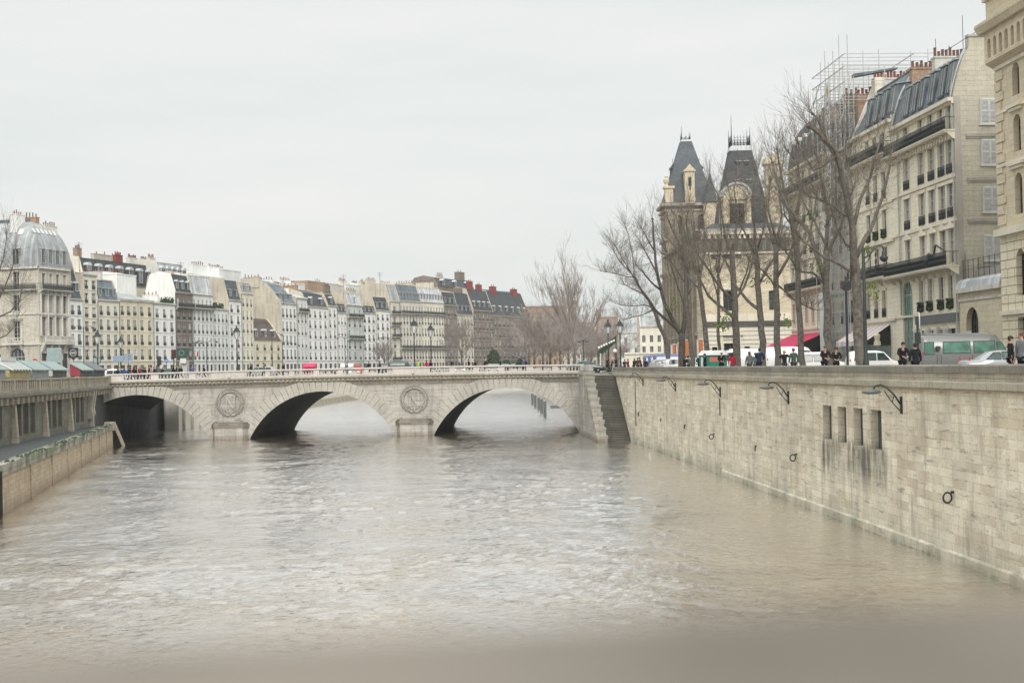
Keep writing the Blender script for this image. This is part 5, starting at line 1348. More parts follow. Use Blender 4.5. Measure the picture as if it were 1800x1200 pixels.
# the gable outline: front edge, curved shoulder, chimney top, back
outl = [(0, -.3)] + [(y, z + .18) for y, z in cur] + [(in1 + .05, ze + h1 + .3), (in1 + .1, gz(64)), (Gd - 6, gz(64)), (Gd - 6, ze + h1), (Gd, ze), (Gd, -.3)]
i0 = len(mb.v)
mb.v += [(Lb, y, z) for y, z in outl] + [(Lb - .55, y, z) for y, z in outl]
k_ = len(outl); mb.f.append(tuple(range(k_))); mb.m.append(0); mb.f.append(tuple(2 * k_ - 1 - j for j in range(k_))); mb.m.append(0)
for j in range(k_): l = (j + 1) % k_; mb.f.append((j, k_ + j, k_ + l, l)); mb.m.append(0)
for py in (235, 312, 385, 464):   # string courses
    z = gz(py); mb.box(Lb - .01, Lb + .12, .9, Gd, z - .22, z + .02, 1); mb.box(Lb - .01, Lb + .07, .9, Gd, z - .36, z - .221, 1)
mb.box(Lb - .6, Lb + .08, in1 + .0, Gd - 5.9, gz(64), gz(64) + .18, 1)
mb.box(Lb + .0, Lb + .06, -.02, .5, -.3, ze + .1, 1)
mb.build('gable_wall', ['ashlar_grey', 'trim_grey'], rb)
def shutter_mesh():
    mb = MB(); mb.box(-.85, .85, -.09, -.0, 0, 2.0, 0); mb.box(-.95, .95, -.14, 0, -.12, -.001, 0)
    for s_ in (-1, 1):
        for q in range(18): mb.extr([(-.10, .12 + q * .1), (-.13, .16 + q * .1), (-.10, .20 + q * .1)], s_ * .42 - .33, s_ * .42 + .33, 'x', 1)
        mb.box(s_ * .42 - .38, s_ * .42 - .33, -.13, -.09, .04, 1.96, 0); mb.box(s_ * .42 + .33, s_ * .42 + .38, -.13, -.09, .04, 1.96, 0)
        mb.box(s_ * .42 - .33, s_ * .42 + .33, -.13, -.09, .95, 1.03, 0)
    return mb.mesh('shutters', ['frame_white', 'shutter_white'])
sm = shutter_mesh()
for py, px in ((217, 1740), (289, 1742), (372, 1745), (457, 1747)):
    yy = P(px, py, 113).x - B.x
    o = put('shutters', sm, rb, (Lb, yy, gz(py, px))); o.rotation_euler.z = PI / 2; o.scale = (.86, 1, 1.02)
mb = MB(); mb.face([(.02, .4, -.3), (.02, .4, ze), (.02, Gd, ze), (.02, Gd, -.3)]); mb.face([(0, Gd, -.3), (0, Gd, ze), (Lb, Gd, ze), (Lb, Gd, -.3)]); mb.build('side_wall', 'plaster_tan', rb)
prof = [(-.5, ze)] + [(y, z + .05) for y, z in cur] + [(Gd / 2, ze + h1 + 1.0), (Gd, ze)]
mb = MB(); mb.extr(prof, .3, Lb - .56, 'x'); ro = mb.build('roof', 'zinc_blue', rb)
mb = MB()
for x in (.15, Lb - .62): mb.extr([(y - .1, z) for y, z in prof[1:-2]] + [(y - .1, z + .3) for y, z in reversed(prof[1:-2])], x, x + .3, 'x')
mb.build('roof_verge', 'lead_white', ro)
# atelier dormers leaning back
def attic_window():
    mb = MB(); pr = [(-.1, .2), (-.1, .35), (1.5, 2.9), (1.5, 2.6), (2.2, 2.6), (2.2, .2)]
    mb.extr([(-.12, .2), (.3, 2.75), (1.9, 3.0), (1.9, .2)], -.65, .65, 'x', 0)
    mb.face([(-.5, -.13, .35), (.5, -.13, .35), (.5, .24, 2.6), (-.5, .24, 2.6)], 2)
    for x in (-.56, .0, .56): mb.tube([(x, -.15, .3), (x, .25, 2.65)], .05, 4, 1)
    mb.extr([(.2, 2.75), (.2, 2.86), (1.9, 3.1), (1.9, 3.0)], -.8, .8, 'x', 1)
    return mb.mesh('dormer', ['zinc_blue', 'zinc', 'glass_dark'])
aw = attic_window()
for x in g + [(g[0] + g[1]) / 2]: put('dormer', aw, ro, (x, .1, ze + .3))
mb = MB()
for k in range(14):
    x = .6 + (Lb - 1.6) * k / 13
    mb.tube([(x, cur[5][0] - .08, cur[5][1] + .05), (x, cur[8][0] + .3, cur[8][1] + .25), (x, 4.2, ze + h1 + .75)], .05, 4)
mb.build('roof_ribs', 'zinc', ro)
rchim(rb, A, ro, Lb - 9.5, 1641, 1702, 100, 'plaster_grey', TD, 9)
rchim(rb, A, ro, .5, 1601, 1641, 120, 'brick_brown', TD, 5)
# green carriage door inside the tall arch
mb = MB(); x = bx(1596, 560); mb.box(x - 1.2, x + 1.2, .1, .2, .05, 4.6)
for s_ in (-1, 1):
    for z in (.4, 1.9, 3.4): mb.box(x + s_ * .6 - .4, x + s_ * .6 + .4, .06, .11, z, z + 1.1)
paint('door_green', (0.16, 0.21, 0.17), 0.5); paint('door_red', (0.17, 0.085, 0.07), 0.5)
mb.build('carriage_door', 'door_green', rb)
mb = MB(); mb.tube([(bx(1581, 300), -.16, 5), (bx(1581, 300), -.16, ze)], .09, 6); mb.tube([(Lb - .12, -.14, .1), (Lb - .12, -.14, ze)], .07, 6); mb.build('downpipe', 'frame_grey', rb)
# folded umbrella and pole on the corner of the balcony
mb = MB(); mb.lathe([(.05, 0), (.5, .15), (.55, .6), (.35, 1.0), (.05, 1.2)], (Lb - 4.3, -.8, 8.6), 8); mb.tube([(Lb - 3.2, -.8, 9.6), (Lb - 2.4, -.9, 10.3), (Lb, -1.0, 9.6)], .08, 5); tag(mb.build('balcony_awning', 'iron', None, None), 'folded black awning on the corner of the long balcony', 'awning').matrix_world = Matrix.Translation((A.x, A.y, ZG)) @ Matrix.Rotation(rrz, 4, 'Z')

# --- RC: lower neighbour with ornate bay
rc_, A, B, Lc = right_block('haussmann_building', 'cream block with flower boxes and an iron scroll on its balcony, right of the scaffolding', 1506, 1577.5)
xsc = [lx(A, p, 290) for p in (1525, 1538.5, 1553, 1567)]
ze = 22.9
dx = lx(A, 1572, 580)
rows = [dict(z=20.2, h=1.8, xs=xsc, w=1.0, long=(.3, Lc - .2, 19.9), lp=.85, lh=1.05, glass='glass_curtain'),
        dict(z=15.9, h=2.5, xs=xsc, w=1.15, rail=1, planter=False), dict(z=12.3, h=2.6, xs=xsc, w=1.15, rail=1, planter=True),
        dict(z=9.0, h=2.5, xs=xsc, w=1.1, long=(.2, Lc - .1, 8.7), lp=.9, lh=1.1),
        dict(z=5.0, h=2.5, xs=[lx(A, p, 540) for p in (1527, 1541, 1555)], w=1.05, rail=1),
        dict(z=.05, h=7.3, xs=[dx], w=2.3, arch=1, glass='glass_dark', frame='door_red')]
facade(rc_, (0, 0), (Lc, 0), -.3, ze, rows, 'ashlar_cream', 'frame_white', 'glass', .2, True, 'trim_cream', [(ze - .3, .3, .45), (15.4, .25, .15), (11.8, .3, .3), (4.6, .25, .2)], True)
body(rc_, Lc, 15, -.3, ze, 'plaster_tan'); ro = mansard(rc_, Lc, 15, ze, 4.6, 2.4, .8, 'zinc_blue', 'plaster_grey')
for x in xsc: put('dormer', aw, ro, (x, .1, ze + .3))
rchim(rc_, A, ro, .6, 1536, 1600, 138, 'plaster_grey', TC, 11, .6, .9)
mb = MB(); mb.box(-.0, 1.2, P(1533, 138, A.y).x - A.x - .05, P(1549, 138, A.y).x - A.x, ze + 1, P(1540, 138, A.y).z - ZG - .1); mb.build('chimney_flank', 'plaster_cream', ro)
mb = MB(); mb.box(dx - 1.05, dx + 1.05, .1, .2, .05, 4.4)
for s_ in (-1, 1):
    for z in (.4, 1.8, 3.2): mb.box(dx + s_ * .52 - .36, dx + s_ * .52 + .36, .06, .11, z, z + 1.0)
mb.build('carriage_door', 'door_red', rc_)
mb = MB()   # wrought-iron scroll standing on the balcony
x = Lc - 2.6
for q in range(3):
    r_ = .38 - .07 * q; zz = 9.5 + q * .62
    mb.tube([(x + r_ * math.cos(a_ / 10 * 2 * PI) * (1 - a_ / 26), -.95, zz + r_ * math.sin(a_ / 10 * 2 * PI) * (1 - a_ / 26)) for a_ in range(18)], .035, 4)
mb.build('iron_scroll', 'iron', rc_)
paint('awning_pink', (0.55, 0.40, 0.38), 0.9, var=.05); paint('awning_red', (0.50, 0.035, 0.10), 0.9, var=.08); paint('shop_black', (0.02, 0.018, 0.018), 0.5)
t = thing('shop_awning', 'striped pale pink shop awning with a black end panel beside the brown arched door', 'awning', (A.x, A.y, ZG), rrz)
x0, x1 = lx(A, 1508, 590), lx(A, 1566, 590)
mb = MB(); nst = 12
for k in range(nst):
    a_, b_ = x0 + (x1 - x0) * k / nst, x0 + (x1 - x0) * (k + 1) / nst
    mb.face([(a_, -.05, 4.3), (b_, -.05, 4.3), (b_, -2.2, 2.9), (a_, -2.2, 2.9)], k % 2); mb.face([(a_, -2.2, 2.9), (b_, -2.2, 2.9), (b_, -2.22, 2.45), (a_, -2.22, 2.45)], k % 2)
mb.build('canopy', ['awning_pink', 'frame_white'], t)
mb = MB(); mb.extr([(-.05, 4.3), (-2.2, 2.9), (-2.2, 2.5), (-.05, 2.5)], x1 - .05, x1, 'x'); mb.build('end_panel', 'shop_black', t)
mb = MB(); mb.lathe([(.05, -.45), (.2, -.4), (.28, 0), (.3, .2), (.1, .42)], (x1 + .05, -1.3, 3.15), 8); mb.lathe([(.05, -.3), (.35, -.28), (.3, .1), (.05, .15)], (x1 + .05, -1.3, 2.7), 8); mb.build('painted_figure', 'plaster_yellow', t)
mb = MB(); mb.box(x0, x1, -.06, -.02, .2, 2.9); mb.build('shop_front', 'glass_green', t)
# --- scaffolded narrow building
sb, A, B, Ls = right_block('narrow_building', 'narrow dark building hidden behind scaffolding and netting', 1462, 1506.5)
xs = bays(Ls, 3)
ze = 22.6
facade(sb, (0, 0), (Ls, 0), -.3, ze, [dict(z=z, h=2.3, xs=xs, w=1.0, rail=1) for z in (4.8, 8.4, 12.0, 15.6, 19.2)] + [dict(z=.3, h=3, xs=xs, w=1.6, glass='glass_dark')], 'ashlar_pale', 'frame_grey', 'glass', .25, False, 'trim_grey', [(ze - .3, .3, .4), (14.5, .2, .1), (7.8, .2, .1)])
body(sb, Ls, 14, -.3, ze, 'plaster_tan'); ro = mansard(sb, Ls, 14, ze, 5.2, 2.2, 1, 'slate_blue', 'plaster_grey')
dormers(sb, ro, bays(Ls, 2), ze + .8, .3, 1.3, 2.4, 2, 'zinc', 'frame_grey')
rchim(sb, A, ro, Ls - 1.0, 1506, 1534, 166, 'brick_brown', TC, 4)
rchim(sb, A, ro, 3.5, 1484, 1510, 166, 'brick_sooty', TD, 3)
sc_ = thing('scaffolding', 'tube scaffolding with grey netting and tall printed strip, rising above the roofs', 'scaffolding', (A.x, A.y, ZG), rrz)
mb = MB(); H = [34, 33, 34, 36]
for k in range(8):
    x = -1.5 + k * (Ls + 3) / 7
    for y in (-1.0, -.15): mb.tube([(x, y, 0), (x, y, [26.5, 30, 32.2, 33.0, 30, 31, 33.5, 29][k])], .045, 5)
for z in [2.0 * q for q in range(1, 14)]:
    for y in (-1.0, -.15): mb.tube([(-1.5, y, z), (Ls + 1.5, y, z)], .035, 4)
for z in (27, 28.5, 30, 31.2):
    mb.tube([(-1.5, -1.0, z), (Ls + 1.5, -1, z)], .05, 4); mb.tube([(-1.5, 6, z), (Ls + 1.5, 6, z)], .05, 4)
    for k in range(8): x = -1.5 + k * (Ls + 3) / 7; mb.tube([(x, -1.0, z), (x, 8, z)], .045, 4)
for k in range(8):
    x = -1.5 + k * (Ls + 3) / 7
    for y in (3, 8): mb.tube([(x, y, 24), (x, y, [28, 31, 30, 33, 31, 30, 32, 30][k])], .05, 4)
for z in range(24, 29, 2): mb.tube([(-1.5, -1, z), (1.5, -1, z + 2)], .04, 4); mb.tube([(-1.5, -1, z), (-1.5, 4, z + 2)], .04, 4)
mb.build('tubes', 'frame_grey', sc_)
mb = MB()
for y in (8, 11):
    for k in range(5): mb.tube([(Ls + 2 + k * 3.6, y, 25), (Ls + 2 + k * 3.6, y, [32.5, 31, 33, 31, 32.5][k])], .035, 4)
for z in (28.5, 29.6, 30.7):
    for y in (8, 11): mb.tube([(0, y, z), (Ls + 17, y, z)], .03, 4)
mb.build('roof_tubes', 'iron_grey', sc_)
mb = MB(); mb.extr([(.2, 29.4), (4.6, 30.0), (4.6, 29.85), (.2, 29.1)], Ls - .2, Ls + .7, 'x'); mb.build('cover_roof', 'zinc_blue', sc_)
# netting: an open weave of strips
m, nt, b = newmat('netting'); L = nt.links.new
b.inputs['Base Color'].default_value = (.33, .34, .34, 1); b.inputs['Roughness'].default_value = .9; b.inputs['Alpha'].default_value = .17
mb = MB(); mb.face([(0.3, -1.06, 1), (Ls + .6, -1.06, 1), (Ls + .6, -1.06, 17.5), (0.3, -1.06, 17.5)]); mb.build('netting', 'netting', sc_)
# printed strip: emblem over a column of worn letters
mb = MB(); xs0 = lx(A, 1478, 300); mb.box(xs0 - .55, xs0 + .55, -1.22, -1.18, 13.5, 29.5); ban = mb.build('printed_strip', 'frame_white', sc_)
paint('print_blue', (.07, .16, .33), .7); paint('print_gold', (.45, .38, .05), .7); paint('print_grey', (.2, .21, .23), .7)
mb = MB(); mb.face([(xs0, -1.24, 28.1), (xs0 + .4, -1.24, 28.65), (xs0, -1.24, 29.2), (xs0 - .4, -1.24, 28.65)]); mb.build('emblem', 'print_gold', ban)
def text_mesh(s_, size, ext=.01, bold=0.0):
    cu = bpy.data.curves.new('lettering', 'FONT'); cu.body = s_; cu.size = size; cu.extrude = ext; cu.align_x = 'CENTER'; cu.offset = bold
    o = bpy.data.objects.new('lettering', cu); COL.objects.link(o)
    dg = bpy.context.evaluated_depsgraph_get(); me = bpy.data.meshes.new_from_object(o.evaluated_get(dg)); bpy.data.objects.remove(o); bpy.data.curves.remove(cu)
    return me
# letters read upwards on the strip, as on the photo (V I M ... mostly worn)
mb = MB(); r_ = random.Random(3); z = 27.6
for k in range(17):
    hh = .62; bl = 0 if k < 2 else 1
    x_, w_ = xs0, .36
    kind = r_.choice('HNTEU')
    if kind in 'HNU': mb.box(x_ - w_, x_ - w_ + .14, -1.235, -1.225, z - hh, z, bl); mb.box(x_ + w_ - .14, x_ + w_, -1.235, -1.225, z - hh, z, bl)
    if kind in 'TE': mb.box(x_ - w_, x_ + w_, -1.235, -1.225, z - .14, z, bl)
    if kind == 'T': mb.box(x_ - .07, x_ + .07, -1.235, -1.225, z - hh, z - .141, bl)
    if kind in 'HE': mb.box(x_ - w_ + .141, x_ + w_ - .141, -1.235, -1.225, z - .38, z - .26, bl)
    if kind == 'N': mb.box(x_ - w_ + .141, x_ + w_ - .141, -1.235, -1.225, z - .42, z - .2, bl)
    if kind in 'UE': mb.box(x_ - w_ + .141, x_ + w_ - .141, -1.235, -1.225, z - hh, z - hh + .13, bl)
    z -= .82
mb.build('print', ['print_blue', 'print_grey'], ban)
mb = MB(); x_ = .4; mb.box(x_, x_ + 1.6, -1.3, -1.24, .8, 8.2); mb.box(x_ + 1.8, x_ + 2.8, -1.3, -1.24, 10.5, 16.5); mb.build('white_sheet', 'frame_white', sc_)
# --- RD: balconied block left of the scaffold
rdd, A, B, Ld = right_block('haussmann_building', 'cream block with rounded grey mansard behind the trees, red awning at its foot', 1393, 1462)
xs = bays(Ld, 6)
ze = 23.2
rows = [dict(z=20.5, h=1.9, xs=xs, w=1.0, long=(.2, Ld - .2, 20.2), lp=.85, lh=1.0), dict(z=16.6, h=2.5, xs=xs, w=1.15, rail=1), dict(z=13.0, h=2.5, xs=xs, w=1.15, rail=1),
        dict(z=9.4, h=2.5, xs=xs, w=1.1, long=(.2, Ld - .2, 9.1), lp=.9, lh=1.0), dict(z=5.3, h=2.4, xs=xs, w=1.0), dict(z=.3, h=2.8, xs=xs, w=1.7, glass='glass_dark', frame='frame_brown')]
facade(rdd, (0, 0), (Ld, 0), -.3, ze, rows, 'ashlar_cream', 'frame_white', 'glass', .2, False, 'trim_cream', [(ze - .3, .3, .5), (16.0, .25, .15), (12.4, .3, .3), (4.6, .25, .2)], True)
body(rdd, Ld, 15, -.3, ze, 'plaster_tan')
mb = MB(); n = 7; mb.hip(0, Ld, 0, 15, [(-.3, -.3, ze)] + [(3.2 * (1 - math.cos(PI / 2 * k / n)), 3.2 * (1 - math.cos(PI / 2 * k / n)), ze + .02 + 6.0 * math.sin(PI / 2 * k / n)) for k in range(n + 1)]); ro = mb.build('roof', 'slate', rdd)
dormers(rdd, ro, xs, ze + .8, .3, 1.2, 2.2, 2.2, 'zinc', 'frame_grey', 'glass_dark', 'round')
rchim(rdd, A, ro, Ld - 1.0, 1447, 1472, 190, 'brick_brown', TD, 3, .6, 1.0)
t = thing('cafe_awning', 'long crimson cafe awning between the tree trunks', 'awning', (A.x, A.y, ZG), rrz)
xa_, xb_ = .2, Ld - 1.4
mb = MB(); mb.face([(xa_, -.05, 4.2), (xb_, -.05, 4.2), (xb_, -3.6, 2.7), (xa_, -3.6, 2.7)]); mb.face([(xa_, -3.6, 2.7), (xb_, -3.6, 2.7), (xb_, -3.62, 2.25), (xa_, -3.62, 2.25)]); mb.build('canopy', 'awning_red', t)
mb = MB(); mb.extr([(-.05, 4.15), (-3.6, 2.66), (-3.5, .2), (-.05, .2)], xb_ - .1, xb_ - .02, 'x'); mb.extr([(-.05, 4.15), (-3.6, 2.66), (-3.5, .2), (-.05, .2)], xa_, xa_ + .08, 'x'); mb.box(xa_, xb_, -3.45, -3.4, .1, .9); mb.build('terrace_screen', 'shop_black', t)
# --- annexe with two arches
A, B = rp(1689), rp(1768); La = (B - A).length
an = thing('annexe', 'low stone annexe with two dark arched doorways and a railed terrace', 'building', (A.x, A.y, ZG), rrz)
za = 7.9 + (hy(1730) - 500) * 106 / FPX - ZG
def ax(px): return lx(A, px, 570)
rows = [dict(z=.05, h=P(1709, 541, A.y - La * .25).z - ZG, xs=[ax(1709)], w=2.5, arch=1, glass='glass_dark', frame='iron'), dict(z=.05, h=P(1757, 538, B.y + 2.0).z - ZG, xs=[ax(1757)], w=2.6, arch=1, glass='glass_dark', frame='iron')]
facade(an, (0, 0), (La, 0), -.3, za, rows, 'ashlar_warm', 'iron', 'glass_dark', .5, True, 'trim_pale', [(za - 1.0, .2, .1), (za - .35, .35, .4)])
mb = MB(); mb.face([(0, .0, za - .02), (La, 0, za - .02), (La, 9, za - .02), (0, 9, za - .02)]); mb.extr([(-.3, za), (-.2, za + .5), (.1, za + .75), (.5, za + .75), (.5, za)], 0, La, 'x', 1); mb.build('roof', ['zinc', 'zinc_pale'], an)
mb = MB()
for k in range(9): x = .2 + (La - .4) * k / 8; mb.tube([(x, .3, za + .7), (x, .3, za + 2.3)], .035, 4)
for z in (1.5, 2.2): mb.tube([(0, .3, za + z), (La, .3, za + z)], .025, 4)
mb.build('terrace_fence', 'iron_grey', an); mb = MB(); mb.box(0.02, .5, .6, 1.3, za + .7, za + 3.0); mb.build('terrace_pier', 'ashlar_grey', an)
mb = MB(); mb.box(0, La, 1.2, 1.5, za, za + 1.5); mb.build('terrace_wall', 'trim_grey', an)
ps = thing('wall_poster', 'small white poster with a black curl in the left arch', 'poster', (A.x, A.y, ZG), rrz)
mb = MB(); x = ax(1704); mb.box(x - .55, x + .45, -.06, -.03, 1.6, 3.2); mb.build('sheet', 'frame_white', ps)
me = text_mesh('a', 1.3, .01, .02); me.materials.append(MATS['iron']); o = put('curl', me, ps, (x - .05, -.085, 2.1)); o.rotation_euler = (PI / 2, 0, 0)
# --- the big corner building at the right edge
A = Vector((XP(1763, 99.5), 99.5)); Lp = 26.0
pf = thing('prefecture_building', 'warm stone building with arcaded cornice and rusticated corner at the right edge', 'building', (A.x, A.y, ZG), rrz)
def pz(py, px=1788): return hitp(px, py, A, A + wd * 10).z - ZG
px0_ = lx(A, 1788, 240); xs = [px0_ + 4.4 * k for k in range(5)]
rows = [dict(z=pz(166), h=pz(108) - pz(166), xs=xs, w=1.15, arch=1, glass='glass_dark'), dict(z=pz(266), h=pz(200) - pz(266), xs=xs, w=1.2, arch=1, glass='glass_dark'),
        dict(z=pz(377), h=pz(304) - pz(377), xs=xs, w=1.25, arch=1, glass='glass_dark'), dict(z=pz(520), h=pz(438) - pz(520), xs=xs, w=1.4, arch=1, glass='glass_dark'), dict(z=.6, h=3.2, xs=xs, w=1.4, glass='glass_dark')]
zt = pz(98); zb = pz(410)
facade(pf, (0, 0), (Lp, 0), zb, zt, rows[:3], 'ashlar_warm', 'frame_brown', 'glass_dark', .45, True, 'trim_cream', [(zb, .5, .45), (pz(285), .2, .12), (pz(188), .2, .12), (zt - .3, .25, .15)])
facade(pf, (0, 0), (Lp, 0), -.3, zb - .002, rows[3:], 'rusticated_block', 'frame_brown', 'glass_dark', .45, True, 'trim_cream', [(pz(552), .3, .2)], key='base_wall')
mb = MB()
z = zb + .8; k = 0
while z < zt - .6: mb.box(-.08, (.95 if k % 2 else 1.35), -.09, .05, z, z + .62); z += .72; k += 1
mb.build('quoins', 'ashlar_warm', pf)
for x in xs:
    pass
mb = MB()
for x in xs:
    for (zz, w_) in ((pz(200) + .35, 1.2), (pz(304) + .4, 1.25)): mb.box(x - w_ * .95, x + w_ * .95, -.32, .02, zz + .12, zz + .34); mb.box(x - w_ * .8, x + w_ * .8, -.2, .02, zz - .1, zz + .1)
mb.build('window_hoods', 'trim_cream', pf)
# arcaded cornice
mb = MB(); n = 26; cw = Lp / n; hC = 1.9
ops = [(cw * (k + .5) - cw * .28, cw * (k + .5) + cw * .28, zt + .55, zt + hC, 'arch') for k in range(n)]
face_grid(mb, -.35, Lp, zt + .3, zt + hC + .5, ops, -.62, .5, 0, 0, False)
for o_ in ops: mb.face([(o_[0] - .05, -.13, o_[2]), (o_[1] + .05, -.13, o_[2]), (o_[1] + .05, -.13, o_[3]), (o_[0] - .05, -.13, o_[3])], 1)
mb.extr([(.0, zt - .1), (-.62, zt + .28), (-.62, zt + .3), (.0, zt + .3)], -.35, Lp, 'x', 0)
mb.extr([(.4, zt + hC + .5), (-.9, zt + hC + .5), (-1.15, zt + hC + .95), (-1.15, zt + hC + 1.15), (.4, zt + hC + 1.15)], -.8, Lp, 'x', 0)
mb.face([(-.35, -.62, zt + .3), (-.35, 6, zt + .3), (-.35, 6, zt + hC + .5), (-.35, -.62, zt + hC + .5)], 0)
mb.box(-.1, Lp, -.55, .4, zt + hC + 1.15, zt + hC + 2.7, 0); mb.box(-.3, Lp, -.75, .4, zt + hC + 2.7, zt + hC + 2.95, 0)
mb.build('cornice', ['ashlar_warm', 'parapet_stone'], pf)
mb = MB(); mb.face([(0, .0, -.3), (0, 0, zt), (0, 20, zt), (0, 20, -.3)]); mb.build('side_wall', 'ashlar_warm', pf)
# carved trophy on the corner of the attic
mb = MB(); r_ = random.Random(5); zs = zt + hC + 2.95
mb.box(-.3, 1.9, -.6, .4, zs, zs + .5)
for k in range(34):
    a_ = r_.uniform(0, 2 * PI); rr = r_.uniform(.1, .8); s_ = r_.uniform(.18, .42)
    mb.lathe([(s_ * .4, -s_), (s_, -s_ * .3), (s_, s_ * .3), (s_ * .4, s_), (.02, s_ * 1.3)], (.8 + rr * math.cos(a_), -.1 + .35 * math.sin(a_), zs + .6 + r_.uniform(0, 1) * (1.9 - rr * 1.3)), 7, 0, a_)
for k in range(9): mb.tube([(.1 + k * .2, -.62, zs + .45), (.15 + k * .19, -.8, zs + .9), (.3 + k * .14, -.5, zs + 1.8)], [.09, .14, .05], 6)
mb.build('carved_trophy', 'ashlar_warm', pf, smooth=True)
mb = MB(); mb.hip(1.5, Lp, .6, 14, [(0, 0, zs - .2), (1.2, 1.6, zs + 5), (3.5, 5, zs + 6.5)]); mb.build('roof', 'slate_blue', pf)

# ================================================================ THE PALACE WITH TWO TOWERS
PX = XP(1236, 205); PL = XP(1402, 205) - PX; zc_ = P(1300, 405, 205).z - ZG
pa = thing('palace', 'ornate stone palace with two steep slate pavilion roofs behind the trees', 'building', (PX, 205, ZG), 0)
def qz(py, px=1290, D=205): return P(px, py, D).z - ZG
def qx(px, D=205): return XP(px, D) - PX
rows = [dict(z=qz(546), h=qz(512) - qz(546), xs=[qx(1283), qx(1283) + 6.6], w=1.5, glass='glass_dark'), dict(z=qz(455), h=qz(430) - qz(455), xs=[qx(1262), qx(1283), qx(1300)], w=1.3, glass='glass_dark')]
zr = qz(572)
facade(pa, (0, 0), (PL, 0), zr + .6, zc_, rows, 'ashlar_warm', 'frame_brown', 'glass_dark', .4, False, 'trim_cream', [(zr + .6, 1.0, .15), (zc_ - 3.4, .3, .3), (zc_ - .6, .6, .9)], False)
rows = [dict(z=.1, h=3.8, xs=[qx(1285)], w=1.9, glass='glass_dark', frame='frame_brown'), dict(z=1.0, h=2.4, xs=[qx(1314), qx(1257)], w=.75, glass='glass_dark')]
facade(pa, (0, 0), (PL, 0), -.3, zr, rows, 'rusticated', 'frame_brown', 'glass_dark', .4, False, 'trim_cream', [], key='base_wall')
mb = MB(); mb.box(-.12, PL, -.35, .1, zr, zr + .6); mb.build('dark_band', 'dark_stone', pa)
mb = MB()
for (x, z, w_) in ((qx(1283), qz(508), 1.4), (qx(1285), qz(588), 1.8)):
    mb.box(x - w_, x + w_, -.5, .02, z - .1, z + .25); mb.extr([(x - w_, z + .25), (x + w_, z + .25), (x, z + 1.1)], -.5, .02, 'y')
    for s_ in (-1, 1): mb.box(x + s_ * w_ * .72 - .2, x + s_ * w_ * .72 + .2, -.3, .02, z - 3.0, z - .1)
for k in range(16): x = .3 + (PL - .6) * k / 15; mb.box(x - .25, x + .25, -.7, .02, zc_ - 1.2, zc_ - .61)
mb.build('ornament', 'trim_cream', pa)
mb = MB(); mb.box(-.3, PL, -.35, .02, zc_ - 3.0, zc_ - 1.25, 0)
for k in range(12): x = .4 + (PL - .8) * k / 11; mb.box(x - .3, x + .3, -.42, -.34, zc_ - 2.9, zc_ - 1.5, 1)
mb.build('frieze', ['stained_stone', 'dark_stone'], pa)
mb = MB(); mb.box(-1.0, PL, -1.0, 1, zc_ + .001, zc_ + .18); mb.build('lead_ledge', 'lead_white', pa)
# river front running back (local -x side)
RL = 45.0
rows = [dict(z=z, h=h_, xs=bays(RL, 9), w=1.7, glass='glass_dark', arch=ar) for z, h_, ar in ((.8, 3.4, 0), (6.2, 4.0, 1), (11.5, 3.4, 0), (16, 2.6, 0))]
facade(pa, (0, RL), (0, 0), -.3, zc_, rows, 'ashlar_shaded', 'frame_brown', 'glass_dark', .5, False, 'trim_grey', [(5.2, .5, .5), (10.6, .3, .3), (zc_ - .6, .6, .9)], True, 'river_wall')
mb = MB()
for k in range(10): y = RL * k / 9; mb.prism([(-.75, y - .45), (0, y - .45), (0, y + .45), (-.75, y + .45)], -.3, zc_ - 4); mb.prism([(-1.0, y - .6), (0, y - .6), (0, y + .6), (-1.0, y + .6)], zc_ - 4, zc_ - 3.4)
mb.build('buttress', 'ashlar_shaded', pa)
mb = MB(); mb.face([(PL, 0, -.3), (PL, 25, -.3), (PL, 25, zc_), (PL, 0, zc_)]); mb.build('side_wall', 'ashlar_warm', pa)
# east wing roof
mb = MB(); mb.hip(.3, PL, .3, 24, [(0, 0, zc_ + .15), (2.0, 3.5, zc_ + 1.4), (3, 8, zc_ + 1.8)]); mb.build('roof', 'slate', pa)
# pavilion (right tower)
def spire_rings(x0, x1, y0, y1, lst): return lst
tx0, tx1, ty0 = P(1263, 385, 224).x - PX, P(1353, 385, 224).x - PX, 18.0; tw = tx1 - tx0
def tz(py, px, D): return P(px, py, D).z - ZG
zA, zB = zc_ - .5, tz(262, 1308, 224 + 3)
mb = MB(); mb.box(tx0, tx1, ty0, ty0 + tw, 10, zA + .4); tower2 = mb.build('pavilion_wall', 'ashlar_warm', pa)
half = tw / 2; topw = (XP(1326, 228) - XP(1291, 228)) / 2
mb = MB(); z0_ = zA + .4
mb.hip(tx0, tx1, ty0, ty0 + tw, [(-.4, -.4, z0_), (.0, .0, z0_ + 1.4), ((half - topw) * .32, (half - topw) * .32, z0_ + (zB - z0_) * .48), (half - topw, half - topw, zB)])
r2 = mb.build('pavilion_roof', 'slate', pa)
cxr, cyr = (tx0 + tx1) / 2, ty0 + half
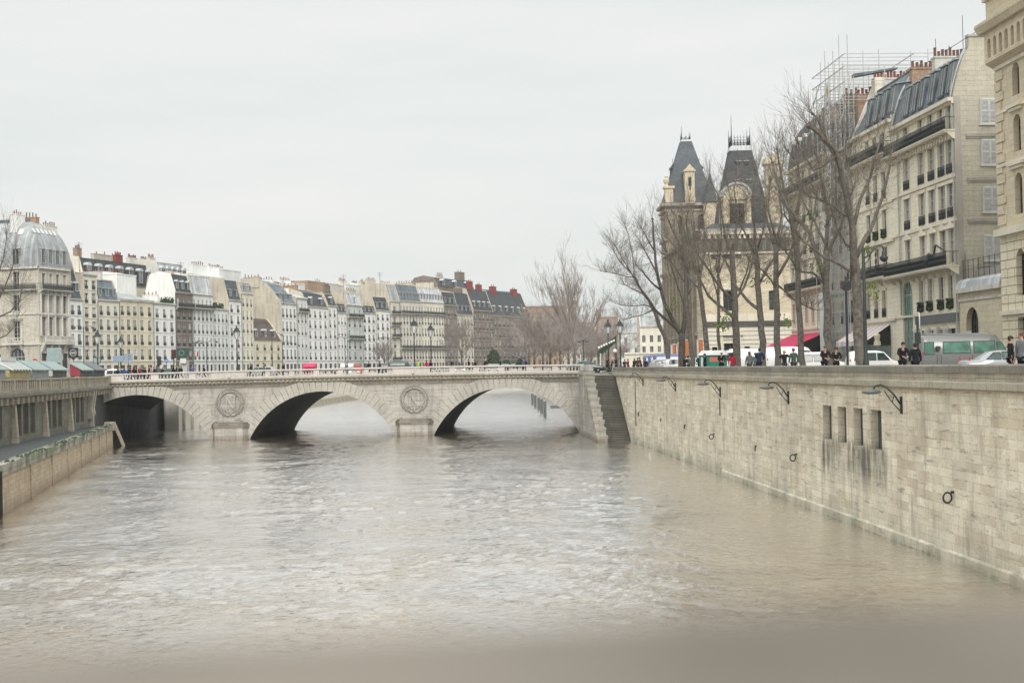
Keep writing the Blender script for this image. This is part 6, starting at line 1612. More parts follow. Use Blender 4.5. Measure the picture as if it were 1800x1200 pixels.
def cresting(cx, cy, hw, zb_, zt_, tip, parent, nsp=5):
    mb = MB(); mb.hip(cx - hw - .15, cx + hw + .15, cy - hw - .15, cy + hw + .15, [(-.2, -.2, zb_ - .5), (0, 0, zb_ + .2), (.1, .1, zb_ + .35)]); o = mb.build('crest_base', 'lead_white', parent)
    mb = MB()
    for (ux, uy, vx, vy) in ((-1, -1, 1, -1), (1, -1, 1, 1), (1, 1, -1, 1), (-1, 1, -1, -1)):
        for k in range(nsp + 1):
            t = k / nsp; x, y = cx + hw * (ux + (vx - ux) * t), cy + hw * (uy + (vy - uy) * t)
            big = k in (0, nsp)
            mb.tube([(x, y, zb_), (x, y, zb_ + (zt_ - zb_) * (1.5 if big else .95))], [.09 if big else .05, .02], 5)
            if not big: mb.tube([(x - .18 * abs(vx - ux) / 2, y - .18 * abs(vy - uy) / 2, zb_ + (zt_ - zb_) * .75), (x + .18 * abs(vx - ux) / 2, y + .18 * abs(vy - uy) / 2, zb_ + (zt_ - zb_) * .75)], .05, 4)
            if k < nsp:
                x2, y2 = cx + hw * (ux + (vx - ux) * (k + 1) / nsp), cy + hw * (uy + (vy - uy) * (k + 1) / nsp); zm = zb_ + (zt_ - zb_) * .5
                mb.tube([(x, y, zb_ + .1), ((x + x2) / 2, (y + y2) / 2, zm), (x2, y2, zb_ + .1)], .05, 4); mb.tube([(x, y, zm), ((x + x2) / 2, (y + y2) / 2, zb_ + .1), (x2, y2, zm)], .045, 4)
        mb.tube([(cx + hw * ux, cy + hw * uy, zb_ + (zt_ - zb_) * .55), (cx + hw * vx, cy + hw * vy, zb_ + (zt_ - zb_) * .55)], .05, 4)
    mb.tube([(cx - hw, cy - hw, zb_), (cx - hw, cy - hw, zt_), (cx - hw, cy - hw, tip)], [.11, .07, .02], 5)
    mb.build('cresting', 'iron', o)
cresting(cxr, cyr, topw * .92, zB, tz(238, 1308, 227), tz(204, 1297, 227), r2, 6)
mb = MB()
for (fx_, fz) in ((-.9, .62), (.9, .62), (-.6, .82), (.7, .82)):
    z = z0_ + (zB - z0_) * fz; yy = ty0 + (half - topw) * fz * 1.02 - .1; mb.box(cxr + fx_ - .35, cxr + fx_ + .35, yy - .25, yy + 1, z, z + .45, 0); mb.box(cxr + fx_ - .45, cxr + fx_ + .45, yy - .4, yy + 1, z + .45, z + .55, 1)
mb.build('vent_dormer', ['slate', 'lead_white'], r2)
# stone dormer with pediment in front of the pavilion
mb = MB(); x = P(1293, 340, 212).x - PX; zz = zc_ + .2; w_ = 1.8; ht = tz(352, 1298, 212) - zz
mb.box(x - w_, x + w_, 6, 12, zz - 1, zz + ht); mb.box(x - w_ - .3, x + w_ + .3, 5.7, 12, zz + ht, zz + ht + .4)
n = 8; mb.extr([(x + (w_ + .2) * math.cos(PI * k / n), zz + ht + .4 + 1.9 * math.sin(PI * k / n)) for k in range(n + 1)], 5.8, 12, 'y')
for s_ in (-1, 1): mb.box(x + s_ * 1.7 - .35, x + s_ * 1.7 + .35, 5.7, 6, zz, zz + ht)
sd = mb.build('stone_dormer', 'ashlar_warm', pa)
mb = MB(); n = 8; mb.extr([(x + (w_ + .45) * math.cos(PI * k / n), zz + ht + .5 + 2.1 * math.sin(PI * k / n)) for k in range(n // 2, n + 1)] + [(x + (w_ + .2) * math.cos(PI * k / n), zz + ht + .4 + 1.9 * math.sin(PI * k / n)) for k in range(n, n // 2 - 1, -1)], 5.5, 12, 'y'); mb.extr([(x + (w_ + .45) * math.cos(PI * k / n), zz + ht + .5 + 2.1 * math.sin(PI * k / n)) for k in range(0, n // 2 + 1)] + [(x + (w_ + .2) * math.cos(PI * k / n), zz + ht + .4 + 1.9 * math.sin(PI * k / n)) for k in range(n // 2, -1, -1)], 5.5, 12, 'y'); mb.build('dormer_lead', 'lead_white', sd)
mb = MB(); mb.box(x - 1.1, x + 1.1, 5.9, 6.01, zz + .5, zz + ht - .6); mb.build('dormer_window', 'glass_dark', sd)
# big chimney right of it
def stone_chimney(x, y, w_, d_, z0_, z1_):
    mb = MB(); mb.box(x - w_, x + w_, y - d_, y + d_, z0_, z1_ - 1.2); mb.box(x - w_ - .2, x + w_ + .2, y - d_ - .2, y + d_ + .2, z1_ - 4.5, z1_ - 4.1)
    mb.prism([(x - w_ - .35, y - d_ - .35), (x + w_ + .35, y - d_ - .35), (x + w_ + .35, y + d_ + .35), (x - w_ - .35, y + d_ + .35)], z1_ - 1.2, z1_ - .8)
    mb.box(x - w_ - .1, x + w_ + .1, y - d_ - .1, y + d_ + .1, z1_ - .8, z1_ - .3); mb.extr([(x - w_, z1_ - .3), (x + w_, z1_ - .3), (x, z1_ + .4)], y - d_, y + d_, 'y')
    mb.box(x - w_ * .5, x + w_ * .5, y - d_ - .1, y - d_ + .02, z0_ + 1.5, z1_ - 5.0)
    return mb.build('chimney', 'ashlar_warm', pa)
stone_chimney(P(1359, 320, 214).x - PX, 9, 1.15, .8, zc_ - .5, tz(276, 1359, 214))
# left tower
T1D = 250; ux0, ux1 = P(1170, 357, T1D).x - PX, P(1255, 357, T1D).x - PX; uw = ux1 - ux0; uy = 45.0
e1 = tz(357, 1212, T1D)
rows = [dict(z=e1 - 5.4, h=3.4, xs=bays(uw, 2), w=1.5, glass='glass_dark', arch=1), dict(z=e1 - 11, h=3.6, xs=bays(uw, 2), w=1.5, glass='glass_dark')]
facade(pa, (ux0, uy), (ux1, uy), -.3, e1, rows, 'ashlar_shaded', 'frame_brown', 'glass_dark', .5, False, 'trim_grey', [(e1 - .5, .5, .8), (e1 - 1.4, .3, .25), (e1 - 6.6, .4, .3), (e1 - 12.5, .4, .3)], True, 'tower_wall')
mb = MB()
mb.face([(ux0, uy, -.3), (ux0, uy + uw, -.3), (ux0, uy + uw, e1), (ux0, uy, e1)]); mb.face([(ux1, uy, -.3), (ux1, uy, e1), (ux1, uy + uw, e1), (ux1, uy + uw, -.3)])
mb.box(ux0 - .8, ux0, uy - .8, uy + uw, e1 - .5, e1); mb.box(ux1, ux1 + .8, uy - .8, uy + uw, e1 - .5, e1)
for z in (e1 - 1.4, e1 - 6.6, e1 - 12.5, e1 - 20): mb.box(ux0 - .4, ux0 + .02, uy - .3, uy + uw, z, z + .4)
for z in (e1 - 5, e1 - 11, e1 - 17):
    mb.box(ux0 - .7, ux0, uy + 1.5, uy + 3.8, z + 2.4, z + 2.9); mb.prism([(ux0 - .35, uy + 1.7), (ux0, uy + 1.7), (ux0, uy + 2.1), (ux0 - .35, uy + 2.1)], z, z + 2.4)
for s_ in (ux0 + .6, ux0 + 1.8, (ux0 + ux1) / 2, ux1 - .5): mb.box(s_ - .4, s_ + .4, uy - .35, uy + .02, 12, e1 - 6.6); mb.box(s_ - .35, s_ + .35, uy - .3, uy + .02, e1 - 6.19, e1 - 1.41)
mb.build('tower_side', 'ashlar_shaded', pa)
hw_ = uw / 2; z5 = tz(248, 1209, T1D + 3); tpw = (XP(1217, T1D) - XP(1201, T1D)) / 2
mb = MB(); Ht = z5 - e1
mb.hip(ux0, ux1, uy, uy + uw, [(-.7, -.7, e1 + .0), (.1, .1, e1 + 1.0), (hw_ * .2, hw_ * .2, e1 + Ht * .30), (hw_ * .46, hw_ * .46, e1 + Ht * .62), (hw_ - tpw - .2, hw_ - tpw - .2, z5)])
r1 = mb.build('tower_roof', 'slate_blue', pa)
cresting((ux0 + ux1) / 2, uy + hw_, tpw * .95, z5, tz(232, 1209, T1D), tz(216, 1202, T1D), r1, 2)
# tall stone dormer on the tower front
mb = MB(); x = P(1214, 325, 248).x - PX; yb = 43.9
mb.box(x - .85, x + .85, yb, yb + 3, e1 - .2, tz(300, 1214, 248)); zt_ = tz(300, 1214, 248); mb.box(x - 1.0, x + 1.0, yb - .2, yb + 3, zt_, zt_ + .3)
mb.extr([(x - .9, zt_ + .3), (x + .9, zt_ + .3), (x, zt_ + 1.3)], yb - .1, yb + 3, 'y'); mb.box(x - .95, x + .95, yb - .1, yb, e1 + .3, e1 + .8)
sd = mb.build('stone_dormer', 'ashlar_warm', r1)
mb = MB(); mb.box(x - .28, x + .28, yb - .03, yb + .01, zt_ - 2.6, zt_ - 1.0); mb.box(x - .12, x + .12, yb - .03, yb + .01, zt_ - 3.3, zt_ - 2.61); mb.build('dormer_window', 'glass_dark', sd)
mb = MB()   # side lucarnes, corner turret and finial
for s_ in (-1, 1):
    x = (ux0 + ux1) / 2 + s_ * (hw_ * .56); z = e1 + Ht * .5; mb.box(x - .5, x + .5, uy + hw_ - .5, uy + hw_ + .5, z - .5, z + .9); mb.extr([(x - .7, z + .9), (x + .7, z + .9), (x, z + 1.8)], uy + hw_ - .7, uy + hw_ + .7, 'y'); mb.tube([(x, uy + hw_, z + 1.7), (x, uy + hw_, z + 2.8)], .05, 4)
mb.build('lucarne', 'slate_blue', r1)
mb = MB(); x = P(1178, 340, 248).x - PX; mb.box(x - .7, x + .7, uy - .6, uy + 1, e1, e1 + 2.6); mb.box(x - .95, x + .95, uy - .8, uy + 1.2, e1 + 2.6, e1 + 3.0); mb.lathe([(.5, 0), (.25, .3), (.5, .8), (.55, 1.2), (.2, 1.5), (.35, 1.7), (.05, 2.0)], (x - .4, uy, e1 + 3.0), 8); mb.build('corner_finial', 'ashlar_warm', r1)
mb = MB(); x = P(1251, 330, 246).x - PX; mb.lathe([(1.5, 0), (1.1, 1.2), (.6, 3.2), (.15, 5), (.08, 5.2), (.05, 7.5)], (x, 43, e1 - .2), 8); mb.lathe([(1.2, -12), (1.2, 0)], (x, 43, e1 - .2), 8, 1); mb.build('turret', ['slate_blue', 'ashlar_warm'], r1)
# ================================================================ TREES
def grow(mb, p, d, length, r, lvl, rn, up=.25, kids=(5, 5, 4), wig=.25, spread=.8, rmin=.012, sides=3):
    """one curved shoot and its side shoots"""
    n = 4 if lvl else 3; pts = [p.copy()]; dd = d.copy(); rs = [r]
    for k in range(n):
        dd = (dd + Vector((rn.gauss(0, wig), rn.gauss(0, wig), rn.gauss(0, wig) + up * .5)) * .5).normalized()
        pts.append(pts[-1] + dd * length / n); rs.append(max(rmin * .6, r * (1 - (k + 1) / n * .75)))
    mb.tube(pts, rs, sides if lvl < 2 else 5, 0, False)
    if lvl <= 0: return
    for j in range(kids[lvl - 1]):
        t = rn.uniform(.25, 1.0); i = min(n - 1, int(t * n)); q = pts[i].lerp(pts[i + 1], t * n - i)
        ax_ = dd.orthogonal().normalized(); ax_.rotate(Matrix.Rotation(rn.uniform(0, 2 * PI), 3, dd))
        nd = (dd + ax_ * rn.uniform(.5, 1.1) * spread + Vector((0, 0, up))).normalized()
        grow(mb, q, nd, length * rn.uniform(.35, .65), max(rmin, r * .5), lvl - 1, rn, up, kids, wig, spread, rmin, sides)

def quay_tree(label, D, limbs, seed, twigs=70, tw_len=1.7, leaves=(), bark='bark', dr=.35, twr=.017):
    """limbs: list of (r0, r1, [(px,py),...]); the first is the trunk. Depth drifts so that limbs spread round the trunk"""
    rn = random.Random(seed)
    base = P(limbs[0][2][0][0], limbs[0][2][0][1], D)
    gx = base.x; t = thing('plane_tree', label, 'tree', (gx, D, ZG + .1), 0, 'bare plane trees along the right quay')
    tr = MB(); cr_ = MB(); org = Vector((gx, D, ZG + .1)); world_limbs = []
    for li, (r0, r1, pts) in enumerate(limbs):
        sgn = rn.choice((-1, 1)) * rn.uniform(.4, 1.0); w_ = []
        d0 = 0.0
        if li:      # start at the depth of the nearest existing limb point
            s_ = pts[0]; best = None
            for wl_ in world_limbs:
                for (q, px_, py_) in wl_:
                    e_ = (px_ - s_[0]) ** 2 + (py_ - s_[1]) ** 2
                    if best is None or e_ < best[0]: best = (e_, q)
            d0 = best[1].y - D
        dcur = d0; prev = None
        for k, (px, py) in enumerate(pts):
            if k and li: dcur += sgn * dr * math.hypot(px - pts[k - 1][0], py - pts[k - 1][1]) * D / FPX
            w_.append((P(px, py, D + dcur), px, py))
        if li == 0: w_[0] = (Vector((w_[0][0].x, w_[0][0].y, ZG - .2)), w_[0][1], w_[0][2])
        # resample with small kinks
        raw = [q for q, _, _ in w_]; fine = [raw[0]]
        for k in range(len(raw) - 1):
            seg = max(2, int((raw[k + 1] - raw[k]).length / .8))
            for s_ in range(1, seg + 1):
                q = raw[k].lerp(raw[k + 1], s_ / seg)
                if s_ < seg: q += Vector((rn.gauss(0, .035), rn.gauss(0, .05), rn.gauss(0, .03)))
                fine.append(q)
        m_ = len(fine) - 1; rs = [r0 + (r1 - r0) * (k / m_) ** .8 for k in range(m_ + 1)]
        if li == 0: rs[0] *= 1.35
        tr.tube([q - org for q in fine], rs, 9 if r0 > .12 else 6, 0, True)
        if li:      # pollard knuckle at the tip
            q = fine[-1] - org; tr.lathe([(.02, -r1 * 1.6), (r1 * 1.5, -r1 * .5), (r1 * 1.5, r1 * .5), (.02, r1 * 1.5)], q, 6)
        dense = []
        for k in range(len(fine)): dense.append((fine[k], px, py))
        world_limbs.append([(fine[k], *(lambda c: (c[0], c[1]))(proj(fine[k]))) for k in range(len(fine))])
        nt_ = int(twigs * (.85 if li else .3))
        tot = sum(len(x) for x in world_limbs)
        dr_ = (fine[-1] - fine[-2]).normalized()
        for j in range(max(6, nt_ // 8)):    # fan of shoots at the tip
            v = (dr_ + Vector((rn.gauss(0, .5), rn.gauss(0, .5), rn.uniform(.1, 1.0)))).normalized()
            grow(cr_, fine[-1] - org, v, tw_len * rn.uniform(.7, 1.5), twr, 1, rn, .3, (5, 4, 4), .22, .7, .008)
        for j in range(nt_):
            f_ = rn.uniform(.35 if li else .55, 1.0); i = min(m_ - 1, int(f_ * m_)); q = fine[i].lerp(fine[i + 1], rn.random())
            v = Vector((rn.gauss(0, .8), rn.gauss(0, .8), rn.uniform(.0, 1.1))).normalized()
            grow(cr_, q - org, v, tw_len * rn.uniform(.4, 1.2), twr * .8, 1, rn, .25, (5, 4, 4), .3, .8, .008)
    tr.build('trunk', bark, t, smooth=True)
    cr_.build('crown', 'twig', t)
    if leaves:
        lf = MB()
        for (px, py, rad, cnt) in leaves:
            c_ = P(px, py, D + rn.uniform(-1, .5)) - org; rr = rad * D / FPX
            for k in range(cnt):
                q = c_ + Vector((rn.gauss(0, rr * .6), rn.gauss(0, rr * .6), rn.gauss(0, rr * .6))); s_ = rn.uniform(.05, .13)
                u = Vector((rn.gauss(0, 1), rn.gauss(0, 1), rn.gauss(0, 1))).normalized(); v = u.orthogonal().normalized() * s_; u = u * s_
                lf.face([q - u, q + v, q + u, q - v])
        lf.build('last_leaves', 'leaf', t)
    return t
def proj(p):
    d = Vector(p) - EYE; z = d.dot(CF)
    return (900 + FPX * d.dot(CR) / z, 600 - FPX * d.dot(CU) / z)

quay_tree('tallest pale plane tree with wide forked limbs in front of the scaffolding', 83, [
    (.34, .26, [(1513, 640), (1509, 560), (1505, 500), (1502, 455)]),
    (.23, .10, [(1504, 490), (1499, 400), (1490, 350), (1478, 300), (1468, 262), (1440, 235), (1421, 222)]),
    (.16, .05, [(1503, 455), (1520, 420), (1535, 392), (1552, 345), (1564, 295), (1569, 262)]),
    (.12, .05, [(1500, 400), (1512, 350), (1530, 312), (1543, 262), (1549, 238)]),
    (.12, .06, [(1480, 305), (1466, 270), (1452, 245), (1440, 215), (1428, 200)]),
    (.10, .04, [(1501, 480), (1478, 466), (1448, 452), (1412, 424), (1403, 415)]),
    (.10, .04, [(1496, 382), (1470, 365), (1440, 350), (1415, 340)]),
    (.09, .03, [(1488, 340), (1492, 300), (1486, 262), (1490, 225)]),
    (.08, .03, [(1470, 275), (1450, 290), (1430, 300), (1404, 255)]),
    (.07, .03, [(1504, 440), (1487, 430), (1470, 400), (1462, 370)])], 11, 60, 1.6, [(1527, 440, 8, 30), (1530, 505, 10, 40), (1538, 520, 7, 20)])
quay_tree('plane tree with a sweeping left limb, left of the tallest one', 90, [
    (.30, .20, [(1458, 640), (1455, 560), (1452, 490), (1452, 440)]),
    (.18, .07, [(1450, 490), (1425, 412), (1402, 385), (1385, 365), (1368, 320), (1358, 285)]),
    (.14, .05, [(1452, 440), (1456, 380), (1448, 330), (1440, 290), (1425, 245)]),
    (.11, .04, [(1453, 450), (1478, 400), (1490, 352), (1500, 330)]),
    (.10, .04, [(1450, 500), (1430, 480), (1405, 478), (1398, 470)]),
    (.09, .03, [(1452, 430), (1435, 395), (1410, 350), (1403, 310)]),
    (.08, .03, [(1450, 400), (1470, 360), (1468, 300)])], 12, 52, 1.6, [(1425, 380, 8, 20), (1440, 470, 10, 20)])
quay_tree('slender upright plane tree between the red awning and the white van', 97, [
    (.24, .17, [(1411, 640), (1404, 540), (1400, 440), (1394, 380)]),
    (.13, .05, [(1396, 420), (1385, 360), (1372, 300), (1366, 262)]),
    (.12, .04, [(1396, 390), (1408, 330), (1402, 285), (1380, 260)]),
    (.10, .04, [(1400, 460), (1422, 420), (1432, 370), (1438, 330)]),
    (.08, .03, [(1400, 470), (1380, 440), (1360, 425)]), (.08, .03, [(1395, 400), (1380, 380), (1370, 330)])], 13, 52, 1.6)
quay_tree('plane tree in front of the crimson awning', 103, [
    (.27, .18, [(1367, 640), (1366, 560), (1364, 490), (1364, 430)]),
    (.13, .05, [(1364, 490), (1385, 455), (1398, 420), (1404, 370)]),
    (.13, .05, [(1364, 440), (1352, 400), (1340, 350), (1330, 305)]),
    (.10, .04, [(1364, 430), (1374, 380), (1370, 320), (1378, 275)]),
    (.09, .03, [(1365, 510), (1345, 480), (1320, 460)]), (.08, .03, [(1366, 500), (1400, 530), (1430, 545)]), (.08, .03, [(1364, 420), (1350, 370), (1354, 320)])], 14, 55, 1.7, [(1384, 565, 10, 36)])
quay_tree('plane tree with a long low limb crossing leftwards to the palace wall', 110, [
    (.30, .20, [(1341, 640), (1338, 580), (1334, 520), (1330, 450)]),
    (.15, .06, [(1336, 545), (1314, 528), (1290, 498), (1282, 470), (1262, 440)]),
    (.12, .05, [(1332, 470), (1326, 400), (1322, 350), (1330, 300)]),
    (.11, .04, [(1334, 500), (1350, 470), (1368, 440), (1375, 400)]),
    (.09, .03, [(1330, 450), (1310, 410), (1292, 380), (1280, 330)]), (.08, .03, [(1330, 440), (1345, 390), (1350, 340)]), (.08, .03, [(1300, 510), (1312, 480), (1322, 440)])], 15, 60, 1.7, [(1345, 490, 10, 36), (1325, 495, 8, 20)])
quay_tree('thick dark plane tree before the palace doorway with low spreading limbs', 118, [
    (.36, .22, [(1296, 640), (1294, 580), (1291, 520), (1287, 440)]),
    (.16, .06, [(1292, 560), (1262, 535), (1245, 520), (1228, 485), (1212, 462)]),
    (.15, .05, [(1290, 530), (1262, 500), (1240, 465), (1222, 440)]),
    (.13, .05, [(1290, 530), (1308, 505), (1320, 470), (1324, 445)]),
    (.11, .04, [(1288, 460), (1272, 400), (1266, 350), (1250, 320)]),
    (.11, .04, [(1287, 440), (1298, 380), (1290, 330), (1300, 300)]), (.08, .03, [(1287, 440), (1305, 400), (1312, 350)]), (.08, .03, [(1270, 510), (1258, 470), (1262, 430)])], 16, 65, 1.8, [(1268, 572, 12, 70), (1282, 560, 9, 40)])
quay_tree('thin leaning plane tree just left of the thick dark one', 123, [
    (.16, .11, [(1268, 640), (1262, 580), (1262, 520), (1265, 450)]),
    (.08, .03, [(1264, 470), (1268, 410), (1262, 350)]), (.07, .03, [(1264, 480), (1280, 440), (1278, 400)]), (.07, .03, [(1262, 520), (1250, 480), (1244, 440)])], 17, 40, 1.6)
quay_tree('plane tree left of the green cabin, leaning to the left', 130, [
    (.30, .17, [(1246, 640), (1240, 585), (1234, 530), (1228, 480)]),
    (.14, .05, [(1230, 490), (1214, 450), (1204, 410), (1198, 370)]), (.11, .04, [(1230, 490), (1240, 440), (1236, 380), (1246, 340)]),
    (.10, .04, [(1232, 510), (1212, 490), (1195, 460), (1186, 420)]), (.08, .03, [(1230, 480), (1222, 430), (1214, 380)])], 18, 60, 1.8, [(1270, 558, 8, 30)])
quay_tree('mid grey plane tree between the forked tree and the green cabin', 137, [
    (.26, .17, [(1219, 640), (1211, 570), (1206, 510), (1204, 470)]),
    (.12, .05, [(1205, 480), (1194, 430), (1180, 400), (1172, 380)]), (.11, .04, [(1205, 480), (1212, 430), (1206, 390), (1212, 350)]),
    (.09, .03, [(1208, 520), (1226, 490), (1236, 450)]), (.08, .03, [(1204, 470), (1200, 420), (1188, 380)]), (.08, .03, [(1206, 500), (1186, 470), (1170, 440)])], 19, 60, 1.8)
quay_tree('dark forked plane tree with long bare limbs spreading left over the bridge end', 143, [
    (.42, .30, [(1199, 645), (1199, 610), (1198, 585)]),
    (.26, .16, [(1199, 590), (1204, 560), (1204, 530), (1208, 500), (1206, 460), (1200, 420)]),
    (.24, .09, [(1197, 588), (1182, 562), (1168, 533), (1160, 500), (1155, 478), (1150, 430), (1147, 385)]),
    (.18, .07, [(1190, 578), (1172, 562), (1152, 545), (1136, 520), (1124, 505), (1108, 478)]),
    (.12, .04, [(1162, 510), (1144, 495), (1130, 478), (1118, 465)]),
    (.10, .04, [(1155, 480), (1143, 458), (1133, 440), (1128, 430)]),
    (.09, .03, [(1150, 440), (1138, 420), (1127, 400)]),
    (.09, .04, [(1204, 540), (1190, 500), (1178, 460), (1165, 420)]), (.08, .03, [(1206, 470), (1190, 440), (1172, 415)]),
    (.10, .04, [(1204, 500), (1214, 460), (1222, 420), (1218, 380)]),
    (.07, .03, [(1150, 543), (1130, 553), (1096, 562)]), (.05, .02, [(1115, 488), (1085, 482), (1058, 477)]), (.05, .02, [(1110, 480), (1098, 462), (1080, 430)])], 20, 60, 1.9, [(1190, 530, 12, 60), (1178, 545, 8, 30)], 'bark_dark')
quay_tree('curved leaning plane tree nearest the bridge lamps', 152, [
    (.27, .20, [(1178, 645), (1174, 615), (1168, 590), (1158, 570), (1150, 545)]),
    (.15, .06, [(1150, 548), (1140, 528), (1130, 515), (1118, 490), (1105, 475)]),
    (.08, .03, [(1148, 541), (1132, 536), (1110, 538), (1090, 536)]), (.08, .03, [(1130, 516), (1112, 508), (1098, 500)]),
    (.07, .03, [(1108, 478), (1090, 460), (1078, 440)]), (.06, .03, [(1115, 490), (1112, 450), (1104, 410), (1098, 395)])], 21, 40, 2.0)
# bare tree at the left edge, reaching over the stalls
t = quay_tree('bare tree reaching in from the left edge above the book stalls', 150, [
    (.24, .16, [(-16, 660), (-15, 600), (-10, 560), (-6, 530)]), (.12, .04, [(-8, 540), (10, 500), (22, 470), (26, 440)]), (.10, .04, [(-10, 560), (18, 548), (34, 530), (38, 505)]),
    (.10, .04, [(-6, 530), (-2, 480), (8, 440), (12, 410)]), (.08, .03, [(-14, 600), (10, 590), (24, 575)])], 31, 40, 2.0, (), 'bark_dark', .35, .022)
t['group'] = 'bare trees on the left bank'; t['category'] = 'tree'

# far bare trees beyond the bridge: a few shapes, copied
def far_tree_mesh(seed, H, spread, kids, upr, lvl=3, r0=.4, lower=.12):
    rn = random.Random(seed); tr = MB(); cr_ = MB()
    tr.tube([(0, 0, -.3), (.1, 0, H * .2), (0, .1, H * .4)], [r0, r0 * .75, r0 * .5], 8)
    for k in range(13):
        a_ = rn.uniform(0, 2 * PI); z = H * rn.uniform(lower, .42)
        v = Vector((math.cos(a_) * spread, math.sin(a_) * spread, rn.uniform(.5, 1.3))).normalized()
        grow(cr_, Vector((0, 0, z)), v, H * rn.uniform(.38, .6), .16, lvl, rn, upr, kids, .22, .75, .028)
    return tr.mesh('trunk', 'bark_dark', True), cr_.mesh('crown', 'twig_mauve')
FT = [far_tree_mesh(1, 19, .75, (7, 6, 6), .25), far_tree_mesh(2, 20, 1.0, (7, 6, 6), .12), far_tree_mesh(3, 27, .5, (6, 5, 6), .5, 3, .55, .25)]
def far_tree(px, D, ytop, kind, lab, grp, zb=ZG, mat_=None):
    H0 = (19, 20, 27)[kind]; s_ = (P(px, ytop, D).z - zb) / (H0 * (.98 if kind < 2 else .95))
    t = thing('bare_tree', lab, 'tree', (XP(px, D), D, zb), .4 if kind == 2 else rnd.uniform(0, 6), grp); t.scale = (s_ * 1.05, s_ * 1.05, s_)
    put('trunk', FT[kind][0], t); c_ = put('crown', FT[kind][1], t)
g_ = 'bare mauve trees beyond the bridge'
far_tree(1010, 330, 500, 2, 'tallest pale bare tree rising in front of the mauve thicket', g_, 3)
for px, D, yt, k, lab in ((930, 430, 560, 1, 'bare tree at the left end of the far thicket, in front of the brown palace'), (955, 400, 548, 0, 'rounded bare tree second from the left in the far thicket'),
                      (968, 470, 545, 1, 'brownish bare tree half hidden behind the rounded one'), (985, 380, 570, 1, 'low wide bare tree at the water side of the thicket'),
                      (1000, 450, 550, 0, 'bare tree behind the tallest one'), (1022, 400, 560, 1, 'bare tree right of the tallest one'), (1040, 430, 552, 0, 'mauve bare tree in the middle right of the thicket'),
                      (1058, 370, 572, 1, 'bushy bare tree behind the dark parked car'), (1066, 460, 558, 0, 'bare tree behind the two bridge lamps'), (1086, 430, 590, 1, 'low bare tree right of the bridge lamps'),
                      (1105, 460, 610, 0, 'smallest bare tree at the right end of the thicket'), (1035, 340, 590, 1, 'low dark bare bush left of the parked car')):
    far_tree(px, D, yt, k, lab, g_)
far_tree(812, 470, 560, 0, 'bare tree standing alone before the pale stone building', g_)
far_tree(940, 560, 545, 1, 'tall bare tree beside the end of the brown palace', g_)
far_tree(676, 455, 598, 0, 'small bare tree in front of the black shopfronts', g_)
# evergreen clumps at the foot of the brown palace
for px, D, w_, h_, lab in ((868, 440, 2.2, 6.5, 'dark round evergreen bush at the foot of the brown palace'), (890, 450, 1.6, 3.4, 'small dark evergreen bush right of the round one'), (917, 452, 1.8, 4.0, 'dark evergreen bush at the far end of the quay')):
    mb = MB(); rn = random.Random(px)
    for k in range(900):
        a_, b_ = rn.uniform(0, 2 * PI), rn.random(); zz = rn.uniform(.05, 1); rr = w_ * math.sin(PI * min(1, zz * .85 + .12)) ** .6 * rn.uniform(.6, 1.05)
        q = Vector((rr * math.cos(a_), rr * math.sin(a_), zz * h_)); s_ = rn.uniform(.15, .32); u = Vector((rn.gauss(0, 1), rn.gauss(0, 1), rn.gauss(0, 1))).normalized(); v = u.orthogonal().normalized() * s_; mb.face([q - u * s_, q + v, q + u * s_, q - v])
    t = thing('evergreen_bush', lab, 'bush', (XP(px, D), D, ZG), 0); mb.build('crown', 'leaf_dark', t)
    mb = MB(); mb.tube([(0, 0, 0), (0, 0, h_ * .6)], .15, 5); mb.build('trunk', 'bark_dark', t)
# ================================================================ VEHICLES
for nm, c in (('car_white', (.78, .78, .76)), ('car_silver', (.30, .31, .315)), ('car_grey', (.15, .157, .15)), ('car_black', (.025, .027, .03)), ('car_blue', (.05, .09, .20)), ('car_green', (.03, .06, .05)), ('car_palegreen', (.55, .62, .58))):
    paint(nm, c, .28, 0.0, .03, 1.0, .5, .5)
paint('tyre', (.02, .02, .02), .8); paint('rim', (.4, .4, .41), .35, .6); paint('lamp_red', (.45, .02, .02), .3); paint('lamp_clear', (.6, .62, .6), .15); paint('bumper', (.05, .05, .052), .6)
def interp(st, x):
    for a, b_ in zip(st, st[1:]):
        if a[0] <= x <= b_[0]:
            t = (x - a[0]) / (b_[0] - a[0] + 1e-9); return [u + (v - u) * t for u, v in zip(a, b_)]
    return st[0] if x < st[0][0] else st[-1]
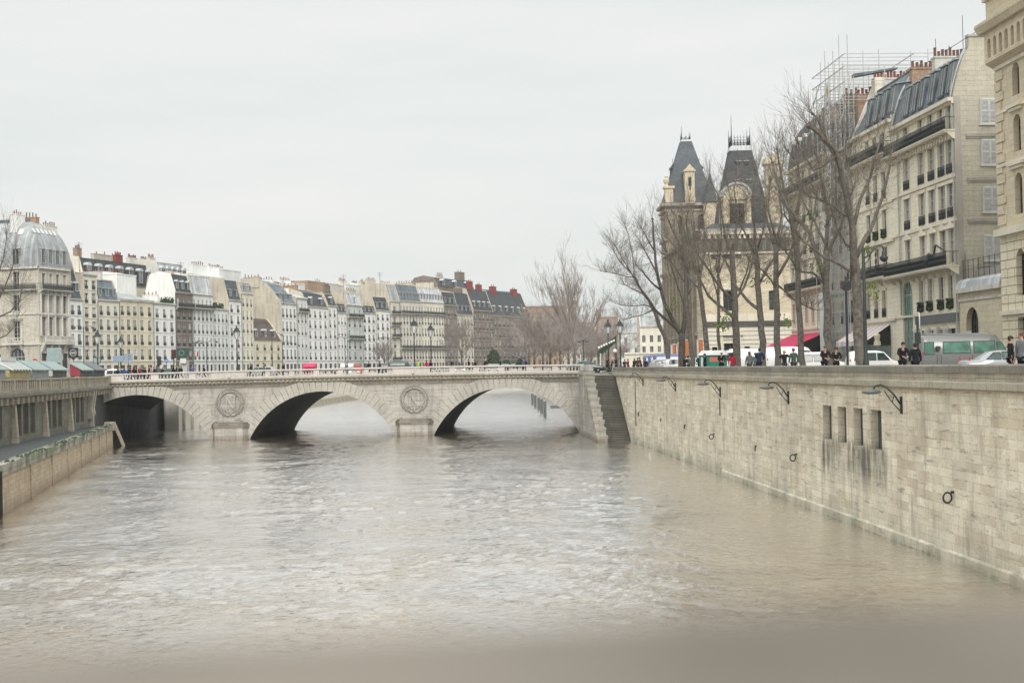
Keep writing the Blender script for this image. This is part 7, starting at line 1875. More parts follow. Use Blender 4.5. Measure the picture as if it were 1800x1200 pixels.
# stations: x, floor z, belt z, roof z, half width at belt, half width at roof
SHAPES = {
 'hatch': ([(0, .55, .75, .8, .62, .5), (.06, .32, .95, 1.05, .80, .66), (.25, .24, 1.0, 1.70, .85, .62), (.6, .22, 1.02, 1.80, .86, .64), (2.2, .22, 1.02, 1.80, .86, .64), (2.75, .22, 1.02, 1.72, .86, .62), (3.35, .22, 1.03, 1.08, .86, .7), (3.85, .25, .90, .95, .82, .66), (4.0, .35, .62, .7, .66, .5)],
           [[(.42, 1.07), (1.25, 1.07), (1.25, 1.62), (.55, 1.62)], [(1.35, 1.07), (2.1, 1.07), (2.1, 1.62), (1.35, 1.62)], [(2.2, 1.07), (3.12, 1.07), (2.68, 1.60), (2.2, 1.62)]], [(.75, .31), (3.2, .31)]),
 'sedan': ([(0, .4, .75, .8, .62, .5), (.08, .26, .88, .95, .80, .66), (.75, .2, .95, 1.0, .86, .68), (1.35, .2, .95, 1.38, .87, .6), (1.9, .2, .94, 1.44, .87, .58), (2.6, .2, .93, 1.40, .87, .58), (3.35, .2, .92, .97, .87, .7), (4.2, .24, .76, .82, .82, .66), (4.4, .34, .6, .64, .66, .5)],
           [[(1.0, .98), (1.75, .98), (1.75, 1.34), (1.4, 1.32)], [(1.83, .98), (2.45, .97), (2.45, 1.35), (1.83, 1.36)], [(2.53, .97), (3.15, .97), (2.68, 1.31), (2.53, 1.34)]], [(.85, .31), (3.55, .31)]),
 'estate': ([(0, .4, .75, .8, .62, .5), (.06, .26, .9, .98, .80, .66), (.35, .2, .95, 1.42, .86, .6), (1.0, .2, .95, 1.48, .87, .6), (2.5, .2, .94, 1.46, .87, .58), (3.3, .2, .93, .98, .87, .7), (4.25, .24, .78, .84, .82, .66), (4.45, .34, .6, .64, .66, .5)],
           [[(.5, .98), (1.2, .98), (1.2, 1.38), (.62, 1.36)], [(1.28, .98), (2.05, .98), (2.05, 1.4), (1.28, 1.39)], [(2.13, .98), (3.08, .97), (2.55, 1.37), (2.13, 1.4)]], [(.85, .31), (3.55, .31)]),
 'van': ([(0, .5, 1.0, 2.1, .85, .80), (.05, .3, 1.15, 2.25, .93, .84), (.3, .28, 1.2, 2.32, .96, .84), (3.2, .28, 1.2, 2.32, .96, .84), (3.55, .28, 1.2, 2.22, .96, .82), (4.2, .28, 1.18, 1.3, .95, .8), (4.75, .3, 1.0, 1.06, .9, .74), (4.9, .4, .7, .76, .74, .55)],
         [[(3.05, 1.28), (4.02, 1.25), (3.6, 1.95), (3.05, 2.0)]], [(1.0, .34), (4.0, .34)]),
 'minibus': ([(0, .5, 1.1, 2.35, .88, .82), (.06, .34, 1.25, 2.48, .98, .86), (.4, .3, 1.28, 2.56, 1.0, .86), (4.3, .3, 1.28, 2.58, 1.0, .86), (4.75, .3, 1.28, 2.40, 1.0, .82), (5.45, .3, 1.24, 1.36, .98, .8), (5.9, .32, 1.0, 1.08, .92, .74), (6.05, .42, .7, .78, .76, .55)],
             [[(.2, 1.36), (.78, 1.36), (.78, 2.12), (.2, 2.12)], [(1.35, 1.42), (3.0, 1.42), (3.0, 2.12), (1.35, 2.12)], [(3.22, 1.42), (4.5, 1.42), (4.5, 2.12), (3.22, 2.12)], [(4.65, 1.40), (5.3, 1.36), (4.95, 2.02), (4.65, 2.08)]], [(1.2, .36), (4.9, .36)]),
}
_vm = {}
def vehicle_meshes(kind, body_m, glass_m):
    key = (kind, body_m, glass_m)
    if key in _vm: return _vm[key]
    st, wins, wheels = SHAPES[kind]; mb = MB(); ring = []
    xs = sorted(set([s_[0] for s_ in st] + [st[0][0] + (st[-1][0] - st[0][0]) * k / 26 for k in range(27)]))
    for x in xs:
        _, z0, zb, zr, hw, hr = interp(st, x)
        cs = [(hw * .8, z0), (hw * .97, z0 + .12), (hw, (z0 + zb) / 2), (hw * .985, zb), (hr + (hw - hr) * .12, zr - (zr - zb) * .1 - .02), (hr * .82, zr - .01), (hr * .35, zr + .012)]
        cs = cs + [(-a, b_) for a, b_ in reversed(cs)]
        ring.append([(x, a, b_) for a, b_ in cs])
    k_ = len(ring[0]); i0 = len(mb.v)
    for r_ in ring: mb.v += r_
    for i in range(len(ring) - 1):
        for j in range(k_): l = (j + 1) % k_; o = i0 + i * k_; mb.f.append((o + j, o + k_ + j, o + k_ + l, o + l)); mb.m.append(0)
    mb.f.append(tuple(i0 + j for j in range(k_))); mb.m.append(0); o = i0 + (len(ring) - 1) * k_; mb.f.append(tuple(o + k_ - 1 - j for j in range(k_))); mb.m.append(0)
    body_me = mb.mesh('body', [body_m], False)
    body_me.polygons.foreach_set('use_smooth', [True] * len(body_me.polygons))
    def ysurf(x, z):
        _, z0, zb, zr, hw, hr = interp(st, x); t = max(0, min(1, (z - zb) / (zr - zb + 1e-6))); return hw * .985 + (hr + (hw - hr) * .12 - hw * .985) * t
    gm = []
    for wp in wins:
        for s_ in (-1, 1):
            g = MB(); g.face([(x, s_ * (ysurf(x, z) + .012), z) for x, z in wp], 0)
            for (x, z), (x2, z2) in zip(wp, wp[1:] + wp[:1]):
                g.tube([(x, s_ * (ysurf(x, z) + .014), z), (x2, s_ * (ysurf(x2, z2) + .014), z2)], .022, 4, 1)
            gm.append(g.mesh('window', [glass_m, 'bumper']))
    fr = MB(); mx_ = st[-1][0]      # windscreen and rear screen
    ia = max(range(len(st)), key=lambda i: (st[i][3] if st[i][0] > mx_ * .5 else -1) * 1.0 + (st[i][0] * .001)); a = st[ia]; b_ = st[ia + 1]
    def scr(a, b_, off):
        z1 = a[3] - .08; z0_ = b_[3] + .02; fr.face([(a[0] + off * 1.2, -a[5] * .8, z1), (a[0] + off * 1.2, a[5] * .8, z1), (b_[0] + off * .6, b_[5] * .98, z0_ + .02), (b_[0] + off * .6, -b_[5] * .98, z0_ + .02)], 0)
    scr(a, b_, .05)
    wm_ = MB(); R0_ = wheels[0][1]
    wm_.lathe([(R0_ * .7, -.11), (R0_ * .95, -.11), (R0_, -.06), (R0_, .06), (R0_ * .95, .11), (R0_ * .7, .11)], (0, 0, 0), 20, 0)
    rm_ = MB(); rm_.lathe([(R0_ * .12, -.12), (R0_ * .2, -.118), (R0_ * .66, -.09), (R0_ * .7, -.112), (R0_ * .7, .1)], (0, 0, 0), 16, 0)
    tm_, rim = wm_.mesh('tyre', 'tyre'), rm_.mesh('rim', 'rim')
    for me in (tm_, rim):
        for v in me.vertices: v.co = Vector((v.co.x, v.co.z, v.co.y))
    sm_ = MB(); sm_.box(st[0][0] - .02, st[0][0] + .25, -st[1][4] * .9, st[1][4] * .9, .35, .55); sm_.box(st[-1][0] - .25, st[-1][0] + .03, -st[-2][4] * .85, st[-2][4] * .85, .28, .5)
    hl = MB(); x = st[-2][0]; yy = st[-2][4]; zz = (st[-2][1] + st[-2][2]) / 2 + .12; hl.lathe([(.02, -.12), (.12, -.08), (.13, .04), (.02, .12)], (0, 0, 0), 8)
    tl = MB(); tl.box(-.02, .05, -.04, .005, -.09, .09)
    _vm[key] = (body_me, gm, fr.mesh('windscreen', [glass_m]), tm_, rim, sm_.mesh('bumper', 'bumper'), hl.mesh('headlight', 'lamp_clear', True), tl.mesh('taillight', 'lamp_red'), st, wheels)
    return _vm[key]
def vehicle(kind, body_m, label, px_left, D, flip=False, glass='glass_car', name=None, cat='car', rz=0.0, zb=ZG, scale=1.0, group='vehicles parked along the right bank'):
    bm_, gm, ws, ty, ri, bu, hl, tl, st, wheels = vehicle_meshes(kind, body_m, glass)
    Lq = st[-1][0]
    loc = Vector((XP(px_left, D), D, zb))
    if flip: loc.x += Lq * scale
    t = thing(name or {'van': 'parked_van', 'minibus': 'parked_minibus'}.get(kind, 'parked_car'), label, cat, loc, (PI if flip else 0) + rz, group); t.scale = (scale,) * 3
    b_ = put('body', bm_, t)
    for g in gm: put('window', g, t)
    put('windscreen', ws, t); put('bumper', bu, t)
    for (x, r_) in wheels:
        for s_ in (-1, 1):
            w_ = put('wheel', ty, t, (x, s_ * (.78 if kind in ('hatch', 'sedan', 'estate') else .86), r_)); put('rim', ri, w_)
    for s_ in (-1, 1):
        put('headlight', hl, t, (st[-2][0] + .02, s_ * st[-2][4] * .78, (st[-2][1] + st[-2][2]) / 2 + .1)); put('taillight', tl, t, (st[1][0] + .06, s_ * st[1][4] * .97, st[1][2] + .15))
    return t
glazing('glass_bus', (0.08, 0.19, 0.14), (0.11, 0.24, 0.18), .1, .9, .1)
mbus = vehicle('minibus', 'car_grey', 'large grey minibus with green tinted side windows, behind the quay wall at right', 1612, 88, glass='glass_bus', cat='minibus')
mb = MB()      # seams, rubbing strip and mirror of the minibus
for s_ in (-1, 1):
    for x in (.95, 1.2, 3.1, 4.56): mb.box(x - .012, x + .012, s_ * 1.0 - .012, s_ * 1.0 + .012, .45, 1.3)
    mb.box(.1, 5.6, s_ * 1.0 - .015, s_ * 1.0 + .015, .62, .72)
mb.build('side_trim', 'bumper', mbus)
mb = MB(); mb.box(.88, 1.12, -1.16, -1.0, 1.62, 1.86); mb.build('wing_mirror', 'bumper', mbus)
mb = MB(); mb.box(.3, 4.2, -.7, .7, 2.57, 2.62); mb.build('roof_panel', 'car_silver', mbus)
vehicle('sedan', 'car_silver', 'low silver car in front of the grey minibus, at the right edge', 1690, 74, cat='car', scale=1.02)
vehicle('hatch', 'car_white', 'white high-roofed car with a red tail light beside the tall lamp post', 1487, 108, scale=1.0)
vehicle('van', 'car_white', 'long white van parked between the two slim trees', 1343, 118, cat='van')
vehicle('hatch', 'car_white', 'white car half hidden behind the man in the black coat', 1397, 112)
vehicle('van', 'car_white', 'white van parked behind the green cabin and the red-jacketed person', 1252, 132, True, cat='van', scale=1.02)
vehicle('van', 'car_white', 'white van with rear doors behind the couple in dark coats', 1318, 126, cat='van', scale=.93)
vehicle('estate', 'car_silver', 'silver estate car between the leaning tree and the forked tree', 1141, 160, scale=1.1)
vehicle('estate', 'car_white', 'white estate car parked at the foot of the forked tree', 1165, 150, scale=1.12)
vehicle('sedan', 'car_palegreen', 'pale green car left of the green cabin', 1205, 145, True)
vehicle('hatch', 'car_silver', 'small silver car partly behind the pale green one', 1190, 153, scale=.95)
for k in range(3):
    vehicle('van', 'car_blue', ['dark blue police van with white patches, nearest of the three', 'dark blue police van in the middle of the three', 'dark blue police van farthest left of the three'][k], 1152 - 9 * k - 3, 176 + 9 * k, cat='police van', name='police_van', scale=1.0)
vehicle('sedan', 'car_green', 'dark green car with a bright roof crossing the bridge end by the stairs', 998, 176, cat='car', zb=7.0, name='passing_car', scale=1.04, group=None)
vehicle('estate', 'car_silver', 'silver car crossing the bridge between the fourth and fifth lamp', 424, 180, True, cat='car', zb=7.1, name='passing_car', group=None)
vehicle('hatch', 'car_white', 'white car on the quay behind the end of the book stalls', 184, 181, cat='car', zb=6.85, name='passing_car', group=None)
vehicle('hatch', 'car_green', 'dark green car behind the group of people on the bridge', 268, 205, cat='car', zb=6.9, name='passing_car', group=None)
for k, (px, D, c_, lab) in enumerate(((560, 360, 'car_black', 'black car parked on the far quay below the white fronts'), (605, 385, 'car_white', 'white car on the far quay beside the red van'), (766, 400, 'car_silver', 'silver car on the far quay below the pale mansard block'),
                                 (792, 410, 'car_white', 'white car on the far quay near the lone bare tree'), (838, 430, 'car_silver', 'silver car on the far quay left of the round evergreen'), (853, 425, 'car_white', 'white car on the far quay at the foot of the brown palace'))):
    vehicle('estate', c_, lab, px, D, k % 2 == 0, group='cars on the far left quay')
vehicle('van', 'lamp_red', 'small red van on the far quay', 620, 388, cat='van', group='cars on the far left quay', scale=.8)
vehicle('van', 'car_green', 'long dark green van on the far quay in front of the grand block corner', 684, 360, cat='van', group='cars on the far left quay', scale=1.35)
vehicle('van', 'car_black', 'black van on the far quay by the black shop fronts', 664, 375, cat='van', group='cars on the far left quay', scale=1.2)

# ================================================================ STREET FURNITURE
def street_lamp(px, ytop, D, lab, zb, group='Parisian lantern posts on the bridge and quays'):
    z1 = P(px, ytop, D).z; H = z1 - zb; t = thing('street_lamp', lab, 'street lamp', (XP(px, D), D, zb), 0, group)
    s_ = max(.8, min(1.25, H / 5.6)); hz = H - 1.45 * s_
    mb = MB(); mb.lathe([(.3, 0), (.3, .3), (.22, .4), (.24, .7), (.14, .9), (.13, 1.3), (.09, 1.5), (.075, hz * .6), (.09, hz * .62), (.06, hz * .64), (.055, hz - .25), (.1, hz - .2), (.05, hz - .1), (.14, hz)], (0, 0, 0), 10); mb.build('post', 'iron', t, smooth=True)
    mb = MB(); q = hz; mb.lathe([(.15 * s_, q), (.34 * s_, q + .72 * s_), (.34 * s_, q + .74 * s_)], (0, 0, 0), 6); lan = mb.build('lantern', 'frame_white', t)
    mb = MB()
    for k in range(6): a_ = k * PI / 3; mb.tube([(.16 * s_ * math.cos(a_), .16 * s_ * math.sin(a_), q), (.355 * s_ * math.cos(a_), .355 * s_ * math.sin(a_), q + .74 * s_)], .018, 4)
    mb.lathe([(.42 * s_, q + .72 * s_), (.40 * s_, q + .80 * s_), (.22 * s_, q + 1.0 * s_), (.24 * s_, q + 1.06 * s_), (.12 * s_, q + 1.16 * s_), (.05 * s_, q + 1.22 * s_), (.08 * s_, q + 1.3 * s_), (.01, q + 1.45 * s_)], (0, 0, 0), 8); mb.build('lantern_cap', 'iron', lan)
    return t
for px, yt, D, lab, zb in ((172, 579, 173, 'lantern post at the left end of the bridge, by the last book stall', 6.95), (213, 590, 197, 'lantern post behind the blue direction signs', 6.95), (417, 571, 174, 'lantern post above the left medallion of the bridge', 7.1),
                       (729, 559, 174, 'left lantern post of the close pair above the middle of the bridge', 7.15), (758, 568, 196, 'right lantern post of the close pair above the middle of the bridge', 7.1), (1070, 562, 190, 'lantern post behind the top of the river stairs', 7.0), (1091, 560, 171, 'lantern post at the corner of the right quay wall', 6.93)):
    street_lamp(px, yt, D, lab, zb)
def arm_lamp(px, ytop, D, lab, zb=ZG, arms=((-1, 1.6), (1, 1.6)), g='tall modern street lamps'):
    H = P(px, ytop, D).z - zb; t = thing('street_lamp', lab, 'street lamp', (XP(px, D), D, zb), 0, g)
    mb = MB(); mb.lathe([(.16, 0), (.14, 1.2), (.09, 1.3), (.06, H - .1), (.04, H)], (0, 0, 0), 8); mb.build('post', 'iron', t, smooth=True)
    for s_, ln in arms:
        mb = MB(); mb.tube([(0, 0, H - .5), (s_ * ln * .4, 0, H - .05), (s_ * ln * .8, 0, H), (s_ * ln, 0, H - .15)], .04, 5); a_ = mb.build('arm', 'iron', t)
        mb = MB(); mb.lathe([(.05, .12), (.28, .02), (.3, -.05), (.2, -.16), (.04, -.2)], (s_ * ln, 0, H - .25), 8); mb.build('lamp_head', 'iron_grey', a_, smooth=True)
arm_lamp(479, 586, 260, 'double arm street lamp in front of the low yellow house', ZG, ((-1, 1.8), (1, 1.8)))
arm_lamp(364, 598, 230, 'slim double arm lamp in front of the pale grey fronts')
arm_lamp(497, 600, 300, 'single arm lamp beside the low yellow house', ZG, ((1, 1.8),))
arm_lamp(148, 573, 250, 'small double arm lamp before the narrow white building')
arm_lamp(607, 592, 330, 'double arm lamp before the small white building'); arm_lamp(683, 592, 350, 'double arm lamp at the corner of the grand block'); arm_lamp(340, 600, 260, 'thin single arm lamp beside the brown building', ZG, ((1, 1.6),))
t = arm_lamp(1026, 596, 200, 'dark traffic lamp post on the bridge end behind the passing car', 7.0, ((-1, .5), (1, .5)))
# tall swan-neck lamp on the right pavement
D = 78; H = P(1522, 437, D).z - ZG
t = thing('swan_neck_lamp', 'tall black swan-neck street lamp in front of the striped awning', 'street lamp', (XP(1522, D), D, ZG), 0)
mb = MB(); mb.lathe([(.2, 0), (.18, 1.0), (.12, 1.15), (.10, 2.6), (.085, H), (.04, H + .1)], (0, 0, 0), 10); mb.build('post', 'iron', t, smooth=True)
mb = MB(); mb.tube([(0, 0, H - .55), (.35, 0, H - .35), (.6, 0, H - .05), (.85, 0, H + .15), (1.05, 0, H + .1), (1.12, 0, H - .12)], .04, 6)
mb.tube([(.05, 0, H - .9), (.3, 0, H - .6), (.36, 0, H - .38)], .025, 5); arm_ = mb.build('arm', 'iron', t, smooth=True)
mb = MB(); mb.lathe([(.04, 0), (.1, -.08), (.13, -.3), (.24, -.38), (.22, -.5), (.12, -.62), (.02, -.66)], (1.12, 0, H - .1), 10); mb.build('lamp_head', 'iron', arm_, smooth=True)
# signal post near the minibus and traffic light by the big trunk
t = thing('sign_post', 'black signal post with a round white-backed sign, left of the minibus', 'sign post', (XP(1614, 79), 79, ZG), 0)
mb = MB(); H = P(1614, 556, 79).z - ZG; mb.tube([(0, 0, 0), (0, 0, H)], .06, 6); mb.box(-.14, .14, -.12, .12, H - 1.5, H - .9); mb.build('post', 'iron', t)
mb = MB(); mb.lathe([(.01, -.02), (.38, -.02), (.38, .02), (.01, .02)], (0, 0, 0), 16); sg = mb.mesh('round_sign', 'frame_white')
for v in sg.vertices: v.co = Vector((v.co.z + .1, v.co.y, v.co.x))
put('round_sign', sg, t, (0, 0, H - .25)).scale = (1, .35, 1.25)
t = thing('traffic_signal', 'traffic signal box hanging beside the tallest tree trunk', 'traffic light', (XP(1490, 92), 92, ZG), 0)
H = P(1490, 486, 92).z - ZG
mb = MB(); mb.tube([(0, 0, 0), (0, 0, H)], .08, 6); mb.tube([(.0, 0, H - .1), (.8, 0, H)], .05, 5); mb.build('post', 'iron', t)
mb = MB(); mb.lathe([(.36, -.06), (.36, .06)], (0, 0, 0), 12); q = mb.mesh('disc', 'terracotta_dark')
for v in q.vertices: v.co = Vector((v.co.x, v.co.z, v.co.y))
put('disc', q, t, (0, -.1, H - .6)); mb = MB(); mb.box(-.28, .28, -.2, -.17, H - .85, H - .35); mb.build('face', 'iron', t)
# traffic lights and signs on the left
def traffic_light(px, ytop, D, lab, lit=None):
    H = P(px, ytop, D).z - ZG; t = thing('traffic_light', lab, 'traffic light', (XP(px, D), D, ZG), 0, 'traffic lights by the bridge')
    mb = MB(); mb.tube([(0, 0, 0), (0, 0, H - .9)], .07, 6); mb.build('post', 'iron', t)
    mb = MB(); mb.box(-.22, .22, -.16, .16, H - 1.1, H)
    for k in range(3): mb.lathe([(.12, 0), (.13, -.1)], (0, -.18, H - .2 - .33 * k), 8); mb.box(.2, .42, -.16, .0, H - .3 - .33 * k, H - .22 - .33 * k)
    mb.build('signal_head', 'iron', t)
    mb = MB()
    for k in range(3): mb.box(-.09, .09, -.19, -.17, H - .26 - .33 * k, H - .08 - .33 * k)
    mb.build('lenses', 'lamp_red' if lit else 'iron_grey', t)
traffic_light(280, 626, 178, 'black traffic light in front of the white building on the bridge end')
traffic_light(306, 614, 176, 'taller traffic light with three hoods beside the green news stand', 1)
traffic_light(114, 632, 172, 'traffic light above the gap between the book stalls')
paint('sign_blue', (.06, .17, .36), .5); paint('sign_red', (.45, .03, .05), .5); paint('sign_greyblue', (.24, .30, .38), .6); paint('kiosk_green', (.03, .07, .055), .5); paint('sign_teal', (.27, .34, .34), .5)
def panel(name, px0, px1, py0, py1, D, mt, lab, cat, post='iron', zb=ZG, frame=None, thick=.08, slats=0):
    x0, x1 = XP(px0, D), XP(px1, D); xc = (x0 + x1) / 2; z1, z0 = P((px0 + px1) / 2, py0, D).z - zb, P((px0 + px1) / 2, py1, D).z - zb; w_ = (x1 - x0) / 2
    t = thing(name, lab, cat, (xc, D, zb), 0); mb = MB()
    if slats:
        for k in range(slats): a_ = z0 + (z1 - z0) * k / slats; mb.box(-w_, w_, -thick, 0, a_, a_ + (z1 - z0) / slats * .8)
    else: mb.box(-w_, w_, -thick, 0, z0, z1)
    mb.build('panel', mt, t)
    mb = MB(); mb.tube([(0, .06, 0), (0, .06, z1)], .05, 5); mb.build('post', post, t)
    if frame: mb = MB(); mb.box(-w_ - .06, w_ + .06, -thick * .6, -.002 + .03, z0 - .06, z1 + .06); mb.build('frame', frame, t)
    return t, w_, z0, z1
panel('direction_sign', 199, 218, 625, 636, 186, 'sign_greyblue', 'grey blue arrow-shaped direction sign by the yellow building', 'road sign')
panel('direction_sign', 218, 234, 621, 638, 188, 'sign_greyblue', 'stack of pale direction boards right of the arrow sign', 'road sign', slats=4)
panel('info_sign', 165, 177, 629, 637, 175, 'sign_teal', 'small pale blue framed sign on the first lantern post', 'sign', frame='iron')
panel('street_plan', 84, 108, 612, 637, 215, 'sign_teal', 'large glass street panel in front of the corner building', 'sign', frame='frame_grey')
t, w_, z0, z1 = panel('hanging_banner', 121, 138, 611, 629, 200, 'shop_black', 'black square banner with a white ring beside the corner building', 'banner')
zc2 = (z0 + z1) / 2
mb = MB(); mb.tube([(.45 * math.cos(k / 24 * 2 * PI), -.1, zc2 + .45 * math.sin(k / 24 * 2 * PI)) for k in range(25)], .04, 4); mb.box(-.32, .32, -.11, -.09, zc2 - .12, zc2 - .06); mb.box(-.32, .32, -.11, -.09, zc2 + .06, zc2 + .12)
for x in (-.3, -.12, .1, .28): mb.box(x - .03, x + .03, -.11, -.09, zc2 - .06, zc2 + .06)
mb.build('ring_emblem', 'frame_white', t)
def round_sign(px, py, r, D, mt, lab, bar=None):
    z = P(px, py, D).z - ZG; t = thing('round_sign', lab, 'road sign', (XP(px, D), D, ZG), 0)
    mb = MB(); mb.tube([(0, .05, 0), (0, .05, z)], .04, 5); mb.build('post', 'iron_grey', t)
    mb = MB(); mb.face([(r * math.cos(k / 20 * 2 * PI), -.02, z + r * math.sin(k / 20 * 2 * PI)) for k in range(20)]); mb.build('disc', mt, t)
    if bar: mb = MB(); mb.box(-r * .65, r * .65, -.035, -.025, z - r * .16, z + r * .16); mb.build('bar', bar, t)
round_sign(293, 634, .27, 178, 'sign_blue', 'round blue sign with a white bar in front of the white building', 'frame_white')
round_sign(62, 634, .33, 205, 'sign_red', 'round red sign with a pale middle before the corner building', 'frame_white')
# green newspaper kiosk
t = thing('news_kiosk', 'dark green news stand with a ring emblem at the bridge end', 'kiosk', (XP(322, 190), 190, ZG), 0)
H = P(322, 612, 190).z - ZG; mb = MB(); mb.box(-.5, .5, 0, 1.4, 0, H - 1.6); mb.build('cabin', 'frame_grey', t)
mb = MB(); mb.box(-.7, .55, -.3, 1.5, H - 1.25, H); mb.prism([(.55, -.3), (.95, -.3), (.95, .5), (.55, .5)], H - .4, H); mb.build('sign_box', 'kiosk_green', t)
mb = MB(); mb.tube([(-.1 + .34 * math.cos(k / 20 * 2 * PI), -.34, H - .62 + .34 * math.sin(k / 20 * 2 * PI)) for k in range(21)], .04, 4); mb.build('ring_emblem', 'sign_teal', t)
mb = MB(); mb.box(-.3, .5, -.35, -.3, H - 2.0, H - 1.35); mb.box(-.4, .2, -.5, -.4, .4, 1.6); mb.build('posters', 'frame_white', t)
# small flag on a lamp post (red and white)
mb = MB(); p = P(346, 617, 229); mb.face([(0, 0, 0), (.22, 0, -.1), (.2, 0, -.9), (-.05, 0, -.8)], 0); mb.face([(-.18, .0, .05), (-.02, 0, 0), (-.06, 0, -.8), (-.22, 0, -.7)], 1)
tag(mb.build('small_flag', ['lamp_red', 'frame_white'], None, p), 'small red and white flag on a thin pole before the pale grey front', 'flag')
# cafe awnings at the foot of the row
for k, (px0, px1, D, mt, lab) in enumerate(((534, 556, 345, 'awning_red', 'dark red awning on the far quay'), (600, 622, 392, 'frame_white', 'white awning beside the red van'), (622, 634, 400, 'terracotta', 'orange red awning on the far quay'))):
    x0, x1 = XP(px0, D), XP(px1, D); mb = MB(); mb.extr([(0, 3.0), (-2.4, 2.2), (-2.4, 1.9), (0, 2.6)], x0, x1, 'x'); mb.box(x0, x1, -.2, 0, 0, 2.6)
    tag(mb.build('cafe_awning', mt, None, (0, D, ZG)), lab, 'awning', 'awnings on the far quay')
# portable green toilet cabin
t = thing('portable_cabin', 'green portable toilet cabin with a white roof by the quay wall', 'portable toilet', (XP(1254, 116), 116, ZG), R(-12))
paint('cabin_green', (.015, .21, .145), .45, var=.05); paint('decal_orange', (.5, .17, .11), .5)
zt = P(1254, 624, 116).z - ZG; mb = MB(); mb.box(-1.05, 1.05, -.7, .9, .1, zt)
for x in (-1.07, -.5, .5, 1.0): mb.box(x, x + .08, -.76, -.69, .1, zt)
mb.build('cabin', 'cabin_green', t)
mb = MB(); mb.prism([(-1.2, -.85), (1.2, -.85), (1.2, 1.0), (-1.2, 1.0)], zt, zt + .38, 0, [(-.9, -.5), (.9, -.5), (.9, .7), (-.9, .7)]); mb.build('roof', 'frame_white', t)
mb = MB(); mb.box(-.25, .45, -.72, -.705, zt - .55, zt - .15); mb.build('decal', 'decal_orange', t); mb = MB(); mb.box(-.95, -.62, -.72, -.705, zt - .95, zt - .15); mb.build('white_decal', 'frame_white', t)
# orange hoarding round the works in front of the palace
paint('hoarding_orange', (.48, .165, .06), .8, var=.15)
for k, (a, b_, yt, D) in enumerate(((1181, 1187, 606, 185), (1190, 1195, 604, 185), (1204, 1211, 598, 183), (1227, 1236, 597, 183))):
    x0, x1 = XP(a, D), XP(b_, D); z1 = P(a, yt, D).z - ZG; mb = MB(); mb.box(x0, x1, 0, .6, 0, z1); mb.box(x0 - .05, x0 + .1, -.05, .65, 0, z1 + .1, 1); mb.box(x0 - .05, x1 + .05, -.05, .65, z1, z1 + .12, 1)
    tag(mb.build('hoarding_panel', ['hoarding_orange', 'frame_white'], None, (0, D, ZG)), ['short orange hoarding panel behind the leaning tree', 'second short orange hoarding panel, just right of the first', 'tall orange hoarding panel right of the forked trunk', 'widest orange hoarding panel left of the green cabin'][k], 'hoarding', 'orange hoarding panels in front of the palace')
# street-level wall and balustrade far behind the bridge end
mb = MB(); D = 330; x0, x1 = XP(1098, D), XP(1180, D); mb.box(x0, x1, 0, 1, 0, P(1130, 622, D).z - ZG); mb.box(x0, x1, -.3, 1.2, P(1130, 622, D).z - ZG, P(1130, 619, D).z - ZG)
tag(mb.build('distant_balustrade', 'plaster_cream', None, (0, D, ZG)), 'long pale balustrade wall far behind the bridge end', 'wall')

# ---- book stalls on the left parapet
def qpt(D, off=0.0): return Vector((quayX(D) - off, D))
def qD(px): return 24.17 / ((900 - px) / FPX - .1426)
paint('stall_green', (.10, .14, .125), .6); paint('stall_grey', (.22, .26, .28), .6); paint('stall_dark', (.045, .055, .055), .6); paint('stall_yellow', (.32, .28, .13), .7, var=.25); paint('stall_red', (.24, .03, .045), .6)
paint('lid_pale', (.22, .285, .265), .5); paint('lid_dark', (.09, .10, .105), .5)
stalls = [(-34, -4, 'stall_grey', 'lid_pale', 0, 'grey book stall cut by the left edge of the photo'), (3, 41, 'stall_yellow', 'lid_pale', 1, 'book stall with yellowed front boards and a white-striped green lid'), (44, 74, 'stall_grey', 'lid_pale', 0, 'blue grey book stall with a pale lid, right of the yellow one'),
          (80, 106, 'stall_dark', 'lid_pale', 2, 'dark grey book stall with an open white end flap'), (131, 152, 'stall_dark', 'lid_pale', 3, 'book stall with a crimson end panel'), (156, 175, 'stall_dark', 'lid_dark', 0, 'darkest book stall, last before the bridge')]
for (a, b_, bm_, lm_, fl, lab) in stalls:
    Da, Db = qD(a), qD(b_); A_, B_ = qpt(Da), qpt(Db); Lq = (B_ - A_).length
    t = thing('book_stall', lab, 'book stall', (A_.x, A_.y, 7.79), urz, "booksellers' boxes on the left parapet")
    n = 3 if fl != 1 else 4
    mb = MB()
    for k in range(n): mb.box(Lq * k / n + .04, Lq * (k + 1) / n - .04, -.55, .45, .02, .80)
    mb.build('box_front', bm_, t)
    mb = MB(); lidp = [(-.78, .62), (-.78, .72), (.62, 1.55), (.62, 1.42)]
    if fl == 1:
        m_ = 14
        for k in range(m_): mb.extr(lidp, Lq * k / m_, Lq * (k + 1) / m_, 'x', k % 2)
    else: mb.extr(lidp, -.15, Lq + .1, 'x', 0)
    mb.build('lid', [lm_ if fl != 1 else 'frame_white', 'stall_green'], t)
    mb = MB(); mb.extr([(-.52, .1), (-.52, .74), (.5, 1.35), (.5, .1)], -.02, .03, 'x'); mb.build('end_panel', {3: 'stall_red', 2: 'frame_white'}.get(fl, bm_), t)
    mb = MB(); mb.box(.05, Lq - .05, .4, .46, .0, 1.36); mb.build('back_board', 'stall_dark', t)
    if fl == 2: mb = MB(); mb.face([(-.1, -.6, .1), (-1.5, -.5, .15), (-.2, -.5, 1.0), (.1, -.6, .75)]); mb.build('end_flap', 'frame_white', t)
    for k in range(3): mb = MB()
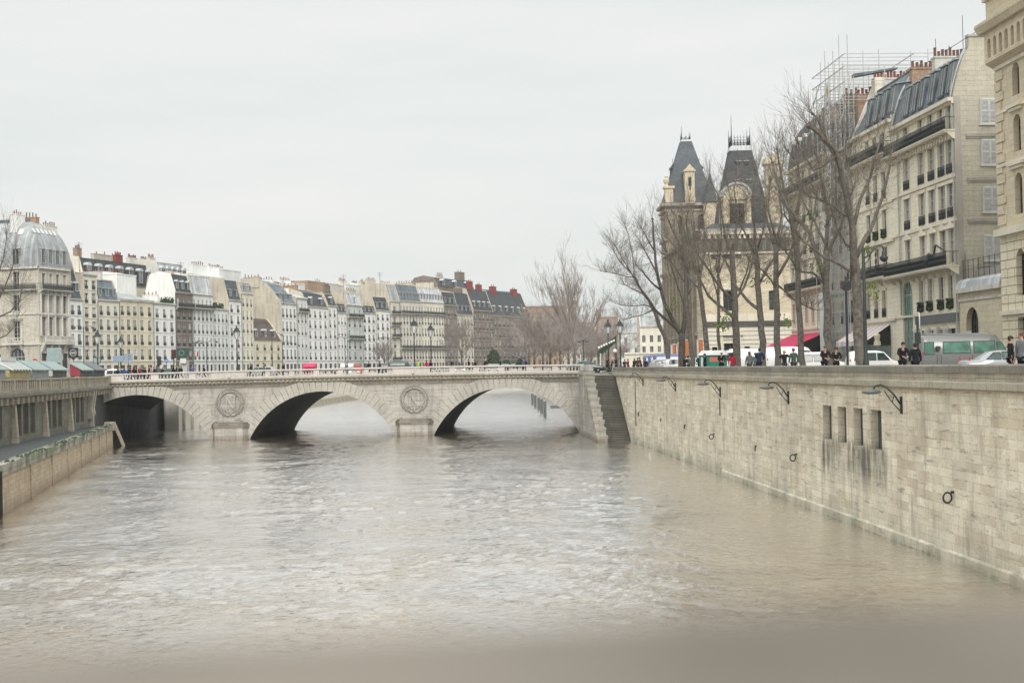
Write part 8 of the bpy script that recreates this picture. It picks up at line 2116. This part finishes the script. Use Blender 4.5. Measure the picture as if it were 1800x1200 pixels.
A_ = qpt(qD(8)); mb = MB(); mb.box(0, 6, .3, 2.6, 1.9, 2.2); mb.box(0, .1, .3, 2.6, 0, 1.9); mb.box(5.9, 6, .3, 2.6, 0, 1.9)
tag(mb.build('white_canopy', 'frame_white', None, (A_.x, A_.y, 7.3), urz), 'flat white canopy standing behind the striped book stall', 'canopy')
# distant book stall boxes on the far quay
for k in range(9):
    px = 862 + k * 7.2; D = 395 + k * 11; mb = MB(); mb.box(-1.5, 1.3, -.5, .5, 0, .9); mb.extr([(-.8, .8), (-.8, .95), (.7, 1.3), (.7, 1.1)], -1.6, 1.4, 'x', 1)
    x = XP(px, D); tag(mb.build('book_stall', ['stall_green', 'lid_pale'], None, (x, D, ZG + .8), R(50)), ['nearest', 'second', 'third', 'fourth', 'fifth', 'sixth', 'seventh', 'eighth', 'farthest'][k] + ' of the small closed book boxes on the far quay', 'book stall', 'far closed book boxes')
# litter: gull on the water
for k, (px, py) in enumerate(((1201, 820), (1142, 801))):
    p = G(px, py); mb = MB(); mb.lathe([(.02, -.14), (.08, -.08), (.10, 0), (.06, .12), (.02, .2)], (0, 0, .06), 8); mb.lathe([(.02, -.05), (.045, 0), (.02, .05)], (0, -.1, .2), 7)
    me = mb.mesh('gull', 'frame_white', True)
    tag(put('gull', me, None, p), ['white gull floating near the right wall, closer one', 'white gull floating near the stairs, farther one'][k], 'gull', 'gulls on the river')

# ================================================================ PEOPLE
for nm, c in (('skin', (.42, .25, .18)), ('hair_dark', (.02, .016, .013)), ('hair_brown', (.09, .05, .03)), ('hair_blond', (.35, .25, .12)), ('shoe', (.02, .02, .02)), ('cap_white', (.7, .7, .68)), ('cap_yellow', (.45, .38, .12))):
    paint(nm, c, .8)
CL = {'black': (.016, .017, .019), 'navy': (.02, .03, .06), 'blue': (.05, .10, .24), 'red': (.36, .02, .035), 'grey': (.14, .145, .15), 'white': (.62, .61, .6), 'pink': (.5, .25, .26), 'brown': (.10, .07, .05), 'green': (.05, .08, .06), 'hivis': (.45, .62, .05), 'purple': (.12, .12, .28), 'denim': (.06, .08, .12), 'darkred': (.2, .03, .035)}
for k, c in CL.items(): paint('cloth_' + k, c, .95, var=.2, scale=6, spec=.1)
def skin_mesh(name, nodes, edges, mats_, sub=1, root=0):
    """grow one smooth surface over a skeleton; nodes = [(xyz, rx, ry)]"""
    me = bpy.data.meshes.new(name); me.from_pydata([n_[0] for n_ in nodes], edges, [])
    o = bpy.data.objects.new(name, me); COL.objects.link(o)
    o.modifiers.new('s', 'SKIN'); sv = me.skin_vertices[0].data
    for i, n_ in enumerate(nodes): sv[i].radius = (n_[1], n_[2] if len(n_) > 2 else n_[1])
    sv[root].use_root = True
    sb_ = o.modifiers.new('u', 'SUBSURF'); sb_.levels = sub; sb_.render_levels = sub
    dg = bpy.context.evaluated_depsgraph_get(); r_ = bpy.data.meshes.new_from_object(o.evaluated_get(dg)); bpy.data.objects.remove(o)
    r_.name = name; r_.materials.clear()
    for q in mats_: r_.materials.append(MATS[q])
    r_.polygons.foreach_set('use_smooth', [True] * len(r_.polygons)); return r_
POSES = {
 'stand': dict(el=[(-.25, .02, 1.14), (.25, .02, 1.14)], wr=[(-.27, -.05, .88), (.27, -.05, .88)], kn=[(-.10, -.02, .50), (.10, -.01, .50)], an=[(-.11, .0, .09), (.11, .02, .09)], lean=0.0),
 'lean': dict(el=[(-.27, -.22, 1.20), (.27, -.22, 1.20)], wr=[(-.10, -.40, 1.08), (.10, -.40, 1.08)], kn=[(-.10, .03, .50), (.11, .05, .50)], an=[(-.11, .08, .09), (.12, .10, .09)], lean=-.14),
 'walk': dict(el=[(-.25, .10, 1.15), (.25, -.08, 1.15)], wr=[(-.24, .05, .90), (.26, -.25, .95)], kn=[(-.10, -.16, .52), (.10, .06, .50)], an=[(-.10, -.22, .10), (.10, .34, .14)], lean=-.03),
 'camera': dict(el=[(-.34, -.14, 1.30), (.34, -.14, 1.30)], wr=[(-.10, -.26, 1.52), (.10, -.26, 1.52)], kn=[(-.11, -.01, .50), (.11, .0, .50)], an=[(-.13, .0, .09), (.14, .02, .09)], lean=0.0),
}
_pm = {}
def person_meshes(pose, long_coat, hat):
    key = (pose, long_coat, hat)
    if key in _pm: return _pm[key]
    q = POSES[pose]; ln = q['lean']
    def L3(x, y, z): return (x, y + ln * max(0, (z - .95)) / .6, z)
    pel, sp, ch, nk = (0, 0, .96), L3(0, 0, 1.15), L3(0, 0, 1.36), L3(0, 0, 1.50)
    hb, hm, ht = L3(0, -.03, 1.57), L3(0, -.015, 1.64), L3(0, .0, 1.70)
    sh = [L3(-.17, 0, 1.42), L3(.17, 0, 1.42)]
    nodes = [(pel, .13, .10), (sp, .12, .09), (ch, .14, .10), (nk, .052, .052), (hb, .062, .066), (hm, .075, .09), (ht, .06, .075)]
    ed = [(0, 1), (1, 2), (2, 3), (3, 4), (4, 5), (5, 6)]
    for s_ in (0, 1):
        i = len(nodes); hand = Vector(q['wr'][s_]); fa = (hand - Vector(q['el'][s_])).normalized(); pm = hand + fa * .07
        nodes += [(sh[s_], .055), (q['el'][s_], .042), (q['wr'][s_], .027), (tuple(pm), .036, .018)]; ed += [(2, i), (i, i + 1), (i + 1, i + 2), (i + 2, i + 3)]
        i = len(nodes); hx = -.095 if s_ == 0 else .095
        an = q['an'][s_]; nodes += [((hx, 0, .88), .085), (q['kn'][s_], .058), (an, .04), ((an[0], an[1] - .15, .05), .035)]; ed += [(0, i), (i, i + 1), (i + 1, i + 2), (i + 2, i + 3)]
    body = skin_mesh('body', nodes, ed, ['skin', 'hair_dark'])
    # nose, ears, eyes, mouth and fingers joined into the same mesh
    ex = MB(); hx_, hy_, hz_ = hm
    ex.lathe([(.017, -.02), (.012, .0), (.004, .03)], (hx_, hy_ - .098, hz_ - .01), 6)
    for s_ in (-1, 1):
        ex.lathe([(.006, -.03), (.014, 0), (.006, .03)], (hx_ + s_ * .08, hy_ + .005, hz_), 6)
        ex.box(hx_ + s_ * .03 - .012, hx_ + s_ * .03 + .012, hy_ - .094, hy_ - .08, hz_ + .012, hz_ + .022, 1)
    ex.box(hx_ - .022, hx_ + .022, hy_ - .092, hy_ - .08, hz_ - .052, hz_ - .046, 1)
    for s_ in (0, 1):
        hand = Vector(q['wr'][s_]); fa = (hand - Vector(q['el'][s_])).normalized(); sd = fa.cross(Vector((0, 1, .2))).normalized(); cl_ = fa.cross(sd)
        for k, l_ in enumerate((.062, .072, .066, .052)):
            b0 = hand + fa * .10 + sd * (.024 - .016 * k); ex.tube([b0 - fa * .02, b0 + fa * l_ * .5 + cl_ * .008, b0 + fa * l_ * .85 + cl_ * .026], [.009, .0085, .006], 5)
        b0 = hand + fa * .045 + sd * .028; ex.tube([b0, b0 + sd * .022 + fa * .03, b0 + sd * .025 + fa * .055 + cl_ * .01], [.011, .010, .007], 5)
    i0 = len(body.vertices); vs = [v.co[:] for v in body.vertices] + ex.v; fs = [tuple(p.vertices) for p in body.polygons] + [tuple(i + i0 for i in f) for f in ex.f]
    b2 = bpy.data.meshes.new('body'); b2.from_pydata(vs, [], fs); b2.materials.append(MATS['skin']); b2.materials.append(MATS['hair_dark'])
    b2.polygons.foreach_set('material_index', [0] * len(body.polygons) + ex.m); b2.polygons.foreach_set('use_smooth', [True] * len(fs)); b2.update()
    # coat
    hem = .62 if long_coat else .86
    nodes = [(pel, .165, .125), (sp, .155, .12), (ch, .175, .13), (L3(0, .01, 1.47), .085, .08), ((0, .01, hem), .18 if long_coat else .16, .135)]
    ed = [(0, 1), (1, 2), (2, 3), (0, 4)]
    for s_ in (0, 1):
        i = len(nodes); e, w_ = Vector(q['el'][s_]), Vector(q['wr'][s_]); nodes += [(sh[s_], .082), (tuple(e), .064), (tuple(e.lerp(w_, .92)), .047)]; ed += [(2, i), (i, i + 1), (i + 1, i + 2)]
    coat = skin_mesh('coat', nodes, ed, ['cloth_black'])
    nodes = [((0, 0, .94), .14, .115)]; ed = []
    for s_ in (0, 1):
        i = len(nodes); hx = -.095 if s_ == 0 else .095; an = q['an'][s_]; nodes += [((hx, 0, .86), .098), (q['kn'][s_], .073), ((an[0], an[1], an[2] + .03), .06)]; ed += [(0, i), (i, i + 1), (i + 1, i + 2)]
    trou = skin_mesh('trousers', nodes, ed, ['cloth_denim'])
    mb = MB()
    for s_ in (0, 1):
        an = q['an'][s_]; mb.lathe([(.045, -.08), (.05, -.03), (.046, .02)], (an[0], an[1], an[2]), 8); mb.tube([(an[0], an[1] + .05, an[2] - .045), (an[0], an[1] - .08, an[2] - .05), (an[0], an[1] - .19, an[2] - .06)], [.042, .045, .03], 8)
    shoe = mb.mesh('shoes', 'shoe', True)
    mb = MB(); c_ = Vector(hm); prof = [(.088, -.01), (.094, .03), (.085, .07), (.055, .10), (.01, .115)]
    mb.lathe(prof, (c_.x, c_.y + .016, c_.z), 12, 0, 0, 1.12)
    mb.lathe([(.05, -.09), (.078, -.05), (.09, .0), (.09, .03)], (c_.x, c_.y + .035, c_.z), 10, 0, 0, .9)
    if hat == 'cap': mb.lathe([(.10, .03), (.103, .07), (.07, .115), (.01, .13)], (c_.x, c_.y + .01, c_.z), 12, 1, 0, 1.15); mb.box(c_.x - .07, c_.x + .07, c_.y - .18, c_.y - .07, c_.z + .035, c_.z + .045, 1)
    if hat == 'long': mb.lathe([(.07, -.22), (.085, -.1), (.09, 0)], (c_.x, c_.y + .055, c_.z), 10, 0, 0, .7)
    if hat == 'beanie': mb.lathe([(.103, .0), (.107, .05), (.085, .10), (.02, .135)], (c_.x, c_.y + .012, c_.z), 12, 1, 0, 1.12)
    hair = mb.mesh('hair', ['hair_dark', 'cap_white'], True)
    _pm[key] = (b2, coat, trou, shoe, hair); return _pm[key]
def setm(o, i, mt):
    o.material_slots[i].link = 'OBJECT'; o.material_slots[i].material = MATS[mt]
def person(px, D, lab, coat='black', trou='denim', pose='stand', hair='hair_dark', hat=None, rz=180, long_coat=False, zb=None, h=1.75, hatm='cap_white', bag=False, group=None):
    """rz 180 = back to the camera, 0 = facing it"""
    b_, c_, t_, s_, h_ = person_meshes(pose, long_coat, hat)
    zb = ZG + .13 if zb is None else zb
    t = thing('person', lab, 'person', (XP(px, D), D, zb), R(rz), group); k = h / 1.76; t.scale = (k, k, k)
    put('body', b_, t); o = put('coat', c_, t); setm(o, 0, 'cloth_' + coat); o = put('trousers', t_, t); setm(o, 0, 'cloth_' + trou); put('shoes', s_, t)
    o = put('hair', h_, t); setm(o, 0, hair); setm(o, 1, hatm)
    return t
def wallD(px, off=.9): 
    # depth at which the column px meets a line off metres behind the quay wall
    lo, hi = 45.0, 164.0
    for _ in range(40):
        m_ = (lo + hi) / 2
        if (XP(px, m_) - wallp(m_, off).x) > 0: hi, lo = hi, m_
        else: hi = m_
        
    return (lo + hi) / 2
def wallD(px, off=.9):
    best = min((abs(XP(px, d / 4) - wallp(d / 4, off).x), d / 4) for d in range(180, 660)); return best[1]
gq = 'people standing behind the right quay wall'
person(1268, wallD(1268), 'man in black with a white cap between the green cabin and the red jacket', 'black', 'black', 'lean', 'hair_brown', 'cap', 0, h=1.8, group=gq)
person(1287, wallD(1287), 'person in a bright red jacket behind the quay wall', 'red', 'denim', 'stand', 'hair_dark', 'long', 160, h=1.66, group=gq)
person(1317, wallD(1317), 'woman with a pale pink scarf left of the broad dark couple', 'grey', 'black', 'stand', 'hair_brown', 'long', 200, h=1.7, group=gq)
person(1334, wallD(1334, .8), 'broad man in a long dark coat before the white van', 'navy', 'black', 'lean', 'hair_dark', None, 150, True, h=1.88, group=gq)
person(1328, wallD(1328, 1.5), 'person in grey half hidden behind the broad man', 'grey', 'black', 'stand', 'hair_dark', None, 180, h=1.62, group=gq)
person(1379, wallD(1379), 'person in black with a yellow hat raising both arms to take a photo', 'black', 'denim', 'camera', 'hair_blond', 'beanie', 160, h=1.66, hatm='cap_yellow', group=gq)
person(1395, wallD(1395), 'tall person in a dark green coat right of the photographer with the yellow hat', 'green', 'black', 'stand', 'hair_brown', None, 190, h=1.76, group=gq)
person(1449, wallD(1449), 'man in a black coat facing the river under the second tree from the tall lamp', 'black', 'black', 'lean', 'hair_brown', None, 10, h=1.80, group=gq)
person(1470, wallD(1470), 'person in black with a white shirt front and dark hat', 'black', 'black', 'lean', 'hair_dark', 'beanie', -10, h=1.68, hatm='hair_dark', group=gq)
person(1586, wallD(1586), 'man in black leaning on the wall with clasped hands, left of the grey minibus', 'black', 'black', 'lean', 'hair_dark', None, 5, h=1.76, group=gq)
person(1609, wallD(1609), 'person in black seen from behind beside the sign post', 'black', 'black', 'stand', 'hair_dark', None, 185, h=1.68, group=gq)
person(1777, wallD(1777), 'dark-haired man in black in profile at the right edge', 'black', 'black', 'stand', 'hair_dark', None, 60, h=1.76, group=gq)
person(1797, wallD(1797), 'tall ginger man in a dark jacket cut by the right edge of the photo', 'grey', 'black', 'stand', 'hair_brown', None, -60, h=1.86, group=gq)
for k, (px, c_, lab) in enumerate(((1098, 'black', 'person in black just right of the corner lantern post'), (1104, 'darkred', 'person in dark red among the group by the corner lantern post'), (1114, 'black', 'person in black at the middle of the group by the corner lantern'), (1121, 'brown', 'person in brown within the group by the corner lantern'),
                              (1127, 'darkred', 'person with a dark red jacket at the right of the lantern group'), (1135, 'navy', 'person in navy standing alone left of the silver estate car'), (1203, 'black', 'person in black in front of the white estate car'), (1210, 'grey', 'person in grey crouching by the white estate car'),
                              (1230, 'black', 'person in black with a yellow hat left of the green cabin'), (1239, 'black', 'second dark-clad person left of the green cabin'))):
    person(px, min(160, wallD(px, 1.2 + (k % 3) * .7)), lab, c_, 'black', 'stand' if k % 2 else 'lean', 'hair_dark', ('beanie' if k == 8 else None), (k * 67) % 360, h=1.6 + .04 * (k % 5), hatm='cap_yellow', group=gq)
gb = 'people crossing the bridge'
crowd = [(207, 'black', 'leftmost person in black of the bridge group, next to the white car'), (213, 'navy', 'person in navy second from the left of the bridge group'), (218, 'blue', 'person in a blue jacket in the bridge group'), (222, 'blue', 'second blue-jacketed person in the bridge group'),
         (228, 'darkred', 'person in dark red left of the pink-clad child on the bridge'), (231, 'pink', 'small person in pink in the bridge group'), (235, 'black', 'person in black left of the scarlet jacket on the bridge'), (244, 'red', 'person in a scarlet jacket in the bridge group'), (239, 'black', 'person in black just left of the scarlet jacket'),
         (250, 'grey', 'person in grey right of the scarlet jacket'), (256, 'black', 'person in black fifth from the right of the bridge group'), (261, 'navy', 'person in navy fourth from the right of the bridge group'), (266, 'pink', 'person with a pinkish jacket third from the right of the bridge group'), (271, 'navy', 'second navy-clad person near the right of the bridge group'),
         (276, 'green', 'person in dark green near the right end of the bridge group'), (284, 'black', 'rightmost person in black of the bridge group, bending'), (305, 'black', 'person in a wide black coat under the taller traffic light'), (310, 'black', 'second person in black under the taller traffic light'), (319, 'black', 'person in black with arm raised beside the news stand'),
         (337, 'purple', 'person in blue violet standing right of the news stand'), (359, 'black', 'lone person in black walking on the bridge left of the solid panel'), (498, 'black', 'lone person in black walking left of the white front'), (464, 'grey', 'person in grey standing under the double arm lamp'),
         (646, 'black', 'person in dark clothes leaning on the balustrade near the left of the middle'), (736, 'hivis', 'person in a yellow high visibility vest left of the red jacket'), (730, 'blue', 'person in blue beside the high visibility vest'), (750, 'red', 'person in a scarlet jacket beside the right lantern of the middle pair'), (753, 'pink', 'person in pink red close behind the scarlet jacket'),
         (757, 'black', 'person in black right of the scarlet pair'), (824, 'black', 'first of three dark figures right of the middle of the bridge'), (835, 'black', 'second and widest of the three dark figures'), (852, 'black', 'third of the three dark figures on the bridge'),
         (921, 'purple', 'person in a violet jacket walking with a partner on the bridge'), (925, 'navy', 'partner in navy beside the violet jacket'), (1068, 'black', 'person in black at the top of the river stairs'), (1075, 'navy', 'person in navy at the top of the river stairs'), (1083, 'black', 'rightmost dark person at the top of the stairs')]
crowd += [(209, 'grey', 'grey-clad person second in the left end of the bridge group'), (226, 'black', 'dark-clad person between the two blue jackets and the dark red one'), (247, 'black', 'dark-clad person just right of the scarlet jacket'), (253, 'navy', 'navy-clad person in the thick of the bridge group'),
          (264, 'black', 'dark-clad person in the right half of the bridge group'), (280, 'grey', 'grey-clad person near the right end of the bridge group'), (314, 'black', 'third dark figure under the taller traffic light'), (441, 'black', 'dark figure beside the silver car on the bridge'),
          (610, 'grey', 'grey figure walking on the bridge above the middle arch'), (668, 'black', 'dark figure walking right of the middle arch crown'), (793, 'navy', 'navy figure walking right of the middle lantern pair'), (880, 'black', 'dark figure above the crown of the right arch'), (962, 'brown', 'brown-clad figure walking towards the right bridge end')]
for k, (px, c_, lab) in enumerate(crowd):
    D = BY + 1.2 + (k * 37 % 10) * .22 if px < 1060 else 176 + (k % 3) * 3
    person(px, D, lab, c_, 'black' if k % 3 else 'denim', ('walk', 'stand', 'walk', 'lean')[k % 4], ('hair_dark', 'hair_brown', 'hair_dark', 'hair_blond')[k % 4], (None, 'long', None, 'cap', 'beanie')[k % 5], (90 if k % 2 else -90) + (k * 29 % 50) - 25,
           k % 3 == 0, topz(XP(px, D)) + .16, (1.35 if 'small' in lab else 1.66 + .035 * (k * 7 % 5)), 'cloth_grey', group=gb)

for px, D, c_, lab, hb in ((116, 143, 'pink', 'person in pale pink browsing between the grey and the crimson book stalls', 150), (186, 176, 'black', 'person in black at the corner where the stalls meet the bridge', 90), (108, 139, 'white', 'person in white bending over the open end of the dark grey stall', 60)):
    t = person(px, D, lab, c_, 'black', 'stand', 'hair_dark', 'long' if c_ == 'pink' else None, hb, h=1.74, group='people by the book stalls'); t.location.x -= 1.0
# far terrace with globe lights behind the stairs head
D = 215; t = thing('terrace_canopy', 'dark green terrace canopy with a rising line of white globe lights', 'canopy', (XP(1052, D), D, ZG), 0)
mb = MB(); q0, q1 = P(1050, 634, D), P(1082, 603, D); W_ = q1.x - q0.x
mb.extr([(0, 3.2), (W_, 5.6), (W_, 4.6), (0, 2.3)], 0, 2.2, 'y'); mb.box(0, .15, 0, .15, 0, 2.3); mb.box(W_ - .15, W_, 0, .15, 0, 4.6); mb.build('canopy', 'leaf_dark', t)
for k in range(7):
    p = P(1053 + 4.3 * k, 611 - 2.0 * k, D); mb = MB(); mb.lathe([(.02, -.2), (.15, -.13), (.2, 0), (.15, .13), (.02, .2)], (p.x - t.location.x, -.1, p.z - ZG), 8); mb.build('globe_light', 'cap_white', t, smooth=True)
p = P(1081, 617, 205); mb = MB(); mb.lathe([(.02, -.32), (.24, -.2), (.32, 0), (.24, .2), (.02, .32)], (0, 0, p.z - ZG), 10); o = mb.mesh('globe', 'cap_white', True)
t = thing('globe_lamp', 'single large white globe lamp beside the bridge corner lantern', 'street lamp', (p.x, 205, ZG)); put('globe', o, t); mb = MB(); mb.tube([(0, 0, 0), (0, 0, p.z - ZG - .3)], .06, 6); mb.build('post', 'iron', t)
for px, yt, lab in ((1021, 623, 'thin white bollard post behind the dark green car'), (1056, 621, 'thin white post right of the dark green car')):
    D = 186; mb = MB(); H = P(px, yt, D).z - ZG; mb.lathe([(.09, 0), (.09, H - .1), (.05, H)], (0, 0, 0), 8); tag(mb.build('white_post', 'frame_white', None, (XP(px, D), D, ZG)), lab, 'post')
# ================================================================ HAZE
m = bpy.data.materials.new('haze'); m.use_nodes = True; MATS['haze'] = m
nt = m.node_tree; nt.nodes.clear(); L = nt.links.new
pv = N(nt, 'ShaderNodeVolumePrincipled'); pv.inputs['Density'].default_value = 0.00013
pv.inputs['Color'].default_value = (.93, .96, .97, 1); pv.inputs['Anisotropy'].default_value = 0.2
ou = N(nt, 'ShaderNodeOutputMaterial'); L(pv.outputs[0], ou.inputs['Volume'])
mb = MB(); mb.box(-3600, 3600, -320, 5100, -5.5, 60)
struct(mb.build('haze', 'haze'), 'stuff')
